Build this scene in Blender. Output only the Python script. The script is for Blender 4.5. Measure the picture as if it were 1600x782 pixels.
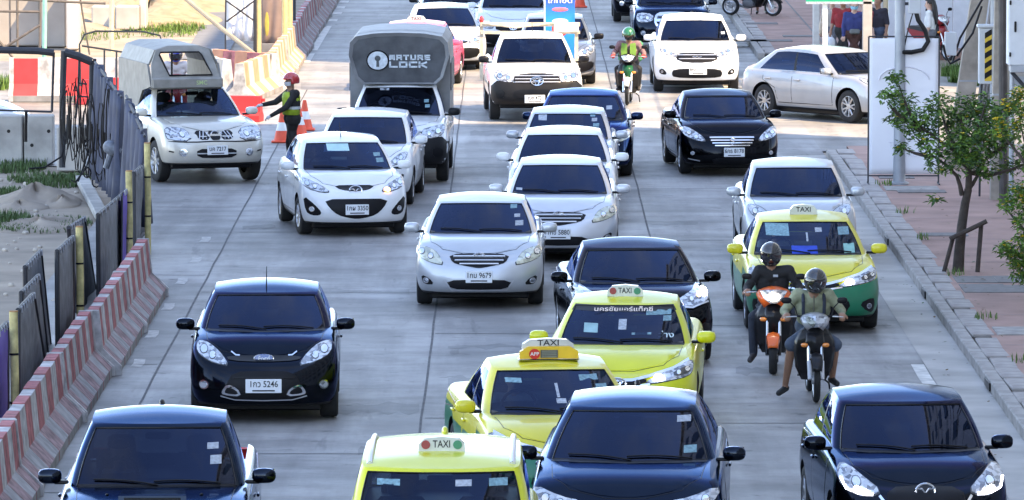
import bpy, bmesh, math, random
import numpy as np
from mathutils import Vector, Matrix
from mathutils.bvhtree import BVHTree
from mathutils.geometry import delaunay_2d_cdt

for _o in list(bpy.data.objects):
    bpy.data.objects.remove(_o, do_unlink=True)
S = bpy.context.scene
COL = S.collection
R = math.radians
rnd = random.Random(7)

# ------------------------------------------------------------------ camera
FPX, CAMH = 10000.0, 8.15
PITCH = math.atan(851 / FPX)
cam_d = bpy.data.cameras.new('camera')
cam_d.sensor_width = 36
cam_d.lens = FPX / 1600 * 36
cam_d.clip_start, cam_d.clip_end = 1, 5000
cam = bpy.data.objects.new('camera', cam_d)
COL.objects.link(cam)
cam.location = (0, 0, CAMH)
cam.rotation_euler = (math.pi / 2 - PITCH, 0, 0)
S.camera = cam
S.render.resolution_x, S.render.resolution_y = 1024, 500

# ------------------------------------------------------------------ sky, sun, exposure
SUN_EL, SUN_AZ = R(50), math.atan2(0.82, -0.57)
W = bpy.data.worlds.new('World')
S.world = W
W.use_nodes = True
nt = W.node_tree
sky = nt.nodes.new('ShaderNodeTexSky')
sky.sky_type = 'NISHITA'
sky.sun_disc = False
sky.sun_elevation = SUN_EL
sky.sun_rotation = SUN_AZ
sky.air_density = 0.8
sky.dust_density = 0.0
sky.ozone_density = 1.6
hs = nt.nodes.new('ShaderNodeHueSaturation')
hs.inputs['Saturation'].default_value = 0.86
nt.links.new(sky.outputs[0], hs.inputs['Color'])
# broken cloud added to the unseen sky to make reflections uneven
def _n(t): return nt.nodes.new(t)
_tc = _n('ShaderNodeTexCoord'); _sx = _n('ShaderNodeSeparateXYZ'); nt.links.new(_tc.outputs['Generated'], _sx.inputs[0])
_ad = _n('ShaderNodeMath'); _ad.operation = 'ADD'; _ad.inputs[1].default_value = .18; nt.links.new(_sx.outputs[2], _ad.inputs[0])
_cx = _n('ShaderNodeCombineXYZ')
for _i in (0, 1):
    _dv = _n('ShaderNodeMath'); _dv.operation = 'DIVIDE'; nt.links.new(_sx.outputs[_i], _dv.inputs[0]); nt.links.new(_ad.outputs[0], _dv.inputs[1]); nt.links.new(_dv.outputs[0], _cx.inputs[_i])
_nz = _n('ShaderNodeTexNoise'); _nz.inputs['Scale'].default_value = 2.2; _nz.inputs['Detail'].default_value = 7; _nz.inputs['Roughness'].default_value = .58; nt.links.new(_cx.outputs[0], _nz.inputs['Vector'])
_rp = _n('ShaderNodeValToRGB'); _rp.color_ramp.elements[0].position, _rp.color_ramp.elements[1].position = .47, .72
_rp.color_ramp.elements[0].color, _rp.color_ramp.elements[1].color = (0, 0, 0, 1), (.75, .75, .75, 1); nt.links.new(_nz.outputs[0], _rp.inputs[0])
_bw = _n('ShaderNodeRGBToBW'); nt.links.new(sky.outputs[0], _bw.inputs[0])
_ml = _n('ShaderNodeMath'); _ml.operation = 'MULTIPLY'; _ml.inputs[1].default_value = 1.9; nt.links.new(_bw.outputs[0], _ml.inputs[0])
_mx = _n('ShaderNodeMix'); _mx.data_type = 'RGBA'; nt.links.new(_rp.outputs[0], _mx.inputs[0]); nt.links.new(hs.outputs[0], _mx.inputs[6]); nt.links.new(_ml.outputs[0], _mx.inputs[7])
nt.links.new(_mx.outputs[2], nt.nodes['Background'].inputs[0])
nt.nodes['Background'].inputs[1].default_value = 0.15
sun_d = bpy.data.lights.new('sun', 'SUN')
sun_d.energy = 2.9
sun_d.angle = R(0.5)
sun_d.color = (1.0, .74, .44)
sun = bpy.data.objects.new('sun', sun_d)
COL.objects.link(sun)
sd = Vector((math.sin(SUN_AZ) * math.cos(SUN_EL), math.cos(SUN_AZ) * math.cos(SUN_EL), math.sin(SUN_EL)))
sun.rotation_euler = sd.to_track_quat('Z', 'Y').to_euler()
sun.location = (30, 30, 60)
S.view_settings.view_transform = 'Standard'
S.view_settings.look = 'None'
S.view_settings.exposure = 2.25
S.view_settings.gamma = 1
S.cycles.max_bounces = 8
S.cycles.transparent_max_bounces = 16
S.cycles.caustics_reflective = False
S.cycles.caustics_refractive = False

# ------------------------------------------------------------------ pixel -> place
_cp, _sp = math.cos(PITCH), math.sin(PITCH)
def ray(px, py):
    a, b = (px - 800) / FPX, (391 - py) / FPX
    return Vector((a, _cp + b * _sp, -_sp + b * _cp))
def gp(px, py, z=0.0):
    d = ray(px, py); t = (z - CAMH) / d.z
    return Vector((0, 0, CAMH)) + d * t
def atY(px, py, Y):
    d = ray(px, py); t = Y / d.y
    return Vector((0, 0, CAMH)) + d * t
def atX(px, py, X):
    d = ray(px, py); t = X / d.x
    return Vector((0, 0, CAMH)) + d * t

# ------------------------------------------------------------------ materials
MAT = {}
def _mat(name):
    m = bpy.data.materials.new(name); m.use_nodes = True
    return m, m.node_tree, m.node_tree.nodes['Principled BSDF']
def setp(b, **k):
    for n, v in k.items():
        b.inputs[n.replace('_', ' ')].default_value = v
def rgb(c):
    return (c[0], c[1], c[2], 1)
def basic(name, col, rough=0.6, metal=0.0, var=0.12, scale=6.0, spec=0.5, bump=0.0, bscale=40, coat=0.0, emit=None, detail=5):
    """colour broken up by noise, optional fine relief"""
    if name in MAT: return MAT[name]
    m, t, b = _mat(name)
    setp(b, Base_Color=rgb(col), Roughness=rough, Metallic=metal)
    b.inputs['Specular IOR Level'].default_value = spec
    if coat:
        b.inputs['Coat Weight'].default_value = coat; b.inputs['Coat Roughness'].default_value = 0.03
    tc = t.nodes.new('ShaderNodeTexCoord')
    if var:
        n = t.nodes.new('ShaderNodeTexNoise'); n.inputs['Scale'].default_value = scale; n.inputs['Detail'].default_value = detail
        t.links.new(tc.outputs['Object'], n.inputs['Vector'])
        r = t.nodes.new('ShaderNodeValToRGB')
        r.color_ramp.elements[0].position, r.color_ramp.elements[1].position = 0.3, 0.72
        r.color_ramp.elements[0].color = rgb([c * (1 - var) for c in col])
        r.color_ramp.elements[1].color = rgb([min(1, c * (1 + var)) for c in col])
        t.links.new(n.outputs[0], r.inputs[0]); t.links.new(r.outputs[0], b.inputs['Base Color'])
    if bump:
        n2 = t.nodes.new('ShaderNodeTexNoise'); n2.inputs['Scale'].default_value = bscale; n2.inputs['Detail'].default_value = 4
        t.links.new(tc.outputs['Object'], n2.inputs['Vector'])
        bp = t.nodes.new('ShaderNodeBump'); bp.inputs['Strength'].default_value = bump; bp.inputs['Distance'].default_value = 0.01
        t.links.new(n2.outputs[0], bp.inputs['Height']); t.links.new(bp.outputs[0], b.inputs['Normal'])
    if emit:
        b.inputs['Emission Color'].default_value = rgb(emit[:3]); b.inputs['Emission Strength'].default_value = emit[3]
    MAT[name] = m
    return m
def paint(name, col, metal=0.0, rough=0.35, coat=1.0, sky_tint=None):
    if name in MAT: return MAT[name]
    m, t, b = _mat(name)
    setp(b, Base_Color=rgb(col), Roughness=rough, Metallic=metal)
    b.inputs['Coat Weight'].default_value = .22 if sky_tint else coat * (.32 if max(col) < .2 else .5 if min(col) < .1 else .8)
    b.inputs['Coat Roughness'].default_value = 0.02
    b.inputs['Coat IOR'].default_value = 1.5
    if sky_tint:                         # blue sky reflection painted into the grazing tint of dark cars
        b.inputs['Specular Tint'].default_value = rgb(sky_tint); b.inputs['Roughness'].default_value = .14; coat = .12
    b.inputs['Specular IOR Level'].default_value = 0.08 if max(col) < .12 else .4
    tc = t.nodes.new('ShaderNodeTexCoord')
    n = t.nodes.new('ShaderNodeTexNoise'); n.inputs['Scale'].default_value = 2.5; n.inputs['Detail'].default_value = 6
    t.links.new(tc.outputs['Object'], n.inputs['Vector'])
    r = t.nodes.new('ShaderNodeValToRGB')
    r.color_ramp.elements[0].position, r.color_ramp.elements[1].position = 0.35, 0.7
    r.color_ramp.elements[0].color = rgb([c * 0.93 for c in col])
    r.color_ramp.elements[1].color = rgb([min(1, c * 1.04 + 0.003) for c in col])
    t.links.new(n.outputs[0], r.inputs[0]); t.links.new(r.outputs[0], b.inputs['Base Color'])
    # a thin film of road dust breaks up the gloss
    mr = t.nodes.new('ShaderNodeMapRange'); mr.inputs[1].default_value = 0.35; mr.inputs[2].default_value = 0.8
    mr.inputs[3].default_value = 0.02; mr.inputs[4].default_value = 0.14
    t.links.new(n.outputs[0], mr.inputs[0]); t.links.new(mr.outputs[0], b.inputs['Coat Roughness'])
    MAT[name] = m
    return m
def glass(name, tint, refl=1.0):
    if name in MAT: return MAT[name]
    m = bpy.data.materials.new(name); m.use_nodes = True
    t = m.node_tree; t.nodes.remove(t.nodes['Principled BSDF'])
    tr = t.nodes.new('ShaderNodeBsdfTransparent'); tr.inputs[0].default_value = rgb(tint)
    gl = t.nodes.new('ShaderNodeBsdfGlossy'); gl.inputs['Roughness'].default_value = 0.015
    gl.inputs[0].default_value = (refl * .40, refl * .50, refl * .85, 1)   # dim blue sky reflection put into the gloss colour
    fr = t.nodes.new('ShaderNodeFresnel'); fr.inputs[0].default_value = 1.55
    mx = t.nodes.new('ShaderNodeMixShader')
    t.links.new(fr.outputs[0], mx.inputs[0]); t.links.new(tr.outputs[0], mx.inputs[1]); t.links.new(gl.outputs[0], mx.inputs[2])
    t.links.new(mx.outputs[0], t.nodes['Material Output'].inputs[0])
    MAT[name] = m
    return m

M_BLACK = basic('black_trim', (0.007, 0.007, 0.009), 0.4, var=0.2, spec=.22)
M_DARKIN = basic('car_interior', (0.09, 0.088, 0.088), 0.8, var=0.2)
M_GRILLE = basic('grille_black', (0.007, 0.007, 0.009), 0.45, var=0.2, spec=.18)
M_CHROME = basic('chrome', (0.82, 0.83, 0.86), 0.12, metal=1.0, var=0.03)
M_SILVERTRIM = basic('silver_trim', (0.6, 0.61, 0.64), 0.3, metal=0.6, var=0.05)
M_TYRE = basic('tyre_rubber', (0.018, 0.018, 0.019), 0.85, var=0.25, bump=0.3, bscale=60)
M_RIM = basic('alloy_rim', (0.5, 0.51, 0.53), 0.3, metal=0.8, var=0.06)
M_RIMDARK = basic('rim_recess', (0.03, 0.03, 0.032), 0.6, var=0.1)
def lens_mat(name, dark, light, scale=13):
    """faceted reflector behind a clear cover"""
    m, t, b = _mat(name); setp(b, Roughness=.18, Metallic=.35)
    b.inputs['Coat Weight'].default_value = 1; b.inputs['Coat Roughness'].default_value = .03
    tc = t.nodes.new('ShaderNodeTexCoord'); v = t.nodes.new('ShaderNodeTexVoronoi'); v.inputs['Scale'].default_value = scale
    mp = t.nodes.new('ShaderNodeMapping'); mp.inputs['Scale'].default_value = (1, .3, 1.5)
    t.links.new(tc.outputs['Object'], mp.inputs[0]); t.links.new(mp.outputs[0], v.inputs['Vector'])
    sp = t.nodes.new('ShaderNodeSeparateColor'); t.links.new(v.outputs['Color'], sp.inputs[0])
    r = t.nodes.new('ShaderNodeValToRGB'); e = r.color_ramp.elements
    e[0].position, e[0].color = .1, rgb(dark); e[1].position, e[1].color = .75, rgb(light)
    t.links.new(sp.outputs[0], r.inputs[0]); t.links.new(r.outputs[0], b.inputs['Base Color'])
    MAT[name] = m; return m
M_LENS = lens_mat('lamp_lens', (.13, .14, .17), (.62, .65, .70), 24)
M_LENSY = lens_mat('lamp_lens_aged', (.38, .39, .31), (.66, .66, .53), 20)
M_HOUSING = basic('lamp_housing', (0.03, 0.032, 0.036), 0.15, var=0.2, coat=1.0)
M_BULB = basic('lamp_reflector', (0.85, 0.86, 0.88), 0.08, metal=1.0, var=0.05)
M_AMBER = basic('amber_lens', (0.8, 0.25, 0.03), 0.2, var=0.1, coat=1.0)
M_REDLENS = basic('red_lens', (0.5, 0.02, 0.02), 0.2, var=0.1, coat=1.0)
M_LIT = basic('lit_lamp', (0.9, 0.92, 1.0), 0.3, var=0, emit=(0.95, 0.93, 1.0, 9.0))
M_LITWARM = basic('lit_indicator', (0.9, 0.5, 0.2), 0.3, var=0, emit=(1.0, 0.42, 0.08, 3.0))
M_PLATE = basic('plate_white', (0.72, 0.74, 0.76), 0.4, var=0.06)
M_INK = basic('plate_ink', (0.015, 0.015, 0.02), 0.6, var=0.0)
M_STICK = basic('sticker_paper', (0.17, 0.30, 0.35), 0.5, var=0.35, scale=30)
M_STICKW = basic('sticker_white', (0.36, 0.39, 0.44), 0.5, var=0.3, scale=30)
G_DARK = glass('tinted_glass', (0.12, 0.14, 0.17))
G_MID = glass('half_tinted_glass', (0.30, 0.36, 0.40))
G_CLEAR = glass('clear_car_glass', (0.55, 0.62, 0.64))

# ------------------------------------------------------------------ object helpers
def tag(o, label=None, cat=None, group=None, kind=None):
    if label: o['label'] = label
    if cat: o['category'] = cat
    if group: o['group'] = group
    if kind: o['kind'] = kind
    return o
def link(o, parent=None):
    COL.objects.link(o)
    if parent is not None: o.parent = parent
    return o
def empty(name, loc=(0, 0, 0), rz=0.0, label=None, cat=None, group=None):
    o = bpy.data.objects.new(name, None); o.empty_display_size = 0.3
    o.location = loc; o.rotation_euler = (0, 0, rz)
    link(o); tag(o, label, cat, group)
    return o
def mesh_of(V, F, mats, mi=None, smooth=True, angle=40, merge=0.0):
    me = bpy.data.meshes.new('m')
    me.from_pydata([tuple(v) for v in V], [], [tuple(f) for f in F])
    for m in (mats if isinstance(mats, (list, tuple)) else [mats]): me.materials.append(m)
    if mi is not None: me.polygons.foreach_set('material_index', np.asarray(mi, dtype=np.int32))
    if merge:
        bm = bmesh.new(); bm.from_mesh(me); bmesh.ops.remove_doubles(bm, verts=bm.verts, dist=merge)
        bm.to_mesh(me); bm.free()
    if smooth:
        me.polygons.foreach_set('use_smooth', np.ones(len(me.polygons), dtype=bool))
        me.set_sharp_from_angle(angle=R(angle))
    me.update()
    return me
def mk(name, V, F, mats, parent=None, mi=None, smooth=True, angle=40, merge=0.0, loc=None, rot=None):
    o = bpy.data.objects.new(name, mesh_of(V, F, mats, mi, smooth, angle, merge))
    link(o, parent)
    if loc is not None: o.location = loc
    if rot is not None: o.rotation_euler = rot
    return o
def inst(name, me, parent=None, loc=(0, 0, 0), rot=(0, 0, 0), sc=(1, 1, 1)):
    o = bpy.data.objects.new(name, me); link(o, parent)
    o.location, o.rotation_euler, o.scale = loc, rot, sc
    return o

class MB:
    """collects simple solids into one mesh"""
    def __init__(s): s.V, s.F, s.I = [], [], []
    def add(s, V, F, mi=0):
        n = len(s.V); s.V += [tuple(v) for v in V]
        s.F += [tuple(i + n for i in f) for f in F]; s.I += [mi] * len(F)
        return s
    def box(s, c, d, mi=0, M=None, bev=0.0):
        x, y, z = d[0] / 2, d[1] / 2, d[2] / 2
        if bev:
            b = min(bev, x * .9, y * .9, z * .9)
            pts = []
            for sz, ins in ((-z, b), (-z + b, 0), (z - b, 0), (z, b)):
                X, Y = x - ins, y - ins
                c2 = b if not ins else b * .6
                pts += [(-X + c2, -Y, sz), (X - c2, -Y, sz), (X, -Y + c2, sz), (X, Y - c2, sz), (X - c2, Y, sz), (-X + c2, Y, sz), (-X, Y - c2, sz), (-X, -Y + c2, sz)]
            F = []
            for k in range(3):
                for i in range(8):
                    j = (i + 1) % 8
                    F.append((k * 8 + i, k * 8 + j, k * 8 + 8 + j, k * 8 + 8 + i))
            F += [tuple(range(7, -1, -1)), tuple(range(24, 32))]
        else:
            pts = [(-x, -y, -z), (x, -y, -z), (x, y, -z), (-x, y, -z), (-x, -y, z), (x, -y, z), (x, y, z), (-x, y, z)]
            F = [(0, 3, 2, 1), (4, 5, 6, 7), (0, 1, 5, 4), (1, 2, 6, 5), (2, 3, 7, 6), (3, 0, 4, 7)]
        C = Vector(c)
        pts = [(M @ Vector(p) if M is not None else Vector(p)) + C for p in pts]
        return s.add(pts, F, mi)
    def tube(s, path, r, n=8, mi=0, cap=True, closed=False):
        P = [Vector(p) for p in path]; k = len(P)
        rs = r if isinstance(r, (list, tuple)) else [r] * k
        V, F = [], []
        up = None
        for i, p in enumerate(P):
            if closed: t = P[(i + 1) % k] - P[i - 1]
            else: t = P[min(i + 1, k - 1)] - P[max(i - 1, 0)]
            t.normalize()
            if up is None:
                a = Vector((0, 0, 1)) if abs(t.z) < .9 else Vector((1, 0, 0))
                up = (a - t * a.dot(t)).normalized()
            else:
                up = (up - t * up.dot(t)).normalized()
            sd_ = t.cross(up)
            for j in range(n):
                q = 2 * math.pi * j / n
                V.append(p + (up * math.cos(q) + sd_ * math.sin(q)) * rs[i])
        for i in range(k if closed else k - 1):
            i2 = (i + 1) % k
            for j in range(n):
                j2 = (j + 1) % n
                F.append((i * n + j, i * n + j2, i2 * n + j2, i2 * n + j))
        if cap and not closed:
            F.append(tuple(range(n - 1, -1, -1))); F.append(tuple((k - 1) * n + j for j in range(n)))
        return s.add(V, F, mi)
    def lathe(s, prof, n=24, axis='z', c=(0, 0, 0), mi=0):
        """prof: (radius, height) pairs"""
        V, F = [], []
        for r, h in prof:
            for j in range(n):
                q = 2 * math.pi * j / n
                a, b = r * math.cos(q), r * math.sin(q)
                V.append({'z': (a, b, h), 'x': (h, a, b), 'y': (b, h, a)}[axis])
        for i in range(len(prof) - 1):
            for j in range(n):
                j2 = (j + 1) % n
                F.append((i * n + j, i * n + j2, (i + 1) * n + j2, (i + 1) * n + j))
        C = Vector(c)
        return s.add([Vector(v) + C for v in V], F, mi)
    def ell(s, c, d, n=14, m=9, e=1.0, mi=0, M=None):
        """superellipsoid"""
        V, F = [], []
        f = lambda a: math.copysign(abs(a) ** e, a)
        for i in range(m + 1):
            v = -math.pi / 2 + math.pi * i / m
            for j in range(n):
                u = 2 * math.pi * j / n
                p = Vector((d[0] * f(math.cos(v)) * f(math.cos(u)), d[1] * f(math.cos(v)) * f(math.sin(u)), d[2] * f(math.sin(v))))
                V.append((M @ p if M is not None else p) + Vector(c))
        for i in range(m):
            for j in range(n):
                j2 = (j + 1) % n
                F.append((i * n + j, i * n + j2, (i + 1) * n + j2, (i + 1) * n + j))
        return s.add(V, F, mi)
    def prism(s, poly, h0, h1, axis='z', mi=0):
        """2-D outline pushed along an axis"""
        n = len(poly)
        g = {'z': lambda a, b, h: (a, b, h), 'y': lambda a, b, h: (a, h, b), 'x': lambda a, b, h: (h, a, b)}[axis]
        V = [g(a, b, h0) for a, b in poly] + [g(a, b, h1) for a, b in poly]
        F = [tuple(range(n - 1, -1, -1)), tuple(range(n, 2 * n))] + [(i, (i + 1) % n, n + (i + 1) % n, n + i) for i in range(n)]
        return s.add(V, F, mi)
    def mesh(s, mats, smooth=True, angle=40): return mesh_of(s.V, s.F, mats, s.I, smooth, angle, 1e-5)
    def build(s, name, mats, parent=None, smooth=True, angle=40, loc=None, rot=None):
        return mk(name, s.V, s.F, mats, parent, s.I, smooth, angle, 1e-5, loc, rot)

def fix_normals(me):
    bm = bmesh.new(); bm.from_mesh(me); bmesh.ops.recalc_face_normals(bm, faces=bm.faces); bm.to_mesh(me); bm.free()

_txt = {}
def text_mesh(s, size, mat, flat='xz', squash=1.0, bold=0.012):
    """flat lettering as a mesh centred on its origin, facing -y ('xz') """
    key = (s, size, mat.name, flat, squash)
    if key in _txt: return _txt[key]
    cu = bpy.data.curves.new('t', 'FONT'); cu.body = s; cu.size = size
    cu.offset = bold * size; cu.align_x, cu.align_y = 'CENTER', 'CENTER'; cu.resolution_u = 3
    o = bpy.data.objects.new('t', cu); COL.objects.link(o)
    dg = bpy.context.evaluated_depsgraph_get()
    me = bpy.data.meshes.new_from_object(o.evaluated_get(dg))
    bpy.data.objects.remove(o, do_unlink=True)
    M = Matrix.Scale(squash, 4, Vector((1, 0, 0)))
    if flat == 'xz': M = Matrix.Rotation(math.pi / 2, 4, 'X') @ M
    me.transform(M)
    me.materials.clear(); me.materials.append(mat)
    _txt[key] = me
    return me

def pchip(xs, ys):
    xs, ys = np.array(xs, float), np.array(ys, float)
    h = np.diff(xs); d = np.diff(ys) / h
    m = np.zeros(len(xs)); m[0], m[-1] = d[0], d[-1]
    for i in range(1, len(xs) - 1):
        if d[i - 1] * d[i] > 0:
            w1, w2 = 2 * h[i] + h[i - 1], h[i] + 2 * h[i - 1]
            m[i] = (w1 + w2) / (w1 / d[i - 1] + w2 / d[i])
    def f(x):
        x = min(max(x, xs[0]), xs[-1])
        i = min(max(int(np.searchsorted(xs, x) - 1), 0), len(h) - 1)
        t = (x - xs[i]) / h[i]
        return float((2 * t**3 - 3 * t**2 + 1) * ys[i] + (t**3 - 2 * t**2 + t) * h[i] * m[i] + (-2 * t**3 + 3 * t**2) * ys[i + 1] + (t**3 - t**2) * h[i] * m[i + 1])
    return f

# ------------------------------------------------------------------ patches: outlines laid on a curved shell
def chaikin(P, n=2):
    P = [Vector(p) for p in P]
    for _ in range(n):
        Q = []
        for i, a in enumerate(P):
            b = P[(i + 1) % len(P)]
            Q += [a * .75 + b * .25, a * .25 + b * .75]
        P = Q
    return P
def inside(poly, x, y):
    c = False; n = len(poly); j = n - 1
    for i in range(n):
        xi, yi, xj, yj = poly[i][0], poly[i][1], poly[j][0], poly[j][1]
        if (yi > y) != (yj > y) and x < (xj - xi) * (y - yi) / (yj - yi) + xi: c = not c
        j = i
    return c
def fill2d(poly, res):
    P = []
    n = len(poly)
    for i in range(n):
        a, b = Vector(poly[i][:2]), Vector(poly[(i + 1) % n][:2])
        k = max(1, int((b - a).length / (res * 1.4)))
        for q in range(k): P.append(a + (b - a) * (q / k))
    nb = len(P); B0 = list(P)
    xs = [p[0] for p in P]; ys = [p[1] for p in P]
    x = min(xs) + res / 2
    while x < max(xs):
        y = min(ys) + res / 2
        while y < max(ys):
            if inside(B0, x, y): P.append(Vector((x, y)))
            y += res
        x += res
    ed = [(i, (i + 1) % nb) for i in range(nb)]
    v, e, f, ov, oe, of = delaunay_2d_cdt([Vector((p[0], p[1])) for p in P], ed, [], 1, 1e-6)
    cnt = {}
    for t in f:
        for a, b in ((t[0], t[1]), (t[1], t[2]), (t[2], t[0])): cnt[(a, b)] = cnt.get((a, b), 0) + 1
    bd = [(a, b) for (a, b) in cnt if (b, a) not in cnt]
    return v, f, bd
AX = {'F': (lambda a, b: (Vector((a, -9, b)), Vector((0, 1, 0)))),
      'B': (lambda a, b: (Vector((a, 9, b)), Vector((0, -1, 0)))),
      'R': (lambda a, b: (Vector((6, a, b)), Vector((-1, 0, 0)))),
      'L': (lambda a, b: (Vector((-6, a, b)), Vector((1, 0, 0)))),
      'T': (lambda a, b: (Vector((a, b, 9)), Vector((0, 0, -1))))}
def shoot(bvh, ax, a, b):
    o, d = AX[ax](a, b)
    h, n, i, dist = bvh.ray_cast(o, d)
    if h is None:
        h, n, i, dist = bvh.find_nearest(o + d * 7.0) if ax != 'F' else bvh.find_nearest(Vector((a, -1.9, b)))
    if n.dot(d) > 0: n = -n
    return h, n
def patch(bvh, poly, ax, off=0.004, depth=0.02, res=0.05):
    v, f, bd = fill2d(poly, res)
    V, N = [], []
    for p in v:
        h, n = shoot(bvh, ax, p[0], p[1]); V.append(h + n * off); N.append(n)
    if not f: return [], []
    nrm = (V[f[0][1]] - V[f[0][0]]).cross(V[f[0][2]] - V[f[0][0]])
    flip = nrm.dot(N[f[0][0]]) < 0
    F = [tuple(reversed(t)) if flip else tuple(t) for t in f]
    k = len(V); mp = {}
    for a, b in bd:
        for q in (a, b):
            if q not in mp:
                mp[q] = len(V); V.append(V[q] - N[q] * depth)
        F.append((b, a, mp[a], mp[b]) if not flip else (a, b, mp[b], mp[a]))
    return V, F
def mirror(V, F): return [Vector((-v[0], v[1], v[2])) for v in V], [tuple(reversed(f)) for f in F]
def strip(bvh, pts, ax, w=0.012, off=0.0015):
    V, F = [], []
    P = [Vector(p) for p in pts]
    Q = []
    for a, b in zip(P, P[1:]):
        k = max(1, int((b - a).length / 0.06))
        Q += [a + (b - a) * (i / k) for i in range(k)]
    Q.append(P[-1])
    for i, p in enumerate(Q):
        t = Q[min(i + 1, len(Q) - 1)] - Q[max(i - 1, 0)]
        if t.length < 1e-9: t = Vector((1, 0))
        n2 = Vector((-t[1], t[0])).normalized() * w / 2
        for s_ in (1, -1):
            q = p + n2 * s_
            h, n = shoot(bvh, ax, q[0], q[1]); V.append(h + n * off)
    F = [(2 * i, 2 * i + 1, 2 * i + 3, 2 * i + 2) for i in range(len(Q) - 1)]
    return V, F
# ------------------------------------------------------------------ vehicles
KINDS = {
 'sedan':  dict(L=4.55, W=1.76, H=1.42, wb=2.6, fo=.87, r=.31, z0=.20, hz0=.70, hz1=.94, belt=.905, belt2=.93, yc=1.12, yt=1.98, yr1=3.0, yr2=3.75, zt=.95, wr=.60, bf=.62, nf=2.7, bow=.30),
 'hatch':  dict(L=3.95, W=1.70, H=1.45, wb=2.49, fo=.80, r=.295, z0=.20, hz0=.72, hz1=.97, belt=.935, belt2=1.0, yc=.95, yt=1.78, yr1=3.3, yr2=3.72, zt=.96, wr=.605, bf=.62, nf=2.6, bow=.30),
 'suv':    dict(L=4.65, W=1.83, H=1.60, wb=2.67, fo=.92, r=.35, z0=.25, hz0=.80, hz1=1.06, belt=1.02, belt2=1.08, yc=1.15, yt=2.0, yr1=3.8, yr2=4.35, zt=1.05, wr=.63, bf=.60, nf=2.8, bow=.28),
 'pickup': dict(L=5.25, W=1.84, H=1.66, wb=3.05, fo=.95, r=.36, z0=.34, hz0=.92, hz1=1.11, belt=1.07, belt2=1.09, yc=1.22, yt=1.98, yr1=3.1, yr2=3.35, zt=1.08, wr=.62, bf=.50, nf=3.2, bow=.22, bed=3.5),
}
FR = [0, .05, .12, .22, .33, .44, .54, .64, .73, .81, .88, .93, .97, 1.0]
TWX, TWY = [0, .08, .2, .35, .5, .7, .85, .93, .97, 1], [.90, .945, .975, .992, 1.0, .99, .972, .955, .935, .90]
DFX, DFY = [0, .08, .2, .4, .55, .7, .82, .90, .96, 1], [.10, .045, .005, 0, .012, .035, .07, .115, .18, .26]
tw = pchip(TWX, TWY)

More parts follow.
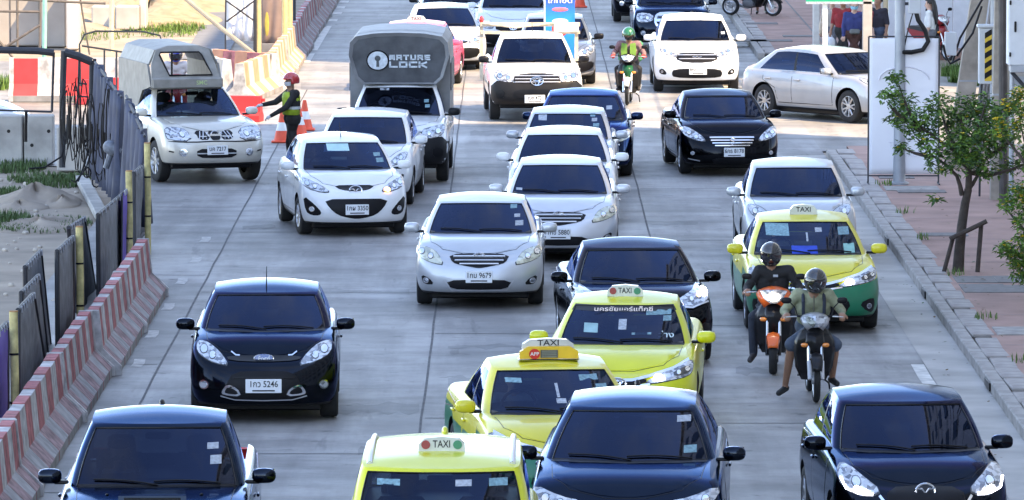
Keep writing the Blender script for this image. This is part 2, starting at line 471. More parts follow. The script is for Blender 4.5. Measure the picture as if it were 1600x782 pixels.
class Shell:
    """body shell of a vehicle in its own frame: nose at -L/2, ground at 0"""
    def __init__(s, P):
        s.P = P
        L, Wd = P['L'], P['W']
        s.yo = L / 2
        dF = pchip(DFX, P.get('prof', DFY)); dR = pchip(DFX, [v * .8 for v in DFY])
        z0 = P['z0']; cw = P.get('crown', .045)
        s.zs = pchip([0, .35, P['yc'], P['yc'] + 1.2, P['yr2'], L], [P['hz0'], P['hz0'] + (P['belt'] - P['hz0']) * .5, P['belt'], P['belt2'], P['belt2'], P['zt']])
        s.cr = pchip([0, .5, P['yc'], P['yr2'], L], [0, cw * .8, P['hz1'] - P['belt'], .03, .0])
        cols = []
        NF = 16
        for k in range(NF + 1):
            a = math.pi / 2 * k / NF; e = 2 / P['nf']
            c_, s_ = max(math.cos(a), 0), math.sin(a)
            cols.append((Wd / 2 * s_ ** e, P['bf'] * (1 - c_ ** e), c_ ** .7, 0))
        br, nr = .5, 3.2
        n = int((L - P['bf'] - br) / .085)
        for k in range(1, n):
            cols.append((Wd / 2, P['bf'] + (L - P['bf'] - br) * k / n, 0, 0))
        for k in range(9):
            a = math.pi / 2 * (1 - k / 8); e = 2 / nr
            c_, s_ = max(math.cos(a), 0), max(math.sin(a), 0)
            cols.append((Wd / 2 * s_ ** e, L - br * (1 - c_ ** e), 0, c_ ** .7))
        s.cols = cols
        V, rows = [], len(FR) + 1 + 9
        J = 9
        ym = L / 2
        for X, Y, wf, wr_ in cols:
            Xb = X * (1 - .025 * ((Y - ym) / ym) ** 2)
            zs_ = s.zs(Y)
            V.append((0, Y + (dF(0) * wf - dR(0) * wr_), z0))
            for f in FR:
                V.append((Xb * tw(f), Y + dF(f) * wf - dR(f) * wr_, z0 + f * (zs_ - z0)))
            x1, y1, _ = V[-1]
            for j in range(1, J + 1):
                t = j / J; x = x1 * (1 - t)
                z = zs_ + s.cr(Y) * (1 - (1 - t) ** 2.6)
                hood = min(max((Y - .1) / .3, 0), 1) * min(max((P['yc'] - Y) / .3, 0), 1)
                z += P.get('ridge', .010) * hood * math.exp(-(((1 - t) - .70) / .10) ** 2)
                V.append((x, y1, z))
        F, I = [], []
        two = P.get('two', None)
        for i in range(len(cols) - 1):
            for r in range(rows - 1):
                a, b = i * rows + r, (i + 1) * rows + r
                F.append((a, b, b + 1, a + 1))
                yc_ = (cols[i][1] + cols[i + 1][1]) / 2
                if r == 0 or r == 1: I.append(1)
                elif r > len(FR) and P['yc'] + .2 < yc_ < P['yr2'] - .1: I.append(1)
                elif two is not None and r <= two: I.append(2)
                else: I.append(0)
        nV = len(V)
        V2 = [(-x, y, z) for x, y, z in V]
        F2 = [tuple(reversed([q + nV for q in f])) for f in F]
        s.bV = [Vector((x, y - s.yo, z)) for x, y, z in V + V2]
        s.bF = F + F2; s.bI = I + I
        # which way round?
        a, b, c = [s.bV[q] for q in s.bF[6][:3]]
        if (b - a).cross(c - a).y > 0: s.bF = [tuple(reversed(f)) for f in s.bF]
        s.bvh = BVHTree.FromPolygons(s.bV, s.bF)
        s._cab()
    def ztop(s, x, y):
        X = s.P['W'] / 2 * .9
        return s.zs(y) + s.cr(y) * (1 - min(abs(x) / X, 1) ** 2.6)
    def _cab(s):
        P = s.P; L = P['L']
        hw0, hw1 = P['W'] / 2 * .90 - .012, P['wr']
        H = P['H']; rc = P.get('rcrown', .055)
        rail = pchip([P['yt'], P['yt'] + .45, (P['yt'] + P['yr1']) / 2 + .2, P['yr1']], [H - rc - P.get('df', .085), H - rc - .018, H - rc, H - rc - P.get('dr', .07)])
        zr = lambda x, y: rail(y) + rc * (1 - min(abs(x) / hw1, 1) ** 2)
        s.zr = zr
        def outline(g):
            """columns (x, y, kind) at base (0) or roof (1)"""
            hw = hw0 if g == 0 else hw1
            yf = P['yc'] - .02 if g == 0 else P['yt']
            bow = P['bow'] if g == 0 else .16
            yb = P['yr2'] if g == 0 else P['yr1']
            wx = hw * .905
            o = []
            for k in range(9):
                u = k / 8; o.append((wx * u, yf + bow * u ** 2, 'ws'))
            A = (wx, yf + bow); B = (hw, yf + bow + (.20 if g == 0 else .16))
            for k in range(1, 5):
                t = k / 4; q = math.pi / 2 * t
                o.append((A[0] + (B[0] - A[0]) * math.sin(q), A[1] + (B[1] - A[1]) * (1 - math.cos(q)), 'a'))
            ye = yb - (.28 if g == 0 else .2)
            for t in (.05, .15, .25, .35, .44, .475, .57, .67, .77, .87, .94, 1):
                k = 'fg' if t <= .44 else 'b' if t < .5 else 'rg' if t <= .94 else 'c'
                o.append((hw * (1 - .03 * t * t), B[1] + (ye - B[1]) * t, k))
            hwe = hw * .97
            for k in range(1, 4):
                q = math.pi / 2 * k / 3
                o.append((hwe * (1 - .12 * (1 - math.cos(q))), ye + (yb - ye) * .75 * math.sin(q), 'c'))
            x0, y0_ = o[-1][:2]
            for k in range(1, 6):
                o.append((x0 * (1 - k / 5), y0_ + (yb - y0_) * math.sin(math.pi / 2 * k / 5), 'rw'))
            return o
        o0, o1 = outline(0), outline(1)
        G = [0, .06, .09, .25, .45, .65, .80, .88, .94, 1]
        J = 6
        V = []; nr = len(G) + J
        for (xa, ya, k), (xb, yb, _) in zip(o0, o1):
            za = s.ztop(xa, ya) - .03; zb = zr(xb, yb)
            for g in G:
                q = math.sin(math.pi * g)
                x = xa + (xb - xa) * g + (.022 * q if k not in ('ws', 'rw') else .022 * q * abs(xa) / hw0)
                y = ya + (yb - ya) * g - (.02 * q if k == 'ws' else 0) + (.03 * q if k == 'rw' else 0)
                V.append((x, y, za + (zb - za) * g))
            for j in range(1, J + 1):
                x = xb * (1 - j / J); V.append((x, yb, zr(x, yb)))
        parts = {'roof': [], 'windscreen': [], 'side_window': [], 'side_window.r': [], 'rear_window': [], 'pillar': []}
        for i in range(len(o0) - 1):
            k = o0[i + 1][2]
            for r in range(nr - 1):
                f = (i * nr + r, (i + 1) * nr + r, (i + 1) * nr + r + 1, i * nr + r + 1)
                dst = 'roof'
                if r < len(G) - 1:
                    if k == 'ws' and 1 <= r < 8: dst = 'windscreen'
                    elif k == 'fg' and 2 <= r < 7: dst = 'side_window'
                    elif k == 'rg' and 2 <= r < 7: dst = 'side_window.r'
                    elif k == 'b' and 2 <= r < 7: dst = 'pillar'
                    elif k == 'rw' and 2 <= r < 8: dst = 'rear_window'
                parts[dst].append(f)
        s.cV = [Vector((x, y - s.yo, z)) for x, y, z in V]
        s.cF = parts
        a, b, c = [s.cV[q] for q in parts['windscreen'][0][:3]]
        if (b - a).cross(c - a).y > 0:
            for k in parts: parts[k] = [tuple(reversed(f)) for f in parts[k]]
        nV = len(s.cV)
        allF = [f for k in parts for f in parts[k]]
        s.cbvh = BVHTree.FromPolygons(s.cV + [Vector((-v.x, v.y, v.z)) for v in s.cV], allF + [tuple(reversed([q + nV for q in f])) for f in allF])
    def sub(s, key, side=0):
        """vertices and faces of one cabin piece: both halves (0), right (1) or left (-1)"""
        V, F = [], []
        if side >= 0: V += s.cV; F += s.cF[key]
        if side <= 0:
            n = len(V); V = V + [Vector((-v.x, v.y, v.z)) for v in s.cV]; F = F + [tuple(reversed([q + n for q in f])) for f in s.cF[key]]
        used = sorted({q for f in F for q in f}); mp = {q: i for i, q in enumerate(used)}
        return [V[q] for q in used], [tuple(mp[q] for q in f) for f in F]

def carve(V, F, I, mats, cutters):
    """shell with wheel arches (and a pickup's bed) cut out"""
    me = mesh_of(V, F, mats, I, False, 40, 1e-5)
    fix_normals(me)
    o = bpy.data.objects.new('t', me); COL.objects.link(o)
    cm = cutters.mesh(mats, smooth=False); fix_normals(cm)
    c = bpy.data.objects.new('t', cm); COL.objects.link(c)
    md = o.modifiers.new('b', 'BOOLEAN'); md.operation = 'DIFFERENCE'; md.object = c; md.solver = 'MANIFOLD'
    dg = bpy.context.evaluated_depsgraph_get()
    out = bpy.data.meshes.new_from_object(o.evaluated_get(dg))
    if len(out.polygons) < len(F) * .5:
        md.solver = 'EXACT'
        dg = bpy.context.evaluated_depsgraph_get()
        out = bpy.data.meshes.new_from_object(o.evaluated_get(dg))
    bpy.data.objects.remove(o, do_unlink=True); bpy.data.objects.remove(c, do_unlink=True)
    out.polygons.foreach_set('use_smooth', np.ones(len(out.polygons), dtype=bool))
    out.set_sharp_from_angle(angle=R(38))
    return out

_wheel = {}
def wheel_meshes(r, w):
    k = (round(r, 3), round(w, 3))
    if k in _wheel: return _wheel[k]
    b = MB(); ri = r * .64; h = w / 2
    b.lathe([(ri, -h), (ri + .02, -h - .006), (r * .9, -h - .004), (r * .975, -h + .012), (r, -h + .045), (r, h - .045), (r * .975, h - .012), (r * .9, h + .004), (ri + .02, h + .006), (ri, h)], 30, 'x')
    ty = b.mesh(M_TYRE)
    b = MB()
    b.lathe([(ri + .012, h - .005), (ri - .005, h - .002), (ri - .02, h - .03), (ri - .03, -h)], 30, 'x', mi=0)
    b.lathe([(0.001, h - .09), (ri - .02, h - .09)], 30, 'x', mi=1)
    b.lathe([(0.001, h - .01), (.055, h - .012), (.065, h - .06)], 14, 'x', mi=0)
    for q in range(5):
        for d in (-.16, .16):
            a = 2 * math.pi * q / 5 + d * .8; a2 = 2 * math.pi * q / 5 + d * 1.7
            p0, p1 = (h - .03, .045 * math.cos(a), .045 * math.sin(a)), (h - .022, (ri - .01) * math.cos(a2), (ri - .01) * math.sin(a2))
            b.tube([p0, p1], [.02, .017], 6)
    rm = b.mesh([M_RIM, M_RIMDARK])
    _wheel[k] = (ty, rm)
    return _wheel[k]

def plate_obj(name, parent, c, w, h, text, rz=0.0, board=None, ink=None, sub='·····'):
    b = MB(); b.box((0, 0, 0), (w, .012, h), bev=.008)
    o = b.build(name, board or M_PLATE, parent, loc=c, rot=(R(-4), 0, rz))
    if text: inst('lettering', text_mesh(text, h * .62, ink or M_INK, 'xz', .86), o, (0, -.0085, h * .12))
    b = MB()
    b.box((0, -.0075, -h * .33), (w * .62, .002, h * .10))
    b.build('lettering', ink or M_INK, o)
    return o

def emblem(parent, kind, c, size, mat=None, dark=None):
    """maker's badge as real rings, seen from the front"""
    b = MB(); m = mat or M_CHROME
    def ring(rx, rz, t, cx=0, cz=0, n=18):
        b.tube([(cx + rx * math.cos(2 * math.pi * i / n), 0, cz + rz * math.sin(2 * math.pi * i / n)) for i in range(n)], t, 5, closed=True)
    s = size
    if kind == 'ovals':
        ring(s, s * .68, s * .11); ring(s * .36, s * .62, s * .09); ring(s * .66, s * .28, s * .09, 0, s * .30)
    elif kind == 'wing':
        ring(s, s * .8, s * .11)
        b.tube([(-s * .85, 0, s * .3), (-s * .35, 0, s * .25), (0, 0, -s * .2), (s * .35, 0, s * .25), (s * .85, 0, s * .3)], s * .1, 5)
    elif kind == 'blue_oval':
        b.lathe([(0.001, -.012), (s * .9, -.010), (s, 0)], 22, 'y', mi=1)
        ring(s, s, s * .07)
        b.V = [(v[0], v[1], v[2] * .45) for v in b.V]
    elif kind == 'ess':
        b.tube([(s * .7, 0, s * .45), (0, 0, s * .95), (-s * .75, 0, s * .4), (s * .75, 0, -s * .4), (0, 0, -s * .95), (-s * .7, 0, -s * .45)], s * .16, 5)
    elif kind == 'bar':
        ring(s * .8, s * .8, s * .12); b.box((0, -.004, 0), (s * 2.1, .02, s * .42))
    elif kind == 'bird':
        b.tube([(-s, 0, s * .2), (-s * .3, 0, s * .05), (0, 0, s * .35), (s * .3, 0, s * .05), (s, 0, s * .2)], s * .11, 5)
        b.tube([(-s * .4, 0, -s * .25), (0, 0, -s * .05), (s * .4, 0, -s * .25)], s * .1, 5)
    elif kind == 'h':
        ring(s * .85, s * .75, s * .1); b.tube([(-s * .4, 0, s * .5), (-s * .3, 0, -s * .5)], s * .1, 5); b.tube([(s * .4, 0, s * .5), (s * .3, 0, -s * .5)], s * .1, 5); b.tube([(-s * .3, 0, 0), (s * .3, 0, 0)], s * .1, 5)
    o = b.build('badge', [m, dark or basic('badge_blue', (.02, .06, .25), .25, var=.05, coat=1.0)], parent, loc=c, rot=(R(-8), 0, 0))
    if kind == 'blue_oval':
        inst('lettering', text_mesh('Ford', s * .62, M_PLATE, 'xz'), o, (0, -.016, 0))
    return o

def build_car(kind, label, cat, pname, col, place, yaw=0.0, over=None, front=None, plate=None, group='cars in the traffic queue', glassm=None, name=None, extras=None, metal=0.0, two=None, mirror_mat=None, scoop=False, rails=False, interior=True, sticks=(), antenna=True, signal=None, facing=0, mrough=.35):
    P = dict(KINDS[kind]); P.update(over or {})
    if two: P['two'] = two[0]
    sh = Shell(P); L, Wd, H = P['L'], P['W'], P['H']
    yw = R(yaw)
    # where it stands: from the front tyres' line on the ground, or from the top of the roof
    k, px, py = place
    if k == 'T':
        a = gp(px, py); off = Vector((0, P['fo'] - L / 2, 0))
    elif k == 'N':
        a = gp(px, py); off = Vector((0, -L / 2, 0))
    else:
        a = gp(px, py, H - .01); off = Vector((0, (P['yt'] + .55) - L / 2, 0))
    base = a - Matrix.Rotation(yw, 3, 'Z') @ off; base.z = .004
    root = empty(name or {'sedan': 'sedan_car', 'hatch': 'hatchback_car', 'suv': 'suv_car', 'pickup': 'pickup_truck'}[kind], base, yw, label, cat, group)
    SKY_TINT = {'navy_paint': (.38, .50, .76), 'deep_blue_paint': (.38, .50, .76), 'midnight_paint': (.33, .44, .66), 'black_paint': (.28, .35, .48), 'blue_paint': (.27, .42, .75)}
    pm = paint(pname, col, .92 if pname in SKY_TINT else metal, mrough, sky_tint=SKY_TINT.get(pname))
    ub = MB(); ub.box((0, 0, P['z0'] - .035), (P['W'] - .42, P['L'] - .9, .11), bev=.02); ub.build('underbody_light_block', M_BLACK, root, smooth=False)  # black tray added to block light and deepen the shade under the car
    mats = [pm, M_BLACK, two[1] if two else pm, M_DARKIN]
    glm = glassm or G_DARK
    wy = [P['fo'] - L / 2, P['fo'] + P['wb'] - L / 2]
    r = P['r']; tww = P.get('tyre', .2)
    cut = MB()
    for y in wy:
        for sx in (-1, 1):
            n = 26; X = sx * Wd / 2
            ring = [((r + .055) * math.cos(2 * math.pi * q / n) + y, (r + .055) * math.sin(2 * math.pi * q / n) + r) for q in range(n)]
            cut.prism(ring, X - .34 * sx, X + .3 * sx, 'x', 1)
    if 'bed' in P:
        cut.box((0, (P['bed'] + L - .07) / 2 - L / 2, 1.2), (Wd * .90 - .10, L - .07 - P['bed'], 1.3), 0 if False else 1)
    inst('body', carve(sh.bV, sh.bF, sh.bI, mats, cut), root)
    V, F = sh.sub('roof'); roof = mk('roof', V, F, pm, root, angle=32, merge=1e-5)
    V, F = sh.sub('windscreen'); ws = mk('windscreen', V, F, glm, root, merge=1e-5)
    b = MB(); ncol = len(sh.cV) // 16
    ws_col = 8
    edge = [sh.cV[ws_col * 16 + r_] for r_ in range(1, 9)] + [sh.cV[c_ * 16 + 8] for c_ in range(ws_col - 1, -1, -1)]
    full = edge + [Vector((-v.x, v.y, v.z)) for v in reversed(edge[:-1])]
    b.tube([v + Vector((0, -.004, .002)) for v in full], .0075, 4); b.build('windscreen_seal', M_BLACK, root)
    b = MB(); low = [sh.cV[c_ * 16 + 2] for c_ in range(ws_col, -1, -1)]; low2 = [sh.cV[c_ * 16 + 1] for c_ in range(ws_col, -1, -1)]
    low = low + [Vector((-v.x, v.y, v.z)) for v in reversed(low[:-1])]; low2 = low2 + [Vector((-v.x, v.y, v.z)) for v in reversed(low2[:-1])]
    mk('windscreen_border', [v + Vector((0, -.003, .003)) for v in low + low2], [(i, i + 1, len(low) + i + 1, len(low) + i) for i in range(len(low) - 1)], M_BLACK, root)
    for sx in (1, -1):
        for key in ('side_window', 'side_window.r'):
            V, F = sh.sub(key, sx); mk('side_window', V, F, glm, root)
        V, F = sh.sub('pillar', sx); mk('door_pillar', V, F, M_BLACK, root)
    V, F = sh.sub('rear_window'); mk('rear_window', V, F, glm, root, merge=1e-5)
    # wheels
    ty, rm = wheel_meshes(r, tww)
    for y in wy:
        for sx in (1, -1):
            st = R(facing) if y == wy[0] else 0
            w = inst('wheel', ty, root, (sx * (Wd / 2 * .985 - tww / 2 - .012), y, r), (0, 0, (0 if sx > 0 else math.pi) + st))
            inst('rim', rm, w)
    # bonnet panel, its seam, cowl, wipers
    yA, yB = .30 - L / 2, P['yc'] - .01 - L / 2
    hw = Wd / 2
    bon = [(-.55 * hw, yA + .10), (-.2 * hw, yA + .01), (.2 * hw, yA + .01), (.55 * hw, yA + .10), (.74 * hw, yA + .32), (.775 * hw, yB + .05), (.5 * hw, yB - .03), (0, yB - .06), (-.5 * hw, yB - .03), (-.775 * hw, yB + .05), (-.74 * hw, yA + .32)]
    V, F = patch(sh.bvh, chaikin(bon, 1), 'T', .004, .012, .09); mk('bonnet', V, F, pm, root, angle=60)
    V, F = [], []
    for pts in ([(-.785 * hw, yB + .05), (-.752 * hw, yA + .32), (-.565 * hw, yA + .09), (-.2 * hw, yA - .004), (.2 * hw, yA - .004), (.565 * hw, yA + .09), (.752 * hw, yA + .32), (.785 * hw, yB + .05)],):
        v, f = strip(sh.bvh, pts, 'T', .007, .0015); n = len(V); V += v; F += [tuple(q + n for q in t) for t in f]
    mk('bonnet_seam', V, F, M_BLACK, root)
    cowl = [(-.80 * hw, yB + .22), (-.5 * hw, yB + .04), (0, yB - .045), (.5 * hw, yB + .04), (.80 * hw, yB + .22), (.6 * hw, yB + .24), (0, yB + .06), (-.6 * hw, yB + .24)]
    V, F = patch(sh.bvh, cowl, 'T', .003, .01, .09); mk('cowl_vent', V, F, M_BLACK, root)
    zb = sh.ztop(0, P['yc'])
    for x0, x1, dz in ((-.62 * hw, .02 * hw, .03), (-.02 * hw, .64 * hw, .03)):
        pts = []
        for q in range(7):
            x = x0 + (x1 - x0) * q / 6
            h, n = shoot(sh.cbvh, 'F', x, zb + .005 + dz * (1 - q / 6) + .018 * math.sin(math.pi * q / 6)); pts.append(h + n * .014)
        b = MB(); b.tube(pts, .009, 5); b.build('wiper', M_BLACK, root)
    # windscreen border printed on the glass
    # mirrors
    for sx in (1, -1):
        my = P['yc'] + P['bow'] + .12 - L / 2; mz = P['belt'] + P.get('mz', .085); mx = sx * (hw + .075)
        b = MB()
        b.ell((mx - sx * .01, my, mz), (.108, .075, .068), 16, 9, .68, mi=0)
        b.box((sx * (hw - .035), my + .01, mz - .055), (.14, .07, .035), 1, bev=.012)
        mo = b.build('wing_mirror', [mirror_mat or pm, M_BLACK], root)
        b = MB(); b.box((mx, my + .077, mz), (.17, .006, .11), bev=.003); b.build('mirror_glass', M_CHROME, mo)
    # doors
    ysA = P['fo'] + r + .16 - L / 2
    o_b = P['yc'] + P['bow'] + .18
    ymid = o_b + (P['yr2'] - .28 - o_b) * .457 - L / 2
    yend = min(P['yr2'] - .30, P['fo'] + P['wb'] + .02) - L / 2
    zt_ = P['belt'] - .02
    z1 = P['z0'] + .12
    yw_ = P['fo'] + P['wb'] - r - .12 - L / 2
    for ax, sx in (('R', 1), ('L', -1)):
        for poly in ([(ysA, z1), (ymid - .006, z1), (ymid - .006, zt_), (ysA - .02, zt_ - .02)], [(ymid + .006, z1), (yw_, z1), (yw_ + .08, z1 + .28), (yend, z1 + .42), (yend, zt_ + .01), (ymid + .006, zt_)]):
            if ax == 'L': pass
            v, f, bd = None, None, None
            V, F = patch(sh.bvh, poly, ax, .003, .01, .10)
            mi = [1 if i >= len(F) - 0 else 0 for i in range(len(F))]
            if two:
                zsplit = two[2]
                mi = [1 if sum(V[q].z for q in t) / len(t) < zsplit else 0 for t in F]
                d = mk('door', V, F, [pm, two[1]], root, mi, angle=60)
            else: d = mk('door', V, F, pm, root, angle=60)
            hy = max(p[0] for p in poly) - .16
            h, n = shoot(sh.bvh, ax, hy, zt_ - .12)
            b = MB(); b.box(h + n * .022, (.028, .17, .03), bev=.01); b.build('handle', two[1] if False else pm, d)
        V, F = [], []
        for pts in ([(ysA - .03, zt_ - .02), (ysA - .01, z1), (ymid, z1 - .012), (yw_, z1 - .012)], [(ymid, z1), (ymid, zt_)], [(yend + .01, zt_), (yend + .01, z1 + .42), (yw_ + .08, z1 + .27), (yw_, z1)]):
            v, f = strip(sh.bvh, pts, ax, .014, .0012); n = len(V); V += v; F += [tuple(q + n for q in t) for t in f]
        mk('door_seam', V, F, M_BLACK, root)
        # weather strip under the side glass
    # number plate, lamps, grille ...
    if front: build_front(root, sh, P, front, plate, pm)
    # rear lamps
    zt2 = P['zt']
    for sx in (1, -1):
        poly = [(sx * hw * .60, zt2 - .20), (sx * hw * .97, zt2 - .22), (sx * hw * .97, zt2 - .04), (sx * hw * .62, zt2 - .06)]
        V, F = patch(sh.bvh, poly, 'B', .006, .02, .06); mk('tail_lamp', V, F, M_REDLENS, root)
        ys_ = L / 2
        if 'bed' in P: continue
        V, F = patch(sh.bvh, [(ys_ - .30, zt2 - .20), (ys_ - .12, zt2 - .20), (ys_ - .14, zt2 - .05), (ys_ - .26, zt2 - .06)], 'R' if sx > 0 else 'L', .006, .02, .05); mk('tail_lamp', V, F, M_REDLENS, root)
    # cabin furniture above the waistline
    if interior:
        b = MB(); zi = P['belt'] - .06
        for sx in (-1, 1):
            b.box((sx * .36, P['yc'] + 1.35 - L / 2, zi + .08), (.46, .13, .36), bev=.05)
            b.ell((sx * .36, P['yc'] + 1.38 - L / 2, zi + .34), (.13, .055, .085), 12, 8, .7)
            b.ell((sx * .36, P['yr2'] - .55 - L / 2, zi + .26), (.13, .055, .085), 12, 8, .7)
        b.box((0, P['yr2'] - .5 - L / 2, zi + .08), (1.15, .12, .28), bev=.04)
        b.build('seats', M_DARKIN, root)
        b = MB()
        dsh = [(P['yc'] + .28 - L / 2, zi), (P['yc'] + .30 - L / 2, zi + .10), (P['yc'] + .5 - L / 2, zi + .12), (P['yc'] + .62 - L / 2, zi + .05), (P['yc'] + .62 - L / 2, zi)]
        b.prism(dsh, -hw * .78, hw * .78, 'x'); b.build('dashboard', M_DARKIN, root)
        n = 16; b = MB()
        b.tube([(-.36 + .18 * math.cos(2 * math.pi * q / n), P['yc'] + .72 - L / 2 + .05 * math.sin(2 * math.pi * q / n), zi + .10 + .17 * math.sin(2 * math.pi * q / n)) for q in range(n)], .016, 6, closed=True)
        b.build('steering_wheel', M_BLACK, root)
        h, n = shoot(sh.cbvh, 'F', 0, H - .17)
        b = MB(); b.box(h + Vector((0, .10, -.02)), (.23, .03, .065), bev=.015); b.build('rear_view_mirror', M_BLACK, root)
    for (x, z, w, hgt, mm) in sticks:
        poly = [(x - w / 2, z - hgt / 2), (x + w / 2, z - hgt / 2), (x + w / 2, z + hgt / 2), (x - w / 2, z + hgt / 2)]
        V, F = patch(sh.cbvh, poly, 'F', .002, .001, .08); mk('windscreen_sticker_or_light', V, F, mm, root)
    if antenna:
        yy = P['yt'] + .25 if antenna == 'front' else P['yr1'] - .15
        b = MB(); z = sh.zr(0, yy)
        if antenna == 'front': b.tube([(0, yy - L / 2, z - .01), (0, yy + .18 - L / 2, z + .22)], [.009, .004], 6)
        else: b.ell((0, yy - L / 2, z + .015), (.03, .09, .05), 10, 8, 1)
        b.build('aerial', M_BLACK if antenna != 'paint' else pm, root)
    if rails:
        for sx in (1, -1):
            pts = []
            for q in range(9):
                y = P['yt'] + .25 + (P['yr1'] - P['yt'] - .35) * q / 8; x = sx * P['wr'] * .90
                pts.append((x, y - L / 2, sh.zr(x, y) + (.022 if 0 < q < 8 else .0)))
            b = MB(); b.tube(pts, .026, 8); b.build('roof_rail', M_SILVERTRIM, root)
    if scoop:
        zz = sh.ztop(0, .75)
        b = MB()
        b.prism([(.45, zz - .05), (.47, zz + .075), (.85, zz + .085), (1.1, zz - .01)], -.30, .30, 'x', 0)
        b.V = [(v[0] * (1 if v[1] < .6 else .92), v[1] - L / 2, v[2]) for v in b.V]
        so = b.build('bonnet_scoop', pm, root)
        b = MB(); b.box((0, .452 - L / 2, zz + .03), (.50, .01, .062), bev=.004); b.build('scoop_mouth', M_BLACK, so)
        for sx in (-1, 1):
            b = MB(); b.ell((sx * .42, .98 - L / 2, sh.ztop(.42, .98) + .008), (.016, .02, .012), 8, 6); b.build('washer_jet', M_BLACK, root)
    if extras: extras(root, sh, P, pm)
    return root, sh, P

def build_front(root, sh, P, fr, plate, pm):
    cx, gy, s = fr['ref']
    c = lambda q: (((q[0] - cx) / s), (gy - q[1]) / s)
    bv = sh.bvh
    def put(name, poly, mat, off, depth=.02, res=.05, par=root, ch=1):
        V, F = patch(bv, chaikin(poly, ch) if ch else poly, 'F', off, depth, res)
        if not F: return None
        return mk(name, V, F, mat, par, angle=50)
    for it in fr['items']:
        k = it[0]
        if k == 'half':
            _, nm, mat, pts = it[:4]; off = it[4] if len(it) > 4 else .009
            p = [c(q) for q in pts]; p = [(abs(x), z) for x, z in p]
            poly = p + [(-x, z) for x, z in reversed(p)]
            poly = [q for i, q in enumerate(poly) if (Vector(q) - Vector(poly[i - 1])).length > 1e-4]
            put(nm, poly, mat, off, .03, .04)
        elif k == 'side':
            _, nm, mat, pts = it[:4]; off = it[4] if len(it) > 4 else .005
            p = [c(q) for q in pts]; p = [(abs(x), z) for x, z in p]
            for sx in (1, -1): put(nm, [(x * sx, z) for x, z in p], mat, off, .02, .05)
        elif k == 'slat':
            _, mat, y, hwid, hh = it[:5]; off = it[5] if len(it) > 5 else .020
            x = hwid / s; z = (gy - y) / s; t = hh / s / 2
            put('grille_slat', [(-x, z - t), (0, z - t), (x, z - t), (x, z + t), (0, z + t), (-x, z + t)], mat, off, .014, .06, ch=0)
        elif k == 'lamp':
            pts, o = it[1], it[2] if len(it) > 2 else {}
            p = [c(q) for q in pts]; p = [(abs(x), z) for x, z in p]
            mx = sum(q[0] for q in p) / len(p); mz = sum(q[1] for q in p) / len(p)
            for sx in (1, -1):
                big = [((mx + (x - mx) * 1.06) * sx, mz + (z - mz) * 1.10) for x, z in p]
                hs = put('headlight', big, M_HOUSING, .004, .02, .06)
                if hs is None: continue
                put('lamp_lens', [(x * sx, z) for x, z in p], o.get('lens', M_LENS), .012, .012, .04, hs)
                for bx, bz, br in o.get('bulbs', ()):
                    q = c((bx, bz)); rr = br / s
                    for rad, mm, of in ((rr * .95, M_HOUSING, .014), (rr * .78, M_BULB, .017)):
                        put('reflector', [(abs(q[0]) * sx + rad * math.cos(a * math.pi / 6), q[1] + rad * math.sin(a * math.pi / 6)) for a in range(12)], mm, of, .006, .05, hs, 0)
                for lp in o.get('lit', ()):
                    if len(lp) > 4 and lp[4] != sx: continue
                    q = c((lp[0], lp[1])); rr = lp[2] / s
                    put('lit_bulb', [(abs(q[0]) * sx + rr * math.cos(a * math.pi / 6), q[1] + rr * lp[3] * math.sin(a * math.pi / 6)) for a in range(12)], lp[5] if len(lp) > 5 else M_LIT, .024, .006, .05, hs, 0)
                for dp in o.get('dark', ()):
                    put('lamp_bezel', [(abs(c(q)[0]) * sx, c(q)[1]) for q in dp], M_HOUSING, .016, .006, .05, hs, 1)
                for dp in o.get('strip', ()):
                    V, F = strip(bv, [(abs(c(q)[0]) * sx, c(q)[1]) for q in dp[0]], 'F', dp[1] / s, .02)
                    mk('lamp_strip', V, F, dp[2], hs)
        elif k == 'fog':
            x, y, rr = it[1:4]; q = c((x, y)); rr /= s; ringm = it[4] if len(it) > 4 else M_CHROME
            for sx in (1, -1):
                cc = [(abs(q[0]) * sx + rr * math.cos(a * math.pi / 7), q[1] + rr * math.sin(a * math.pi / 7)) for a in range(14)]
                o = put('fog_lamp', cc, ringm, .010, .02, .05, ch=0)
                if o: put('lamp_lens', [((x2 - abs(q[0]) * sx) * .7 + abs(q[0]) * sx, (z2 - q[1]) * .7 + q[1]) for x2, z2 in cc], M_LENS, .016, .01, .05, o, 0)
        elif k == 'trim':
            _, mat, pts, wd = it[:4]
            p = [c(q) for q in pts]
            for sx in (1, -1):
                V, F = strip(bv, [(abs(x) * sx, z) for x, z in p], 'F', wd / s, .012); mk('bumper_trim', V, F, mat, root)
        elif k == 'plate':
            q = c(it[1]); h, n = shoot(bv, 'F', q[0], q[1])
            plate_obj('number_plate', root, h + Vector((0, -.03, 0)), it[2] if len(it) > 2 else .36, .16, plate or '')
        elif k == 'badge':
            q = c(it[1]); h, n = shoot(bv, 'F', q[0], q[1]); emblem(root, it[2], h + Vector((0, -.034, 0)), it[3] / s * 1.15)

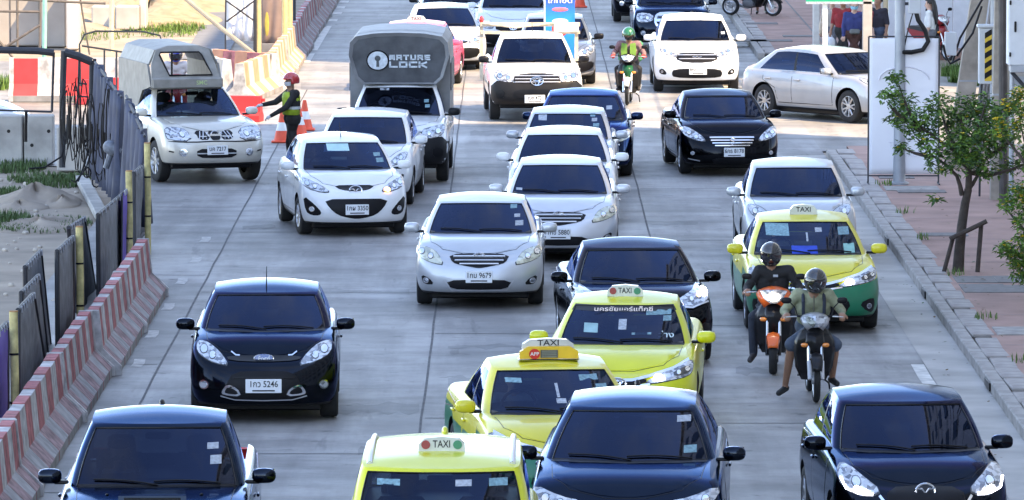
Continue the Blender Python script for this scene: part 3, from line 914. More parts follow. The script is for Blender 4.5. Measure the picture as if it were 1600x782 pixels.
def taxi_sign(root, P, sh, text='TAXI', y=None, style='plain', x=0.0):
    L = P['L']; yy = (P['yt'] + .35) if y is None else y
    z = sh.zr(x, yy)
    board = basic('taxi_sign_white', (.56, .57, .54), .35, var=.08, coat=.5)
    amber = basic('taxi_sign_amber', (.75, .48, .03), .35, var=.1, coat=.5)
    t = empty('taxi_sign', (x, yy - L / 2, z)); t.parent = root
    b = MB()
    w = {'plain': .185, 'wide': .205, 'big': .30, 'dome': .20}[style]; hh = {'plain': .125, 'wide': .125, 'big': .12, 'dome': .13}[style]
    prof = [(-w, -.01), (w, -.01), (w * .97, hh * .45), (w * .72, hh * .88), (0, hh), (-w * .72, hh * .88), (-w * .97, hh * .45)]
    b.prism(prof, -.055, .055, 'y')
    if style == 'big':
        t.scale = (.9, .9, .85)
        b2 = MB(); b2.prism([(-w * 1.15, -.01), (w * 1.15, -.01), (w * 1.12, .10), (w * .8, .16), (-w * .8, .16), (-w * 1.12, .10)], -.13, -.058, 'y')
        b2.build('sign_front', amber, t)
        b.V = [(v[0], v[1], v[2] + .13) for v in b.V]
        b.build('sign_body', board, t)
        b3 = MB(); b3.box((0, -.06, .0), (w * 2.34, .15, .03), bev=.01); b3.build('sign_base', M_CHROME, t)
        inst('lettering', text_mesh(text, .10, M_INK, 'xz', 1.15), t, (0, -.0585, .195))
        b4 = MB(); b4.lathe([(.001, 0), (.062, 0), (.064, .012)], 18, 'y', (-.17, -.145, .07)); d = b4.build('sign_disc', basic('sign_red', (.55, .03, .02), .4, var=.1), t)
        inst('lettering', text_mesh('APP', .06, M_PLATE, 'xz'), d, (-.17, -.1465, .07))
        b5 = MB(); b5.box((.0, -.134, .07), (.20, .012, .095)); d = b5.build('sign_display', basic('sign_display', (.09, .09, .08), .3, var=.2), t)
        b6 = MB()
        for q in range(4): b6.box((.0, -.141, .035 + .023 * q), (.17, .003, .009))
        b6.build('display_rows', basic('sign_display_rows', (.25, .25, .2), .4, var=.1), d)
    else:
        b.build('sign_body', board, t)
        lt = inst('lettering', text_mesh(text, hh * .72, M_INK, 'xz', (.78 if style == 'wide' else 1.0)), t, (0, -.0575, hh * .45))
        if style in ('wide',):
            for sx, cm in ((-1, basic('sign_red_dull', (.33, .05, .05), .4, var=.25)), (1, basic('sign_green_dull', (.04, .20, .11), .4, var=.25))):
                b4 = MB(); b4.lathe([(.001, 0), (hh * .30, 0), (hh * .32, .006)], 18, 'y', (sx * w * .68, -.062, hh * .42)); b4.build('sign_disc', cm, t)
        b7 = MB()
        for sx in (-1, 1): b7.box((sx * w * .5, 0, -.012), (.08, .1, .03), bev=.006)
        b7.build('sign_feet', M_BLACK, t)
    return t
# ------------------------------------------------------------------ the setting
def road_mat(name, base, warm=0.0, stain=.22):
    m, t, b = _mat(name)
    tc = t.nodes.new('ShaderNodeTexCoord')
    def noise(sc, det, vec_scale=None, rough=.6):
        n = t.nodes.new('ShaderNodeTexNoise'); n.inputs['Scale'].default_value = sc; n.inputs['Detail'].default_value = det; n.inputs['Roughness'].default_value = rough
        src = tc.outputs['Object']
        if vec_scale:
            mp = t.nodes.new('ShaderNodeMapping'); mp.inputs['Scale'].default_value = vec_scale
            t.links.new(src, mp.inputs[0]); src = mp.outputs[0]
        t.links.new(src, n.inputs['Vector'])
        return n.outputs[0]
    def ramp(src, p0, p1, c0, c1):
        r = t.nodes.new('ShaderNodeValToRGB'); r.color_ramp.elements[0].position, r.color_ramp.elements[1].position = p0, p1
        r.color_ramp.elements[0].color, r.color_ramp.elements[1].color = rgb(c0), rgb(c1)
        t.links.new(src, r.inputs[0]); return r.outputs[0]
    def mul(a, c, f=1.0):
        x = t.nodes.new('ShaderNodeMix'); x.data_type = 'RGBA'; x.blend_type = 'MULTIPLY'; x.inputs[0].default_value = f
        t.links.new(a, x.inputs[6]); t.links.new(c, x.inputs[7]); return x.outputs[2]
    k = lambda v: (v, v, v)
    o = ramp(noise(.35, 6), .40, .60, [c * (1 - stain) for c in base], [c * (1 + stain * .5) for c in base])
    o = mul(o, ramp(noise(1.0, 6, (1.2, .10, 1)), .42, .60, k(.66), k(1.0)))      # tyre-polished streaks along the lanes
    o = mul(o, ramp(noise(1.0, 5, (.22, .75, 1)), .40, .52, k(.74), k(1.0)))      # cross-wise patching of the slabs
    o = mul(o, ramp(noise(9, 6, None, .75), .30, .62, k(.86), k(1.0)))
    o = mul(o, ramp(noise(2.2, 4), .29, .37, k(.48), k(1.0)))                     # oil spots
    o = mul(o, ramp(noise(1.0, 3, (3.5, .35, 1)), .28, .36, k(.68), k(1.0)))    # skid and drip lines
    t.links.new(o, b.inputs['Base Color'])
    rr = t.nodes.new('ShaderNodeMapRange'); rr.inputs[3].default_value, rr.inputs[4].default_value = .42, .78
    t.links.new(noise(1.2, 4), rr.inputs[0]); t.links.new(rr.outputs[0], b.inputs['Roughness'])
    bp = t.nodes.new('ShaderNodeBump'); bp.inputs['Strength'].default_value = .25; bp.inputs['Distance'].default_value = .006
    t.links.new(noise(45, 5), bp.inputs['Height']); t.links.new(bp.outputs[0], b.inputs['Normal'])
    MAT[name] = m
    return m
M_ROAD = road_mat('concrete_road', (.335, .325, .315), stain=.30)
M_SIDE = road_mat('side_street', (.31, .295, .275))
M_SAND = basic('site_sand', (.29, .24, .185), .95, var=.28, scale=.9, bump=.6, bscale=6, detail=8)
M_PAVE = basic('pavement_pink', (.36, .23, .19), .85, var=.22, scale=1.3, bump=.15, bscale=30, detail=8)
M_KERB = basic('kerb_concrete', (.33, .31, .29), .85, var=.3, scale=5, bump=.3, bscale=20)
M_KERBT = basic('kerb_top_stone', (.36, .33, .31), .85, var=.25, scale=4, bump=.3, bscale=20)
M_GUT = basic('gutter_concrete', (.40, .385, .36), .85, var=.22, scale=1.1, bump=.2, bscale=30, detail=7)
M_LINE = basic('worn_road_paint', (.58, .57, .54), .75, var=.3, scale=5, detail=8)
M_LINEF = basic('faded_road_paint', (.44, .435, .42), .75, var=.35, scale=9, detail=8)
M_SEAL = basic('joint_sealant', (.085, .085, .09), .8, var=.4, scale=3)
M_SLAB = basic('grate_slab', (.20, .19, .185), .9, var=.2, scale=8, bump=.2)
M_CONC = basic('old_concrete', (.36, .35, .33), .9, var=.3, scale=2.2, bump=.3, bscale=14, detail=8)
M_CONCP = basic('pale_concrete', (.42, .40, .37), .9, var=.2, scale=1.6, bump=.25, bscale=12, detail=8)
M_GRASS = basic('grass_blade', (.07, .12, .035), .8, var=.4, scale=8)

def sheet(name, pts, z, mat, kind='structure'):
    V = [(x, y, z) for x, y in pts]
    o = mk(name, V, [tuple(range(len(V)))], mat, smooth=False)
    if o.data.polygons[0].normal.z < 0: o.data.flip_normals()
    tag(o, kind=kind); return o
KX = 5.69
sheet('ground', [(-500, -60), (500, -60), (500, 1200), (-500, 1200)], -.03, M_SAND)
sheet('road', [(-6.6, 20), (KX, 20), (KX, 500), (-5.1, 500), (-5.1, 146), (-6.6, 112)], .0, M_ROAD)
sheet('side_street', [(KX, 117.2), (40, 117.2), (40, 141), (KX, 141)], -.004, M_SIDE)
sheet('site_entrance_road', [(-6.4, 112.5), (-5.4, 143), (-16, 150), (-30, 150), (-30, 117), (-9, 114)], -.008, M_SIDE)

# joints between the concrete slabs
def line_pts(name, pts, w, mat, z=.004, kind='structure'):
    V = []
    for i, p in enumerate(pts):
        p = Vector((p[0], p[1])); a = Vector(pts[max(i - 1, 0)][:2]); b = Vector(pts[min(i + 1, len(pts) - 1)][:2])
        t = (b - a).normalized(); n = Vector((-t.y, t.x)) * w / 2
        V += [(p.x + n.x, p.y + n.y, z), (p.x - n.x, p.y - n.y, z)]
    F = [(2 * i, 2 * i + 1, 2 * i + 3, 2 * i + 2) for i in range(len(pts) - 1)]
    o = mk(name, V, F, mat, smooth=False)
    if o.data.polygons[0].normal.z < 0: o.data.flip_normals()
    return tag(o, kind=kind)
def wob(x, y0, y1, a=.009, st=2.2):
    n = int((y1 - y0) / st); return [(x + rnd.uniform(-a, a), y0 + (y1 - y0) * i / n) for i in range(n + 1)]
for x, y0, y1 in ((-4.36, 46, 136), (-1.035, 40, 210), (2.13, 40, 210)):
    line_pts('slab_joint', wob(x, y0, y1), .028, M_SEAL)
for x0, x1, ys in ((-1.0, 2.1, (73.0, 82.9, 93, 103, 113, 124, 150, 162)), (-4.33, -1.07, (57.4, 69.5, 88.8, 99, 109, 150, 165)), (2.16, 5.0, (62, 72.5, 84, 97.5, 108, 150)), (-6.4, -4.4, (66, 79, 91.5, 104))):
    for y in ys:
        line_pts('slab_joint', [(x0 + (x1 - x0) * i / 5, y + rnd.uniform(-.03, .03)) for i in range(6)], .035, M_SEAL)
M_PATCH = road_mat('repair_patch', (.235, .23, .225), stain=.35)
for (x0, y0, x1, y1) in ((526, 631, 655, 646), (400, 452, 640, 459), (380, 352, 430, 358), (700, 590, 760, 606), (1010, 345, 1090, 351), (560, 700, 590, 712), (880, 700, 960, 706), (1150, 575, 1215, 585), (470, 130, 545, 141), (735, 205, 790, 212), (300, 250, 420, 258), (700, 540, 860, 544)):
    a, b_, c, d = gp(x0, y1), gp(x1, y1), gp(x1, y0), gp(x0, y0); n = 9; V = []; A = []
    for i in range(n): A.append((a.x + (b_.x - a.x) * i / (n - 1), a.y + rnd.uniform(-.25, .25)))
    for i in range(n): A.append((c.x + (d.x - c.x) * i / (n - 1), c.y + rnd.uniform(-.25, .25)))
    sheet('road_patch', A, .0022, M_PATCH)
# worn edge markings
pp = gp(305, 407)
for px, py in ((305, 407), (320, 375), (283, 440), (262, 480), (237, 523), (215, 568)):
    p = gp(px, py); line_pts('worn_lane_mark', [(p.x, p.y - .45), (p.x + .02, p.y), (p.x, p.y + .5)], .14, M_LINEF)
for y0, y1 in ((50, 62), (62.4, 71), (71.3, 79)):
    line_pts('edge_line', [(5.02 + rnd.uniform(-.02, .02), y0 + (y1 - y0) * i / 5) for i in range(6)], .16, M_LINE)
for px, py, l in ((538, 3, 1.2), (532, 12, 1.2), (527, 21, 1.3), (520, 32, 1.2)):
    p = gp(px, py); line_pts('edge_line', [(p.x, p.y - l / 2), (p.x, p.y + l / 2)], .24, M_LINE)
for a, b in (((511, 41), (488, 79)), ((484, 84), (476, 98))):
    p, q = gp(*a), gp(*b); line_pts('edge_line', [(p.x, p.y), (q.x, q.y)], .24, M_LINE)
p, q = gp(962, 134), gp(1195, 137)
line_pts('stop_line', [(p.x, p.y), (q.x, q.y)], .35, M_LINE)
p, q = gp(930, 115), gp(1160, 119)

# pavement on the right, raised one kerb step, near and far of the side street
PZ = .14
def pavement(y0, y1, x1=14):
    V = [(KX + .42, y0, PZ - .004), (x1, y0, PZ - .004), (x1, y1, PZ - .004), (KX + .42, y1, PZ - .004)]
    o = mk('pavement', V + [(x, y, -.2) for x, y, z in V], [(0, 1, 2, 3), (0, 4, 5, 1), (2, 6, 7, 3)], M_PAVE, smooth=False)
    tag(o, kind='structure'); return o
pv1 = pavement(30, 116.6); pv2 = pavement(148.0, 400, 16)
sheet('gutter', [(5.12, 40), (KX, 40), (KX, 116), (5.12, 116)], .006, M_GUT)
def kerb(y0, y1, holes=()):
    o = MB(); o.box((KX + .085, (y0 + y1) / 2, -.05), (.16, y1 - y0, .1)); k = o.build('kerb', M_KERB); tag(k, kind='structure')
    y = y0; i = 0
    meA, meB = [], []
    for q in range(3):
        b = MB(); b.box((0, 0, 0), (.17, 1.27, .15), bev=.015); m = b.mesh(M_KERB, False); meA.append(m)
        b = MB(); b.box((0, 0, 0), (.30, 1.20 + .02 * q, .05), bev=.012); m = b.mesh(M_KERBT, False); meB.append(m)
    while y < y1 - .6:
        inst('kerb_stone', meA[i % 3], k, (KX + .085 + rnd.uniform(-.002, .002), y + .64, .067 + rnd.uniform(-.002, .002)), (0, 0, rnd.uniform(-.0015, .0015)))
        inst('edging_stone', meB[i % 3], k, (KX + .325 + rnd.uniform(-.02, .02), y + .64 + rnd.uniform(-.1, .1), .118 + rnd.uniform(-.008, .012)), (rnd.uniform(-.006, .006), rnd.uniform(-.01, .01), rnd.uniform(-.03, .03)), (rnd.uniform(.92, 1.05), rnd.uniform(.86, 1), 1))
        y += 1.28; i += 1
    return k
kn = kerb(44, 116); kf = kerb(148, 230)
# kerb inlets
for px, py in ((1428, 466), (1525, 610), (1372, 383)):
    p = gp(px, py); b = MB(); b.box((0, 0, 0), (.02, .75, .10), bev=.004)
    o = b.build('kerb_inlet', M_BLACK, kn, loc=(KX - .012, p.y, .075))
# pavement slabs and gratings
_pz = [0]
def pslab(px, py, w, l, mat, name='paving_slab', z=.006, parent=None):
    _pz[0] += .0013; z += _pz[0]
    p = gp(px, py, PZ); p.x = max(p.x, KX + .51 + w / 2); b = MB(); b.box((0, 0, 0), (w, l, .02), bev=.004)
    return b.build(name, mat, parent or pv1, loc=(p.x, p.y, PZ + z - .013), smooth=False)
for px, py, w, l in ((1475, 437, .62, 1.0), (1540, 437, .62, 1.0), (1463, 450, .62, 1.05), (1525, 452, 1.0, 1.05), (1585, 437, .55, 1.0)):
    pslab(px, py, w, l, M_SLAB)
pslab(1460, 367, .72, .55, M_SLAB, 'drain_grating'); pslab(1400, 277, .6, .7, M_SLAB, 'drain_grating'); pslab(1575, 518, 1.1, 1.0, M_KERB, 'patched_slab')
pslab(1400, 295, .9, .9, M_KERB, 'pole_footing', .004); pslab(1440, 300, .8, .5, M_SLAB)
for px, py, w, l in ((1580, 770, .5, 2.0), (1545, 757, .6, 1.4)): pslab(px, py, w, l, M_SLAB)
# faint joints of the pavement
for y in range(52, 116, 4):
    o = line_pts('pavement_joint', [(KX + .5, y + rnd.uniform(-.05, .05)), (8, y + rnd.uniform(-.05, .05)), (12, y)], .03, M_SLAB, PZ + .004)
for y in (150, 153.5, 157, 161, 165, 170, 175):
    line_pts('pavement_joint', [(KX + .5, y), (9, y + .1), (14, y)], .05, M_SLAB, PZ + .004)
for x in (7.4, 8.9, 10.4): line_pts('pavement_joint', [(x, 148.2), (x + .1, 200)], .045, M_SLAB, PZ + .004)
for px, py, w in ((1168, 64, .9), (1205, 64, 1.0), (1190, 37, .8), (1262, 57, 1.2)):
    p = gp(px, py, PZ); b = MB(); b.box((0, 0, 0), (w, .7, .02)); b.build('drain_grating', M_SLAB, pv2, loc=(p.x, p.y, PZ + .004), smooth=False)

# the rows of shophouses off to the right whose shade lies over the street
def shophouse_row(y0, y1, x0, h, label):
    wall = basic('shophouse_render', (.55, .53, .50), .9, var=.12, scale=.5)
    t = empty('shophouse_row', (x0 + 6, (y0 + y1) / 2, 0), 0, label, 'building', 'shophouses along the street')
    b = MB(); b.box((0, 0, h / 2), (12, y1 - y0, h)); b.build('wall', wall, t, smooth=False)
    b = MB(); n = max(1, int((y1 - y0) / 4)); st = max(3, int(h / 3.3))
    for i in range(n):
        for j in range(1, st):
            b.box((-6.0, -(y1 - y0) / 2 + 2 + i * 4, j * 3.3 + 1.7), (.12, 2.2, 1.5))
    b.build('window', basic('shop_glass', (.05, .07, .09), .1, var=.1), t, smooth=False)
    b = MB(); b.box((-6.2, 0, h + .25), (.7, y1 - y0 + .4, .5)); b.build('cornice', wall, t, smooth=False)
    return t
shophouse_row(-40, 108.5, 12.6, 34, 'tall pale shophouse row standing right of the street before the junction')
shophouse_row(133.0, 330, 15.5, 32, 'lower pale shophouse row right of the street beyond the junction')

# overhead line along the right-hand pavement: out of frame, but mirrored in bonnets and windscreens
cablem = basic('line_black', (.012, .012, .013), .5, var=.1); polem = basic('line_pole_concrete', (.33, .31, .28), .9, var=.2)
for i, y in enumerate((34, 66, 98, 163)):
    t = empty('utility_pole', (9.4, y, PZ), 0, 'tall concrete utility pole with crossarms on the right pavement, ' + ('nearest the footbridge', 'second from the footbridge', 'third from the footbridge', 'beyond the junction')[i], 'pole', 'utility poles')
    b = MB(); b.prism([(-.15, -.12), (.15, -.12), (.15, .12), (-.15, .12)], 0, 11.5); b.build('shaft', polem, t, smooth=False)
    for z in (9.0, 10.2, 11.2):
        b = MB(); b.box((-.7, 0, z), (2.6, .12, .12)); b.build('crossarm', polem, t, smooth=False)
        for x in (-1.9, -1.1, -.4): b = MB(); b.lathe([(.03, 0), (.06, .06), (.04, .12), (.06, .16), (.001, .2)], 10, 'z', (x, 0, z + .06)); b.build('insulator', polem, t)
t = empty('power_line', (8.6, 98, 9), 0, 'black overhead wires strung along the right pavement', 'wires')
for z, xs in ((9.2, (-1.1, -.3, .4)), (10.4, (-1.1, -.3, .4)), (11.4, (-1.1, .4)), (6.8, (.5, .6, .7))):
    for x in xs:
        pts = []
        for (ya, yb_) in ((2, 34), (34, 66), (66, 98), (98, 163), (163, 220)):
            for k in range(8):
                u = k / 8; pts.append((x, ya + (yb_ - ya) * u - 98, z - 9 - .5 * 4 * u * (1 - u)))
        b = MB(); b.tube(pts, .018 if z > 7 else .03, 5); b.build('wire', cablem, t)
# ------------------------------------------------------------------ the traffic
SD, HB, SU, PU = 'sedan', 'hatch', 'suv', 'pickup'
NAVY, DKBLUE, BLACKP = (.007, .010, .017), (.008, .013, .024), (.004, .005, .008)
WHITE, SILVER = (.78, .79, .80), (.50, .52, .55)
YEL = (.64, .64, .004)
YELP = (.68, .60, .02)
TGREEN = paint('taxi_green', (.005, .16, .075))
# front ends, measured on the picture: (centre, ground under the nose, pixels per metre)
F_COROLLA = dict(ref=(379, 673, 364), items=[
    ('lamp', [(552, 455), (585, 405), (620, 385), (690, 370), (699, 388), (685, 415), (650, 435), (600, 450)], dict(lens=M_LENSY, bulbs=[(662, 398, 16), (618, 418, 15)])),
    ('half', 'grille', M_GRILLE, [(379, 405), (530, 411), (510, 445), (470, 455), (400, 468), (379, 470)]),
    ('slat', M_SILVERTRIM, 421, 128, 4), ('slat', M_SILVERTRIM, 437, 120, 4), ('slat', M_SILVERTRIM, 452, 96, 4),
    ('half', 'lower_intake', M_BLACK, [(379, 525), (545, 530), (515, 574), (379, 576)]),
    ('trim', M_SILVERTRIM, [(379, 578), (515, 576), (548, 530)], 7),
    ('side', 'fog_recess', M_BLACK, [(600, 553), (625, 522), (665, 508), (658, 545), (640, 555)]), ('fog', 640, 534, 15),
    ('plate', (379, 512)), ('badge', (379, 418), 'ovals', 24)])
F_FIESTA = dict(ref=(420, 775, 435), items=[
    ('lamp', [(590, 488), (640, 430), (690, 395), (740, 385), (755, 398), (750, 430), (720, 455), (660, 478)], dict(bulbs=[(718, 420, 22), (675, 445, 20)])),
    ('half', 'upper_grille', M_BLACK, [(420, 446), (610, 450), (590, 468), (420, 474)]),
    ('half', 'lower_grille', M_GRILLE, [(420, 512), (570, 516), (605, 580), (632, 630), (590, 648), (420, 652)]),
    ('side', 'fog_frame', M_CHROME, [(528, 637), (548, 595), (600, 575), (628, 612), (622, 630)], .010), ('side', 'fog_recess', M_BLACK, [(543, 627), (556, 604), (596, 588), (612, 612), (606, 622)], .016),
    ('slat', M_BLACK, 545, 150, 6), ('slat', M_BLACK, 615, 100, 6),
    ('fog', 715, 583, 23), ('trim', M_CHROME, [(583, 430), (560, 446), (540, 447)], 6),
    ('trim', M_SILVERTRIM, [(420, 655), (560, 652), (632, 634)], 5),
    ('plate', (420, 583), .41), ('badge', (420, 458), 'blue_oval', 42)])
F_MAZDA2 = dict(ref=(443, 690, 322), items=[
    ('lamp', [(172, 402), (210, 408), (290, 445), (315, 468), (275, 470), (215, 455), (185, 432)], dict(bulbs=[(212, 430, 13), (245, 445, 12)], lit=[(285, 464, 15, .6, 1, M_LITWARM)])),
    ('half', 'grille', M_BLACK, [(443, 440), (340, 441), (372, 460), (443, 466)]),
    ('half', 'lower_intake', M_GRILLE, [(443, 501), (283, 502), (308, 545), (350, 580), (400, 592), (443, 598)]),
    ('side', 'fog_recess', M_BLACK, [(188, 485), (240, 530), (270, 565), (262, 582), (225, 583), (198, 565)]), ('fog', 226, 551, 13),
    ('plate', (443, 552)), ('badge', (443, 463), 'wing', 27)])
F_CIAZ = dict(ref=(382, 757, 238), items=[
    ('lamp', [(183, 563), (205, 558), (242, 580), (270, 602), (268, 614), (230, 607), (200, 595), (188, 582)], dict(bulbs=[(210, 580, 10), (236, 596, 10)])),
    ('half', 'grille', M_GRILLE, [(382, 594), (480, 597), (460, 632), (382, 636)]),
    ('slat', M_CHROME, 600, 92, 5), ('slat', M_CHROME, 610, 88, 4), ('slat', M_CHROME, 620, 82, 4), ('slat', M_CHROME, 630, 72, 4),
    ('half', 'lower_intake', M_GRILLE, [(382, 680), (470, 682), (455, 706), (382, 708)]),
    ('fog', 220, 661, 9), ('trim', M_SILVERTRIM, [(205, 684), (250, 692)], 4),
    ('plate', (388, 656)), ('badge', (382, 611), 'ess', 13)])
F_HARRIER = dict(ref=(238, 396, 199), items=[
    ('lamp', [(82, 208), (110, 212), (150, 228), (158, 246), (120, 238), (88, 228)], dict(bulbs=[(105, 222, 7), (130, 232, 6)])),
    ('half', 'grille', M_GRILLE, [(238, 227), (333, 231), (318, 262), (238, 268)]), ('slat', M_SILVERTRIM, 238, 80, 2.5), ('slat', M_SILVERTRIM, 252, 76, 2.5),
    ('half', 'lower_intake', M_GRILLE, [(238, 290), (335, 293), (345, 312), (335, 328), (238, 331)]),
    ('side', 'fog_recess', M_BLACK, [(80, 298), (95, 291), (112, 310), (105, 319), (82, 313)]), ('fog', 93, 305, 5),
    ('half', 'under_bumper', M_BLACK, [(238, 349), (390, 347), (386, 372), (238, 376)]),
    ('plate', (241, 300), .37), ('badge', (238, 246), 'bird', 17)])
F_REVO = dict(ref=(380, 759, 309), items=[
    ('half', 'bumper', basic('bumper_plastic', (.014, .014, .016), .5, var=.15, spec=.2), [(380, 532), (235, 518), (108, 506), (104, 640), (165, 668), (380, 682)], .012),
    ('lamp', [(126, 448), (180, 458), (243, 474), (240, 512), (205, 518), (150, 508), (126, 482)], dict(bulbs=[(158, 480, 17), (205, 492, 13)])),
    ('half', 'grille', M_GRILLE, [(380, 468), (515, 476), (522, 524), (380, 533)], .014), ('slat', M_SILVERTRIM, 484, 132, 4, .022), ('slat', M_SILVERTRIM, 500, 132, 4, .022), ('slat', M_SILVERTRIM, 517, 132, 4, .022),
    ('half', 'lower_intake', M_BLACK, [(380, 560), (245, 560), (235, 610), (380, 618)], .018),
    ('side', 'fog_recess', M_BLACK, [(135, 568), (190, 562), (185, 612), (135, 617)], .018),
    ('plate', (366, 617), .40), ('badge', (380, 510), 'ovals', 33)])
F_NISSAN = dict(ref=(468, 748, 271), items=[
    ('lamp', [(247, 489), (290, 486), (345, 499), (352, 545), (252, 541), (242, 518)], dict(lens=M_LENS, bulbs=[(315, 517, 15)], lit=[(263, 522, 10, 1.0, 0, M_AMBER)])),
    ('side', 'grille_mesh', M_GRILLE, [(375, 503), (428, 503), (444, 541), (388, 541)]), ('half', 'grille_mesh', M_GRILLE, [(468, 505), (496, 505), (490, 541), (468, 543)]),
    ('trim', M_SILVERTRIM, [(390, 538), (404, 506)], 4), ('trim', M_SILVERTRIM, [(406, 538), (420, 506)], 4), ('trim', M_SILVERTRIM, [(424, 538), (434, 512)], 4),
    ('half', 'bumper_gap', M_BLACK, [(468, 545), (352, 549), (250, 545), (250, 549), (352, 554), (468, 550)], .006),
    ('half', 'lower_intake', M_BLACK, [(468, 582), (562, 582), (560, 622), (468, 625)]), ('slat', M_SILVERTRIM, 603, 92, 5),
    ('fog', 312, 599, 18), ('trim', M_BLACK, [(252, 592), (272, 596)], 6),
    ('plate', (470, 588)), ('badge', (468, 521), 'bar', 21)])
F_ALTIS = dict(ref=(350, 770, 310), items=[     # the newer taxi: slim lamps joined by a chrome bar
    ('lamp', [(445, 578), (500, 552), (540, 540), (590, 515), (606, 522), (604, 548), (590, 562), (540, 572), (470, 582)], dict(bulbs=[(560, 550, 9), (588, 540, 9)], dark=[[(540, 548), (596, 528), (596, 552), (545, 562)]], lit=[(492, 566, 16, .55, 1)])),
    ('half', 'grille', M_GRILLE, [(350, 572), (450, 566), (450, 582), (350, 592)]), ('trim', M_CHROME, [(350, 573), (400, 572), (460, 560), (540, 537), (592, 512)], 8), ('trim', M_CHROME, [(350, 593), (400, 592), (462, 584)], 6),
    ('half', 'lower_intake', M_GRILLE, [(350, 622), (450, 622), (500, 645), (470, 690), (350, 694)]), ('slat', M_BLACK, 650, 130, 4), ('slat', M_BLACK, 668, 120, 4),
    ('side', 'fog_recess', M_BLACK, [(530, 648), (590, 625), (598, 650), (590, 690), (560, 680)]), ('fog', 572, 660, 11),
    ('plate', (350, 660)), ('badge', (350, 582), 'ovals', 26)])
F_CIVIC = dict(ref=(370, 680, 310), items=[
    ('lamp', [(475, 455), (520, 425), (585, 398), (632, 385), (640, 400), (620, 440), (560, 458)], dict(bulbs=[(560, 432, 10), (590, 422, 10)], lit=[(612, 412, 12, .9, 1), (590, 420, 9, .7, 1, M_LITWARM)], strip=[([(480, 460), (560, 462), (622, 442)], 5, M_SILVERTRIM)])),
    ('half', 'grille', M_GRILLE, [(370, 455), (480, 448), (480, 475), (370, 485)]), ('trim', M_CHROME, [(370, 452), (480, 446)], 9),
    ('half', 'lower_intake', M_GRILLE, [(370, 545), (500, 545), (520, 590), (370, 598)]), ('side', 'fog_recess', M_BLACK, [(560, 530), (625, 510), (630, 560), (575, 580)]),
    ('plate', (370, 520)), ('badge', (370, 466), 'h', 24)])
F_CX = dict(ref=(0, 0, 100), items=[
    ('lamp', [(40, -80), (60, -83), (84, -92), (86, -84), (70, -74), (45, -71)], dict(bulbs=[(60, -78, 4), (74, -82, 4)])),
    ('half', 'grille', M_GRILLE, [(0, -78), (38, -76), (40, -60), (28, -48), (0, -46)]), ('trim', M_CHROME, [(0, -45), (28, -47), (40, -60), (46, -70)], 2.5),
    ('half', 'lower_intake', M_GRILLE, [(0, -40), (60, -40), (55, -30), (0, -28)]),
    ('plate', (0, -52)), ('badge', (0, -68), 'wing', 7)])
F_MAZ27 = dict(ref=(0, 0, 100), items=[
    ('lamp', [(42, -70), (55, -80), (68, -90), (77, -89), (79, -78), (72, -69), (52, -66)], dict(bulbs=[(64, -77, 5)], lit=[(64, -71, 2.6, .8), (57, -69, 2, .8)], strip=[([(50, -67), (62, -67), (73, -71), (77, -80)], 1.3, M_LIT)])),
    ('half', 'grille', M_GRILLE, [(0, -74), (36, -72), (38, -58), (24, -46), (0, -44)]), ('trim', M_CHROME, [(0, -43), (24, -45), (38, -58), (44, -66)], 2.5),
    ('half', 'lower_intake', M_GRILLE, [(0, -38), (55, -38), (50, -28), (0, -26)]),
    ('plate', (0, -50)), ('badge', (0, -70), 'wing', 8)])
F_HILUX = dict(ref=(0, 0, 100), items=[
    ('lamp', [(44, -84), (56, -88), (78, -94), (82, -80), (78, -70), (50, -70)], dict(bulbs=[(62, -79, 5), (74, -80, 4)])),
    ('half', 'grille', M_CHROME, [(0, -88), (40, -86), (40, -66), (0, -64)]), ('slat', M_GRILLE, -82, 34, 4), ('slat', M_GRILLE, -73, 34, 4),
    ('half', 'lower_intake', M_GRILLE, [(0, -55), (50, -55), (46, -42), (0, -40)]), ('fog', 66, -50, 5), ('plate', (0, -54)), ('badge', (0, -77), 'ovals', 9)])
F_VIOS = dict(ref=(282, 503, 279), items=[
    ('lamp', [(72, 268), (82, 262), (108, 266), (145, 296), (152, 318), (104, 308), (80, 290)], dict(bulbs=[(100, 285, 12), (125, 300, 11)])),
    ('half', 'grille', M_GRILLE, [(282, 318), (200, 312), (210, 340), (282, 346)]), ('slat', M_SILVERTRIM, 328, 74, 4),
    ('half', 'lower_intake', M_GRILLE, [(282, 395), (185, 392), (200, 428), (282, 432)]), ('side', 'fog_recess', M_BLACK, [(82, 345), (120, 378), (128, 400), (90, 395)]), ('fog', 104, 384, 10),
    ('plate', (282, 372)), ('badge', (282, 330), 'ovals', 17)])
F_WHITE8 = dict(ref=(0, 0, 100), items=[
    ('lamp', [(44, -66), (56, -72), (80, -80), (84, -72), (72, -62), (48, -58)], dict(bulbs=[(60, -67, 4), (73, -71, 4)])),
    ('half', 'grille', M_GRILLE, [(0, -70), (42, -68), (42, -61), (0, -60)]), ('trim', M_CHROME, [(0, -66), (44, -66)], 2),
    ('half', 'lower_intake', M_GRILLE, [(0, -50), (62, -52), (72, -44), (60, -28), (0, -26)]), ('plate', (0, -36)), ('badge', (0, -66), 'ovals', 8)])
F_RANGER = dict(ref=(0, 0, 100), items=[
    ('lamp', [(44, -92), (80, -96), (84, -84), (78, -74), (46, -76)], dict(bulbs=[(58, -84, 5), (72, -85, 5)])),
    ('half', 'grille', M_CHROME, [(0, -98), (38, -96), (44, -78), (36, -62), (0, -60)]), ('half', 'grille_mesh', M_GRILLE, [(0, -93), (34, -91), (39, -78), (32, -66), (0, -65)], .010), ('slat', M_CHROME, -79, 38, 6, .02),
    ('half', 'lower_intake', M_GRILLE, [(0, -52), (60, -54), (55, -40), (0, -38)]), ('fog', 68, -50, 6), ('plate', (0, -52)), ('badge', (0, -79), 'blue_oval', 10)])
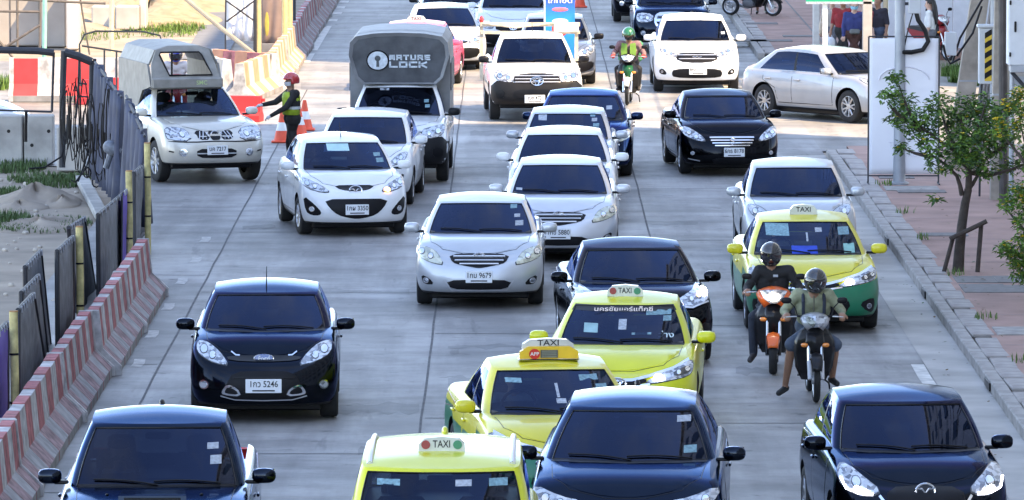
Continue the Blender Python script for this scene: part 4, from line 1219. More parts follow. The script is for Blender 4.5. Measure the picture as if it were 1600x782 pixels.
F_GREY = dict(ref=(0, 0, 100), items=[
    ('lamp', [(46, -68), (58, -78), (82, -86), (86, -74), (70, -64), (50, -62)], dict(bulbs=[(62, -71, 5), (75, -75, 5)])),
    ('half', 'grille', M_GRILLE, [(0, -72), (42, -70), (40, -58), (0, -56)]), ('half', 'lower_intake', M_GRILLE, [(0, -48), (55, -50), (82, -52), (80, -36), (55, -28), (0, -26)]), ('trim', M_SILVERTRIM, [(0, -24), (55, -25), (80, -30)], 3), ('plate', (0, -44)), ('badge', (0, -66), 'ovals', 8)])

STK = [(.47, 1.27, .10, .07, M_STICK), (.50, 1.16, .09, .06, M_STICKW), (.53, 1.08, .12, .08, M_STICK)]
def stk(P, x=.42):
    H = P; return [(x, H - .20, .09, .05, M_STICK), (x + .03, H - .29, .08, .045, M_STICKW), (x + .06, H - .37, .10, .06, M_STICK)]

# 1 dark pickup, foreground left
build_car(PU, 'dark blue pickup with a bonnet scoop at the lower left beside the barriers', 'pickup', 'navy_paint', DKBLUE, ('R', 250, 640), 1.2, dict(H=1.74, L=5.2, W=1.80, hz1=1.16, belt=1.12, belt2=1.14, yc=1.35, yt=2.02, yr1=3.25, yr2=3.45, bed=3.6, wr=.61, zt=1.14, mz=.10), F_HILUX, '2กข 4071', scoop=True, rails=False, sticks=[(.53, 1.36, .10, .07, M_STICKW), (.50, 1.47, .10, .05, M_STICKW)], metal=.85)
# 2 dark hatchback
build_car(HB, 'dark navy hatchback with an oval blue badge and plate 5246', 'car', 'midnight_paint', NAVY, ('T', 414, 652), 1.2, dict(W=1.722, H=1.43, crown=.05), F_FIESTA, '1กว 5246', antenna='front', metal=.5)
# 3 silver sedan, centre
build_car(SD, 'silver sedan alone in the middle lane, plate 9679', 'car', 'silver_paint', SILVER, ('T', 750, 475), -.6, dict(H=1.40), F_COROLLA, '1กม 9679', metal=.5, sticks=[(.45, 1.25, .09, .05, M_STICK), (.50, 1.14, .08, .04, M_STICKW), (.53, 1.05, .11, .06, M_STICKW)], antenna=False)
# 4 white hatchback
build_car(HB, 'white hatchback turned slightly, one indicator lit, plate 3350', 'car', 'white_paint', WHITE, ('T', 548, 365), 8.5, dict(W=1.695), F_MAZDA2, '1กผ 3350', glassm=G_MID, antenna='front', sticks=[(-.1, 1.28, .34, .10, basic('painted_light_pane', (.42, .62, .64), .4, var=.15)), (.50, 1.17, .11, .05, M_STICK), (.53, 1.09, .12, .06, M_STICK)], facing=4)  # pale pane patch paints in the light seen through the rear window
# 5 white hatch behind
build_car(HB, 'white car directly behind the white hatchback with the lit indicator', 'car', 'white_paint', WHITE, ('R', 578, 171), -3, dict(H=1.47), F_VIOS, '', antenna=False)
# 19 silver-white sedan
build_car(SD, 'pale silver sedan with plate ending 5880 behind the dark sedan', 'car', 'pale_silver_paint', (.60, .61, .65), ('R', 876, 244), -1.2, {}, F_COROLLA, '1กข 5880', metal=.4, sticks=[(-.60, .99, .09, .03, M_STICKW)], antenna=False)
build_car(SD, 'white sedan second in the tight queue of the centre lane', 'car', 'white_paint', WHITE, ('R', 880, 198), -1.0, {}, F_VIOS, '', antenna=False)
build_car(SD, 'silver sedan with stickers down its windscreen, third in the centre queue', 'car', 'silver_paint', SILVER, ('R', 888, 166), -1.5, dict(W=1.70, L=4.4), F_VIOS, '', metal=.55, glassm=G_MID, sticks=[(.42, 1.29, .08, .05, M_STICK), (.45, 1.22, .09, .05, M_STICKW), (.48, 1.14, .10, .05, M_STICK), (.5, 1.06, .1, .05, M_STICK), (-.42, 1.26, .14, .10, M_STICKW)], antenna=False)
build_car(SD, 'dark blue sedan partly hidden behind the stickered silver sedan', 'car', 'blue_paint', (.010, .022, .06), ('R', 912, 139), -1.5, dict(W=1.77), F_COROLLA, '', metal=.3, glassm=G_MID, sticks=[(.46, 1.13, .10, .06, M_STICKW)], antenna=False)
# 20 silver sedan right
build_car(SD, 'silver sedan by the kerb behind the yellow and green taxi', 'car', 'silver_paint', SILVER, ('R', 1238, 248), .5, dict(W=1.70, L=4.4), F_VIOS, '', metal=.55, antenna=False)
# 22 dark civic
build_car(SD, 'black sedan with red glow in its headlamp behind the all yellow taxi', 'car', 'black_paint', BLACKP, ('R', 985, 373), 3.0, dict(W=1.80, L=4.6, H=1.40, wr=.61), F_CIVIC, '', metal=.2, antenna=False)
# 15 ciaz
build_car(SD, 'black sedan crossing the sunny junction with a chrome barred grille', 'car', 'black_paint', BLACKP, ('T', 1136, 271), 4.5, dict(W=1.73, L=4.49, H=1.38), F_CIAZ, '6กธ 8178', antenna=False)
# 13 harrier
build_car(SU, 'white suv with a winged badge near the right kerb', 'suv', 'white_paint', WHITE, ('T', 1087, 143), .3, dict(W=1.835, H=1.56), F_HARRIER, '8กศ 1115', glassm=G_DARK, antenna='fin', sticks=[(.6, 1.2, .08, .05, M_STICKW)])
# 26 dark crossover, 27 black hatch
build_car(SU, 'dark blue crossover in the foreground just right of the yellow taxis', 'suv', 'deep_blue_paint', DKBLUE, ('R', 990, 616), -3.0, dict(W=1.84, H=1.57, L=4.5, wr=.60), F_CX, '3กณ 2266', metal=.85, antenna='fin', sticks=[(.50, 1.39, .13, .05, M_STICKW), (.57, 1.15, .12, .06, M_STICK)])
build_car(HB, 'black hatchback with glowing headlamps at the lower right corner', 'car', 'midnight_paint', NAVY, ('R', 1402, 607), 3.5, dict(W=1.695, H=1.46, L=4.06, yc=1.05, yt=1.85), F_MAZ27, '4กท 9150', metal=.5, antenna=False)
# taxis
def tx(style, y=None):
    return lambda root, sh, P, pm: taxi_sign(root, P, sh, 'TAXI', y, style)
def taxi23(root, sh, P, pm):
    taxi_sign(root, P, sh, 'TAXI', None, 'wide')
    poly = [(-.56, 1.295), (.56, 1.295), (.55, 1.335), (-.55, 1.335)]
    V, F = patch(sh.cbvh, [(-.60, 1.25), (.60, 1.25), (.56, 1.31), (-.56, 1.31)], 'F', .002, .001, .08); mk('sun_strip', V, F, M_INK, root)
    h, n = shoot(sh.cbvh, 'F', 0, 1.275)
    t = inst('lettering', text_mesh('นครชัยแอร์แท็กซี่', .10, basic('sticker_ink_pale', (.75, .62, .55), .5, var=.3, scale=12), 'xz'), root, h + Vector((0, -.012, 0)), (R(-55), 0, 0))
    h, n = shoot(sh.cbvh, 'F', .50, 1.02)
    inst('lettering', text_mesh('ว่าง', .13, basic('led_grey', (.5, .6, .62), .4, var=.1), 'xz'), root, h + Vector((0, -.012, 0)), (R(-55), 0, 0))
gst = lambda a: [(.40, 1.24, .28, .05, M_STICK), (.50, 1.18, .09, .05, M_STICK), (-.36, 1.09, .16, .09, basic('seat_cover_pale', (.25, .40, .42), .6, var=.2)), (0, 1.13, .09, .10, M_STICKW), (.22, 1.04, .22, .02, M_STICK)]
build_car(SD, 'all yellow taxi with lettering across the top of its windscreen', 'taxi', 'taxi_yellow', YEL, ('R', 978, 457), -3.2, dict(W=1.776, L=4.62), F_ALTIS, '1มฆ 4417', group='taxis', glassm=G_MID, extras=taxi23, sticks=gst(0), antenna=False, name='taxi')
build_car(SD, 'yellow and green taxi behind the motorcycles with a lit headlamp', 'taxi', 'taxi_yellow_pale', YELP, ('T', 1266, 513), 1.2, dict(W=1.776, L=4.62), F_ALTIS, '1มก 7702', group='taxis', glassm=G_CLEAR, extras=tx('plain'), two=(9, TGREEN, .66), sticks=[(.55, 1.00, .15, .11, basic('permit_green', (.25, .5, .48), .5, var=.2)), (.50, 1.20, .15, .09, M_STICK), (-.38, 1.22, .30, .14, M_STICK), (-.05, .99, .34, .10, basic('blue_dash_cloth', (.02, .06, .45), .7, var=.2)), (.16, 1.22, .09, .05, M_STICKW), (0, 1.14, .025, .10, M_STICKW)], antenna=False, name='taxi')
build_car(SD, 'yellow and green taxi carrying a big amber roof sign with a red disc', 'taxi', 'taxi_yellow_pale', YELP, ('R', 852, 555), 7.0, dict(W=1.776, L=4.62), F_ALTIS, '1มจ 3381', group='taxis', glassm=G_MID, extras=tx('big'), two=(9, TGREEN, .66), sticks=[(.36, 1.24, .20, .05, M_STICK), (.48, 1.16, .12, .04, M_STICK), (-.42, 1.22, .16, .04, M_STICK), (.52, 1.10, .13, .05, M_STICK), (.0, 1.14, .03, .12, M_STICKW), (.02, 1.05, .10, .04, M_STICKW)], antenna=False, name='taxi')
build_car(SU, 'yellow taxi van with silver roof rails cut off by the bottom edge', 'taxi', 'taxi_yellow', YEL, ('R', 690, 706), -.3, dict(W=1.78, H=1.66, L=4.6, yt=1.5, wr=.69, hz1=1.06, belt=1.02, belt2=1.06, yc=.95, yr1=4.0, rcrown=.05, df=.10), F_GREY, '1มช 6620', group='taxis', glassm=G_MID, rails=True, extras=tx('wide', 2.15), sticks=[(-.45, 1.45, .2, .05, M_STICK), (.2, 1.45, .14, .05, M_STICKW), (.5, 1.45, .16, .06, M_STICK)], antenna='paint', name='taxi')
# pink taxi behind the canopy pickup
build_car(SD, 'pink and white taxi mostly hidden behind the grey canopy pickup', 'taxi', 'taxi_pink', (.80, .10, .20), ('R', 652, 32), -5, {}, F_COROLLA, '', group='taxis', extras=tx('dome'), antenna=False, name='taxi')
# far cars
build_car(SD, 'white sedan with a wide dark lower grille behind the pink taxi', 'car', 'white_paint', WHITE, ('T', 698, 108), 4.5, dict(W=1.77), F_WHITE8, '', glassm=G_DARK, antenna=False)
build_car(SU, 'bluish white suv at the top edge left of the blue advertising board', 'suv', 'ice_white_paint', (.66, .70, .76), ('T', 802, 84), 0, dict(H=1.62), F_GREY, '', antenna=False)
build_car(SD, 'white sedan cut off by the top edge behind the white sedan', 'car', 'white_paint', WHITE, ('T', 706, 66), 0, {}, F_WHITE8, '', antenna=False, mirror_mat=M_BLACK)
build_car(SD, 'grey blue sedan half hidden behind the pickup with the advertising board', 'car', 'steel_blue_paint', (.16, .19, .25), ('T', 868, 131), 0, dict(H=1.46), F_GREY, '', metal=.5, antenna=False, mirror_mat=M_BLACK)
build_car(PU, 'dark blue pickup with a chrome framed grille behind the white suv', 'pickup', 'navy_paint', DKBLUE, ('T', 1049, 82), 0, dict(W=1.86), F_RANGER, '', metal=.3, antenna=False)
build_car(SU, 'black vehicle at the top edge behind the dark blue pickup', 'suv', 'black_paint', BLACKP, ('T', 1012, 34), 0, dict(W=1.83, H=1.7), F_RANGER, '', antenna=False)
# silver sedan turning out of the side street
a, b_ = gp(1195, 179), gp(1321, 192)
yw14 = math.degrees(math.atan2(b_.x - a.x, a.y - b_.y))
build_car(SD, 'silver sedan turning out of the side street seen from its side', 'car', 'warm_silver_paint', (.37, .385, .41), ('T', 1374, 190), 38, dict(W=1.69, L=4.35, wb=2.55, H=1.42, zt=1.02, r=.32, yr1=3.45, yr2=4.12, yc=1.0, yt=1.75), F_VIOS, '', metal=.35, glassm=G_MID, antenna=False)

# ------------------------------------------------------------------ pickups with loads
def mature(root, sh, P, pm):
    L = P['L']
    g = basic('canopy_grey', (.085, .09, .10), .55, var=.35, scale=4, detail=8)
    gl = basic('canopy_rim', (.21, .215, .225), .5, var=.2, scale=4)
    t = empty('canopy', (0, 0, 0)); t.parent = root
    y0, y1, yb = 1.75 - L / 2, 2.45 - L / 2, L / 2 - .05
    # peak above the cab: wide at the top, narrowing down to the cab roof, with a rounded rim
    zt, zb, wt, wb_ = 2.60, 1.66, .87, .64
    rim = [(-wt, 2.18), (-wt * .97, 2.42), (-wt * .86, 2.53), (-wt * .5, 2.585), (0, 2.60), (wt * .5, 2.585), (wt * .86, 2.53), (wt * .97, 2.42), (wt, 2.18), (wb_ + .12, zb + .12), (wb_, zb), (-wb_, zb), (-wb_ - .12, zb + .12)]
    ins = [(x * .93, 2.03 + (z - 2.03) * .90 - .01) for x, z in rim]
    def yfront(z): return y0 + .30 * (2.60 - z)
    V = [(x, yfront(z) - .04, z) for x, z in rim] + [(x, yfront(z), z) for x, z in ins] + [(x, y1 + .3, z) for x, z in rim]
    n = len(rim)
    F = [(i, (i + 1) % n, n + (i + 1) % n, n + i) for i in range(n)]
    F2 = [(2 * n + i, 2 * n + (i + 1) % n, (i + 1) % n, i) for i in range(n)]
    mk('canopy_rim', V, F + F2, gl, t, angle=30)
    mk('canopy_front', [(x, yfront(z) + .006, z) for x, z in ins], [tuple(range(n))], g, t, smooth=False)
    b = MB(); W2 = .87
    prof = [(-W2, .62), (-W2, 2.18), (-W2 * .97, 2.42), (-W2 * .86, 2.53), (-W2 * .5, 2.585), (0, 2.60), (W2 * .5, 2.585), (W2 * .86, 2.53), (W2 * .97, 2.42), (W2, 2.18), (W2, .62)]
    b.prism(prof, y1 + .02, yb, 'y'); b.build('canopy_body', gl, t, angle=30)
    t.scale = (1, 1, .965)
    for sx in (-1, 1):
        b = MB(); b.box((sx * (W2 + .012), (y1 + yb) / 2, 1.75), (.02, (yb - y1) * .8, .5), bev=.006); b.build('side_panel', g, t)
    # painted emblem and name
    wm = basic('canopy_lettering', (.62, .68, .74), .6, var=.2, scale=14)
    yf = lambda z: yfront(z) - .006
    sl = math.atan(.30)
    def flat(b, name, mat, z, x, off=0): return b.build(name, mat, t, loc=(x, yf(z) - off, z), rot=(sl, 0, 0))
    s = 91.0
    b = MB(); b.lathe([(.001, -.004), (.178, -.004), (.178, .004)], 28, 'y'); flat(b, 'keyhole_disc', wm, 2.09, -.37)
    b = MB(); b.tube([(.185 * math.cos(2 * math.pi * i / 28), 0, .185 * math.sin(2 * math.pi * i / 28)) for i in range(28)], .012, 5, closed=True); flat(b, 'disc_ring', M_BLACK, 2.09, -.37, .003)
    b = MB(); b.lathe([(.001, -.004), (.052, -.004), (.052, .004)], 16, 'y', (0, 0, .04)); b.prism([(-.02, 0.03), (.02, .03), (.026, -.12), (-.026, -.12)], -.004, .004, 'y'); flat(b, 'keyhole', basic('canopy_ink', (.10, .11, .12), .6, var=.2), 2.09, -.37, .006)
    # block capitals drawn as bars
    def word(wd, x0, z, ht, wid, gap, th):
        b = MB(); x = x0
        G = {'M': [((0, 0), (0, 1)), ((0, 1), (1, 1)), ((1, 1), (1, 0)), ((.5, 1), (.5, .2))], 'A': [((0, 0), (0, 1)), ((0, 1), (1, 1)), ((1, 1), (1, 0)), ((0, .4), (1, .4))], 'T': [((0, 1), (1, 1)), ((.5, 1), (.5, 0))], 'U': [((0, 1), (0, 0)), ((0, 0), (1, 0)), ((1, 0), (1, 1))],
             'R': [((0, 0), (0, 1)), ((0, 1), (1, 1)), ((1, 1), (1, .45)), ((0, .45), (1, .45)), ((.5, .45), (1, 0))], 'E': [((0, 0), (0, 1)), ((0, 1), (1, 1)), ((0, .5), (.9, .5)), ((0, 0), (1, 0))], 'L': [((0, 1), (0, 0)), ((0, 0), (1, 0))], 'O': [((0, 0), (0, 1)), ((0, 1), (1, 1)), ((1, 1), (1, 0)), ((1, 0), (0, 0))],
             'C': [((1, 1), (0, 1)), ((0, 1), (0, 0)), ((0, 0), (1, 0))], 'K': [((0, 0), (0, 1)), ((0, .5), (1, 1)), ((.2, .5), (1, -.1))]}
        for ch in wd:
            for (ax, az), (bx, bz) in G[ch]:
                p = Vector((x + ax * wid, 0, az * ht)); q = Vector((x + bx * wid, 0, bz * ht)); d = (q - p); l = d.length; d.normalize(); nn = Vector((-d.z, 0, d.x)) * th / 2
                p = p - d * th / 2; q = q + d * th / 2
                b.add([p + nn, p - nn, q - nn, q + nn], [(0, 1, 2, 3)])
            x += wid + gap
        for i, f in enumerate(b.F):
            a_, b__, c_ = [Vector(b.V[q]) for q in f[:3]]
            if (b__ - a_).cross(c_ - a_).y > 0: b.F[i] = tuple(reversed(f))
        o = b.build('lettering', wm, t, smooth=False, loc=(0, yf(z) - .004, z), rot=(sl, 0, 0)); return o
    word('MATURE', -.155, 2.11, .075, .072, .05, .030)
    word('LOCK', -.155, 1.975, .085, .115, .055, .034)
build_car(PU, 'white pickup with a tall grey canopy lettered MATURE LOCK', 'pickup', 'white_paint', WHITE, ('T', 621, 283), -.8, dict(W=1.80, L=5.2), dict(ref=F_REVO['ref'], items=F_REVO['items']), '', extras=mature, antenna=False, mirror_mat=M_BLACK, sticks=[(-.25, 1.52, .16, .035, M_STICKW), (.48, 1.33, .08, .05, M_STICK), (.5, 1.25, .08, .05, M_STICK)])

def nissan_canopy(root, sh, P, pm):
    L = P['L']; t = empty('canopy', (-.12, 0, 0)); t.parent = root
    g = basic('nissan_canopy', (.225, .215, .195), .5, var=.22, scale=5, detail=8)
    y0 = 1.75 - L / 2
    W2, zb, zt = .62, 1.58, 2.26
    # front wall with its window opening
    out = [(-W2, zb), (-W2 * .97, zt - .30), (-W2 * .80, zt - .06), (-W2 * .45, zt), (W2 * .45, zt), (W2 * .72, zt - .06), (W2 * .86, zt - .30), (W2, zb)]
    hole = [(-.30, zb + .19), (-.36, zb + .34), (-.44, zb + .54), (-.42, zb + .58), (.26, zb + .58), (.30, zb + .54), (.38, zb + .36), (.46, zb + .19)]
    yf = lambda z: y0 + .45 * (z - zb)
    n = len(out)
    V = [(x, yf(z), z) for x, z in out] + [(x, yf(z), z) for x, z in hole] + [(x, yf(z) + .05, z) for x, z in out] + [(x, yf(z) + .05, z) for x, z in hole]
    F = [(i, (i + 1) % n, n + (i + 1) % n, n + i) for i in range(n)] + [(2 * n + (i + 1) % n, 2 * n + i, 3 * n + i, 3 * n + (i + 1) % n) for i in range(n)] + [((i + 1) % n, i, 2 * n + i, 2 * n + (i + 1) % n) for i in range(n)] + [(n + i, n + (i + 1) % n, 3 * n + (i + 1) % n, 3 * n + i) for i in range(n)]
    me = mesh_of(V, F, g, None, True, 25); fix_normals(me); inst('canopy_front', me, t)
    # apron over the cab
    b = MB(); b.box((0, y0 + .02, zb + .055), (W2 * 2 + .02, .10, .20), bev=.03); b.build('front_apron', g, t)
    # side walls and roof run back over the bed
    yb = y0 + 2.7
    for sx in (-1, 1):
        b = MB(); b.prism([(y0 + .05, zb), (y0 + .35, zt - .30), (yb, zt - .30), (yb, 1.12), (y0 + 1.2, 1.12), (y0 + .75, zb - .1)], sx * W2 - .02, sx * W2 + .02, 'x'); b.build('side_wall', g, t, smooth=False)
    pr = [(-W2, zt - .31), (-W2 * .82, zt - .06), (-W2 * .45, zt + .01), (W2 * .45, zt + .01), (W2 * .80, zt - .06), (W2, zt - .31), (W2 - .03, zt - .32), (W2 * .78, zt - .10), (W2 * .43, zt - .03), (-W2 * .43, zt - .03), (-W2 * .80, zt - .10), (-W2 + .03, zt - .32)]
    b = MB(); b.prism(pr, y0 + .33, yb, 'y'); b.build('canopy_roof', g, t, angle=30)
    b = MB()
    for q in range(len(hole)): pass
    b.tube([(x, yf(z) - .012, z) for x, z in hole], .016, 5, closed=True); b.build('window_seal', M_BLACK, t)
    for x in (-.36, .30):
        b = MB(); b.tube([(x, yb - .1, 1.2), (x, yb - .1, zt - .05)], .018, 6); b.build('rear_post', M_BLACK, t)
    inst('lettering', text_mesh('SMC', .10, basic('canopy_lettering_green', (.45, .55, .25), .6, var=.2), 'xz'), t, (.25, y0 - .034, zb + .06))
build_car(PU, 'champagne pickup with a grey canopy turning in from the site entrance', 'pickup', 'champagne_paint', (.60, .575, .51), ('T', 320, 283), 15.5, dict(W=1.82, L=5.1, H=1.64, hz0=.86, hz1=1.10, zt=1.06), F_NISSAN, 'บค 7217', glassm=G_CLEAR, extras=nissan_canopy, antenna=False, metal=.25, facing=6)

def board_rack(root, sh, P, pm):
    L = P['L']; wood = basic('raw_timber', (.55, .47, .36), .8, var=.25, scale=8, detail=7)
    t = empty('load_frame', (0, 0, 0)); t.parent = root
    y = 3.3 - L / 2
    for x in (-.98, .93): 
        b = MB(); b.box((x, y, 1.22), (.07, .07, 1.15)); b.build('frame_post', wood, t, smooth=False)
    for z, h in ((1.76, .08), (1.60, .06)):
        b = MB(); b.box((0, y - .045, z), (2.0, .05, h)); b.build('frame_rail', wood, t, smooth=False)
    b = MB(); b.box((.72, y - .10, 1.70), (.50, .14, .20), bev=.02); b.build('frame_block', basic('pale_board', (.62, .58, .50), .7, var=.15), t, smooth=False)
    b = MB(); b.tube([(-.95, y - .08, 1.78), (-.3, y - .1, 1.70), (.6, y - .08, 1.80)], .02, 5); b.build('frame_strut', wood, t)
    b = MB(); b.ell((-.98, y, 1.86), (.05, .05, .07)); b.build('reflector', M_REDLENS, t)
rv = build_car(PU, 'white pickup with a timber frame behind its cab carrying a blue advertising board', 'pickup', 'white_paint', WHITE, ('T', 836, 187), 2.2, dict(W=1.855), F_REVO, 'ฒช 472', extras=board_rack, glassm=G_DARK, antenna='front', mirror_mat=M_BLACK)
# the advertising board stands in its bed
root = rv[0]
def adboard():
    m, t_, b_ = _mat('ad_board_blue')
    setp(b_, Roughness=.45)
    tc = t_.nodes.new('ShaderNodeTexCoord'); sp = t_.nodes.new('ShaderNodeSeparateXYZ'); t_.links.new(tc.outputs['Object'], sp.inputs[0])
    mr = t_.nodes.new('ShaderNodeMapRange'); mr.inputs[1].default_value, mr.inputs[2].default_value = -.6, .6
    t_.links.new(sp.outputs[2], mr.inputs[0])
    r = t_.nodes.new('ShaderNodeValToRGB'); e = r.color_ramp.elements
    e[0].position, e[0].color = 0, (.01, .16, .62, 1); e[1].position, e[1].color = 1, (.03, .05, .45, 1)
    x = e.new(.55); x.color = (.02, .30, .80, 1)
    t_.links.new(mr.outputs[0], r.inputs[0]); t_.links.new(r.outputs[0], b_.inputs['Base Color'])
    p = root.matrix_basis @ Vector((.62, 3.75 - rv[2]['L'] / 2, 0))
    t = empty('advertising_board', (p.x, p.y, .75), R(2.2), 'blue advertising board with white Thai lettering standing in the pickup bed', 'sign')
    b = MB(); b.box((0, 0, .95), (.60, .04, 1.75)); o = b.build('board', m, t, smooth=False)
    o.data.transform(Matrix.Translation((0, 0, -.95))); o.location = (0, 0, .95)
    b = MB(); b.tube([(-.31, -.01, -.1), (-.31, -.01, 1.9)], .02, 6); b.build('board_post', basic('pale_post', (.6, .6, .62), .6), t)
    wt = basic('ad_white', (.75, .76, .78), .5, var=.05); red = basic('ad_red', (.62, .05, .05), .5, var=.25, scale=9)
    inst('lettering', text_mesh('ไก่ทอด', .19, wt, 'xz'), t, (0, -.026, 1.48))
    b = MB(); b.ell((0, -.022, 1.29), (.17, .006, .045), 20, 5); b.build('red_band', basic('ad_pink', (.8, .15, .2), .5), t)
    b = MB(); b.lathe([(.001, 0), (.155, 0), (.165, .01)], 24, 'y', (0, 0, 0)); o = b.build('food_picture', red, t, loc=(.0, -.024, .90)); o.scale = (1.05, 1, 1.0)
    b = MB(); b.ell((0, -.022, 1.05), (.17, .006, .06), 20, 5); b.build('lid_picture', basic('ad_pale', (.65, .68, .75), .5), t)
    b = MB(); b.tube([(.07 * math.cos(q), -.036, .90 + .06 * math.sin(q)) for q in [i * .5 for i in range(12)]], .018, 5); b.build('emblem_ring', wt, t)
adboard()
# ------------------------------------------------------------------ people
SKIN = basic('skin_tan', (.30, .16, .10), .55, var=.1, scale=8)
SKINP = basic('skin_pale', (.52, .33, .25), .55, var=.1, scale=8)
def cloth(name, c, var=.22): return basic(name, c, .85, var=var, scale=9, bump=.3, bscale=18)
def capsule(b, p0, p1, r0, r1, n=12):
    p0, p1 = Vector(p0), Vector(p1); d = p1 - p0; L = max(d.length, 1e-4); q = d.to_track_quat('Z', 'Y').to_matrix()
    prof = [(r0 * math.sin(a), -r0 * math.cos(a)) for a in (.05, .5, 1.0, math.pi / 2)] + [(r1 * math.cos(a), L + r1 * math.sin(a)) for a in (0, .55, 1.05, 1.52)]
    V, F = [], []
    for r_, h in prof:
        for j in range(n):
            t = 2 * math.pi * j / n; V.append(p0 + q @ Vector((r_ * math.cos(t), r_ * math.sin(t), h)))
    for i in range(len(prof) - 1):
        for j in range(n):
            j2 = (j + 1) % n; F.append((i * n + j, i * n + j2, (i + 1) * n + j2, (i + 1) * n + j))
    F += [tuple(range(n - 1, -1, -1)), tuple((len(prof) - 1) * n + j for j in range(n))]
    b.add(V, F)
def figure(name, J, mats, vox=.011, parent=None, long_sleeve=True, shorts=False, sandals=False, bulk=1.0, masked=None, grip=True):
    """one continuous body grown from a jointed pose; J: joint name -> point in the figure's own frame (facing -y)"""
    J = {k: Vector(v) for k, v in J.items()}
    b = MB(); regs = []
    def seg(reg, p0, p1, r0, r1):
        capsule(b, p0, p1, r0, r1); regs.append((reg, Vector(p0), Vector(p1), r0, r1))
    sh, tr, sk, so = 0, 1, 2, 3
    hip, chest, head = J['hip'], J['chest'], J['head']
    up = (chest - hip).normalized()
    fw = J.get('fwd', Vector((0, -1, 0))); rt = fw.cross(up).normalized()
    B = bulk
    # trunk: pelvis, waist, ribs, shoulders
    for s in (-1, 1):
        seg(tr, hip + rt * s * .075, hip + rt * s * .075 + up * .03, .125 * B, .125 * B)
        seg(sh, hip + rt * s * .06 + up * .12, chest + rt * s * .085 - up * .08, .115 * B, .125 * B)
        seg(sh, chest + rt * s * .04 + up * .01, J['shL' if s < 0 else 'shR'], .105 * B, .072 * B)
    neck0 = chest + up * .08; seg(sk, neck0, head - (head - neck0) * .35, .062, .058)
    hu = J.get('hup', (head - neck0).normalized()); hf = J.get('hfwd', fw)
    hf = (hf - hu * hf.dot(hu)).normalized(); hr = hf.cross(hu).normalized()
    seg(sk, head - hu * .015 + hf * .005, head + hu * .045 - hf * .012, .080, .092)
    seg(sk, head - hu * .075 + hf * .035, head - hu * .02 + hf * .03, .052, .066)        # jaw
    seg(sk, head - hu * .005 + hf * .088, head - hu * .035 + hf * .106, .011, .016)      # nose
    for s in (-1, 1):
        seg(sk, head + hr * s * .085 - hu * .03, head + hr * s * .088 + hu * .015, .013, .018)   # ears
        seg(sk, head + hf * .078 + hr * s * .02 + hu * .022, head + hf * .07 + hr * s * .05 + hu * .02, .012, .012)   # brow
    seg(sk, head + hf * .082 - hu * .062 + hr * -.02, head + hf * .082 - hu * .062 + hr * .02, .010, .010)   # lips
    for s, k in ((-1, 'L'), (1, 'R')):
        S0, E, H_ = J['sh' + k], J['el' + k], J['ha' + k]
        seg(sh, S0, E, .064 * B, .052 * B)
        seg(sh if long_sleeve else sk, E, H_ - (H_ - E).normalized() * .03, .050 * B if long_sleeve else .043, .036 if long_sleeve else .028)
        d = (H_ - E).normalized(); down = J.get('palm' + k, Vector((0, 0, -1))); down = (down - d * down.dot(d))
        down = down.normalized() if down.length > .1 else Vector((0, -1, 0)); side = d.cross(down).normalized()
        inw = side if side.dot(rt) * s < 0 else -side
        seg(4, H_ - d * .03, H_ + d * .035 + inw * .018, .030, .030); seg(4, H_ - d * .01 - inw * .02, H_ + d * .035 - inw * .022, .026, .024)
        cl = .9 if grip else .35
        for q, ln in ((.032, .034), (.012, .040), (-.010, .038), (-.030, .030)):      # four curled fingers
            a = H_ + d * .055 + inw * q; m = a + (d * (1 - cl * .4) + down * cl * .6).normalized() * ln; e = m + (d * (.55 - cl) + down).normalized() * ln * .8
            seg(4, a, m, .0115, .0105); seg(4, m, e, .0105, .009)
        a = H_ + inw * .035 + d * .0; m = a + (inw * .6 + d * .6 + down * .4).normalized() * .038; seg(4, a, m, .014, .012); seg(4, m, m + (d * .5 + down * .7).normalized() * .03, .012, .010)
        Hp = hip + rt * s * .09; Kn, An, To = J['kn' + k], J['an' + k], J['to' + k]
        seg(tr, Hp, Kn, .098 * B, .066 * B if not shorts else .082 * B)
        mid = Kn + (An - Kn) * .3
        seg(sk if shorts else tr, Kn, mid, .056 if shorts else .064 * B, .055 if shorts else .062 * B); seg(sk if shorts else tr, mid, An, .055 if shorts else .062 * B, .036 if shorts else .052)
        seg(so, An - (To - An).normalized() * .03 + Vector((0, 0, -.025)), To, .042, .036)
    me = b.mesh(mats, False)
    o = bpy.data.objects.new('t', me); COL.objects.link(o)
    m = o.modifiers.new('r', 'REMESH'); m.mode = 'VOXEL'; m.voxel_size = vox
    m2 = o.modifiers.new('s', 'SMOOTH'); m2.factor = .5; m2.iterations = 3
    dg = bpy.context.evaluated_depsgraph_get(); out = bpy.data.meshes.new_from_object(o.evaluated_get(dg)); bpy.data.objects.remove(o, do_unlink=True)
    n = len(out.polygons); c = np.empty(n * 3); out.polygons.foreach_get('center', c); c = c.reshape(-1, 3)
    best = np.full(n, 1e9); idx = np.zeros(n, dtype=np.int32)
    for reg, p0, p1, r0, r1 in regs:
        a = np.array(p0); d = np.array(p1) - a; t = np.clip(((c - a) @ d) / max(d @ d, 1e-9), 0, 1)
        dist = np.linalg.norm(c - a - t[:, None] * d, axis=1) - (r0 + (r1 - r0) * t)
        w = dist < best; best[w] = dist[w]; idx[w] = reg
    out.materials.clear()
    for q in mats: out.materials.append(q)
    out.polygons.foreach_set('material_index', idx); out.polygons.foreach_set('use_smooth', np.ones(n, dtype=bool)); out.update()
    body = bpy.data.objects.new('body', out); link(body, parent)
    # eyes
    for s in (-1, 1):
        e = MB(); e.ell(head + hf * .083 + hr * s * .034 + hu * .004, (.012, .012, .009), 8, 6); e.build('eye', M_INK, parent)
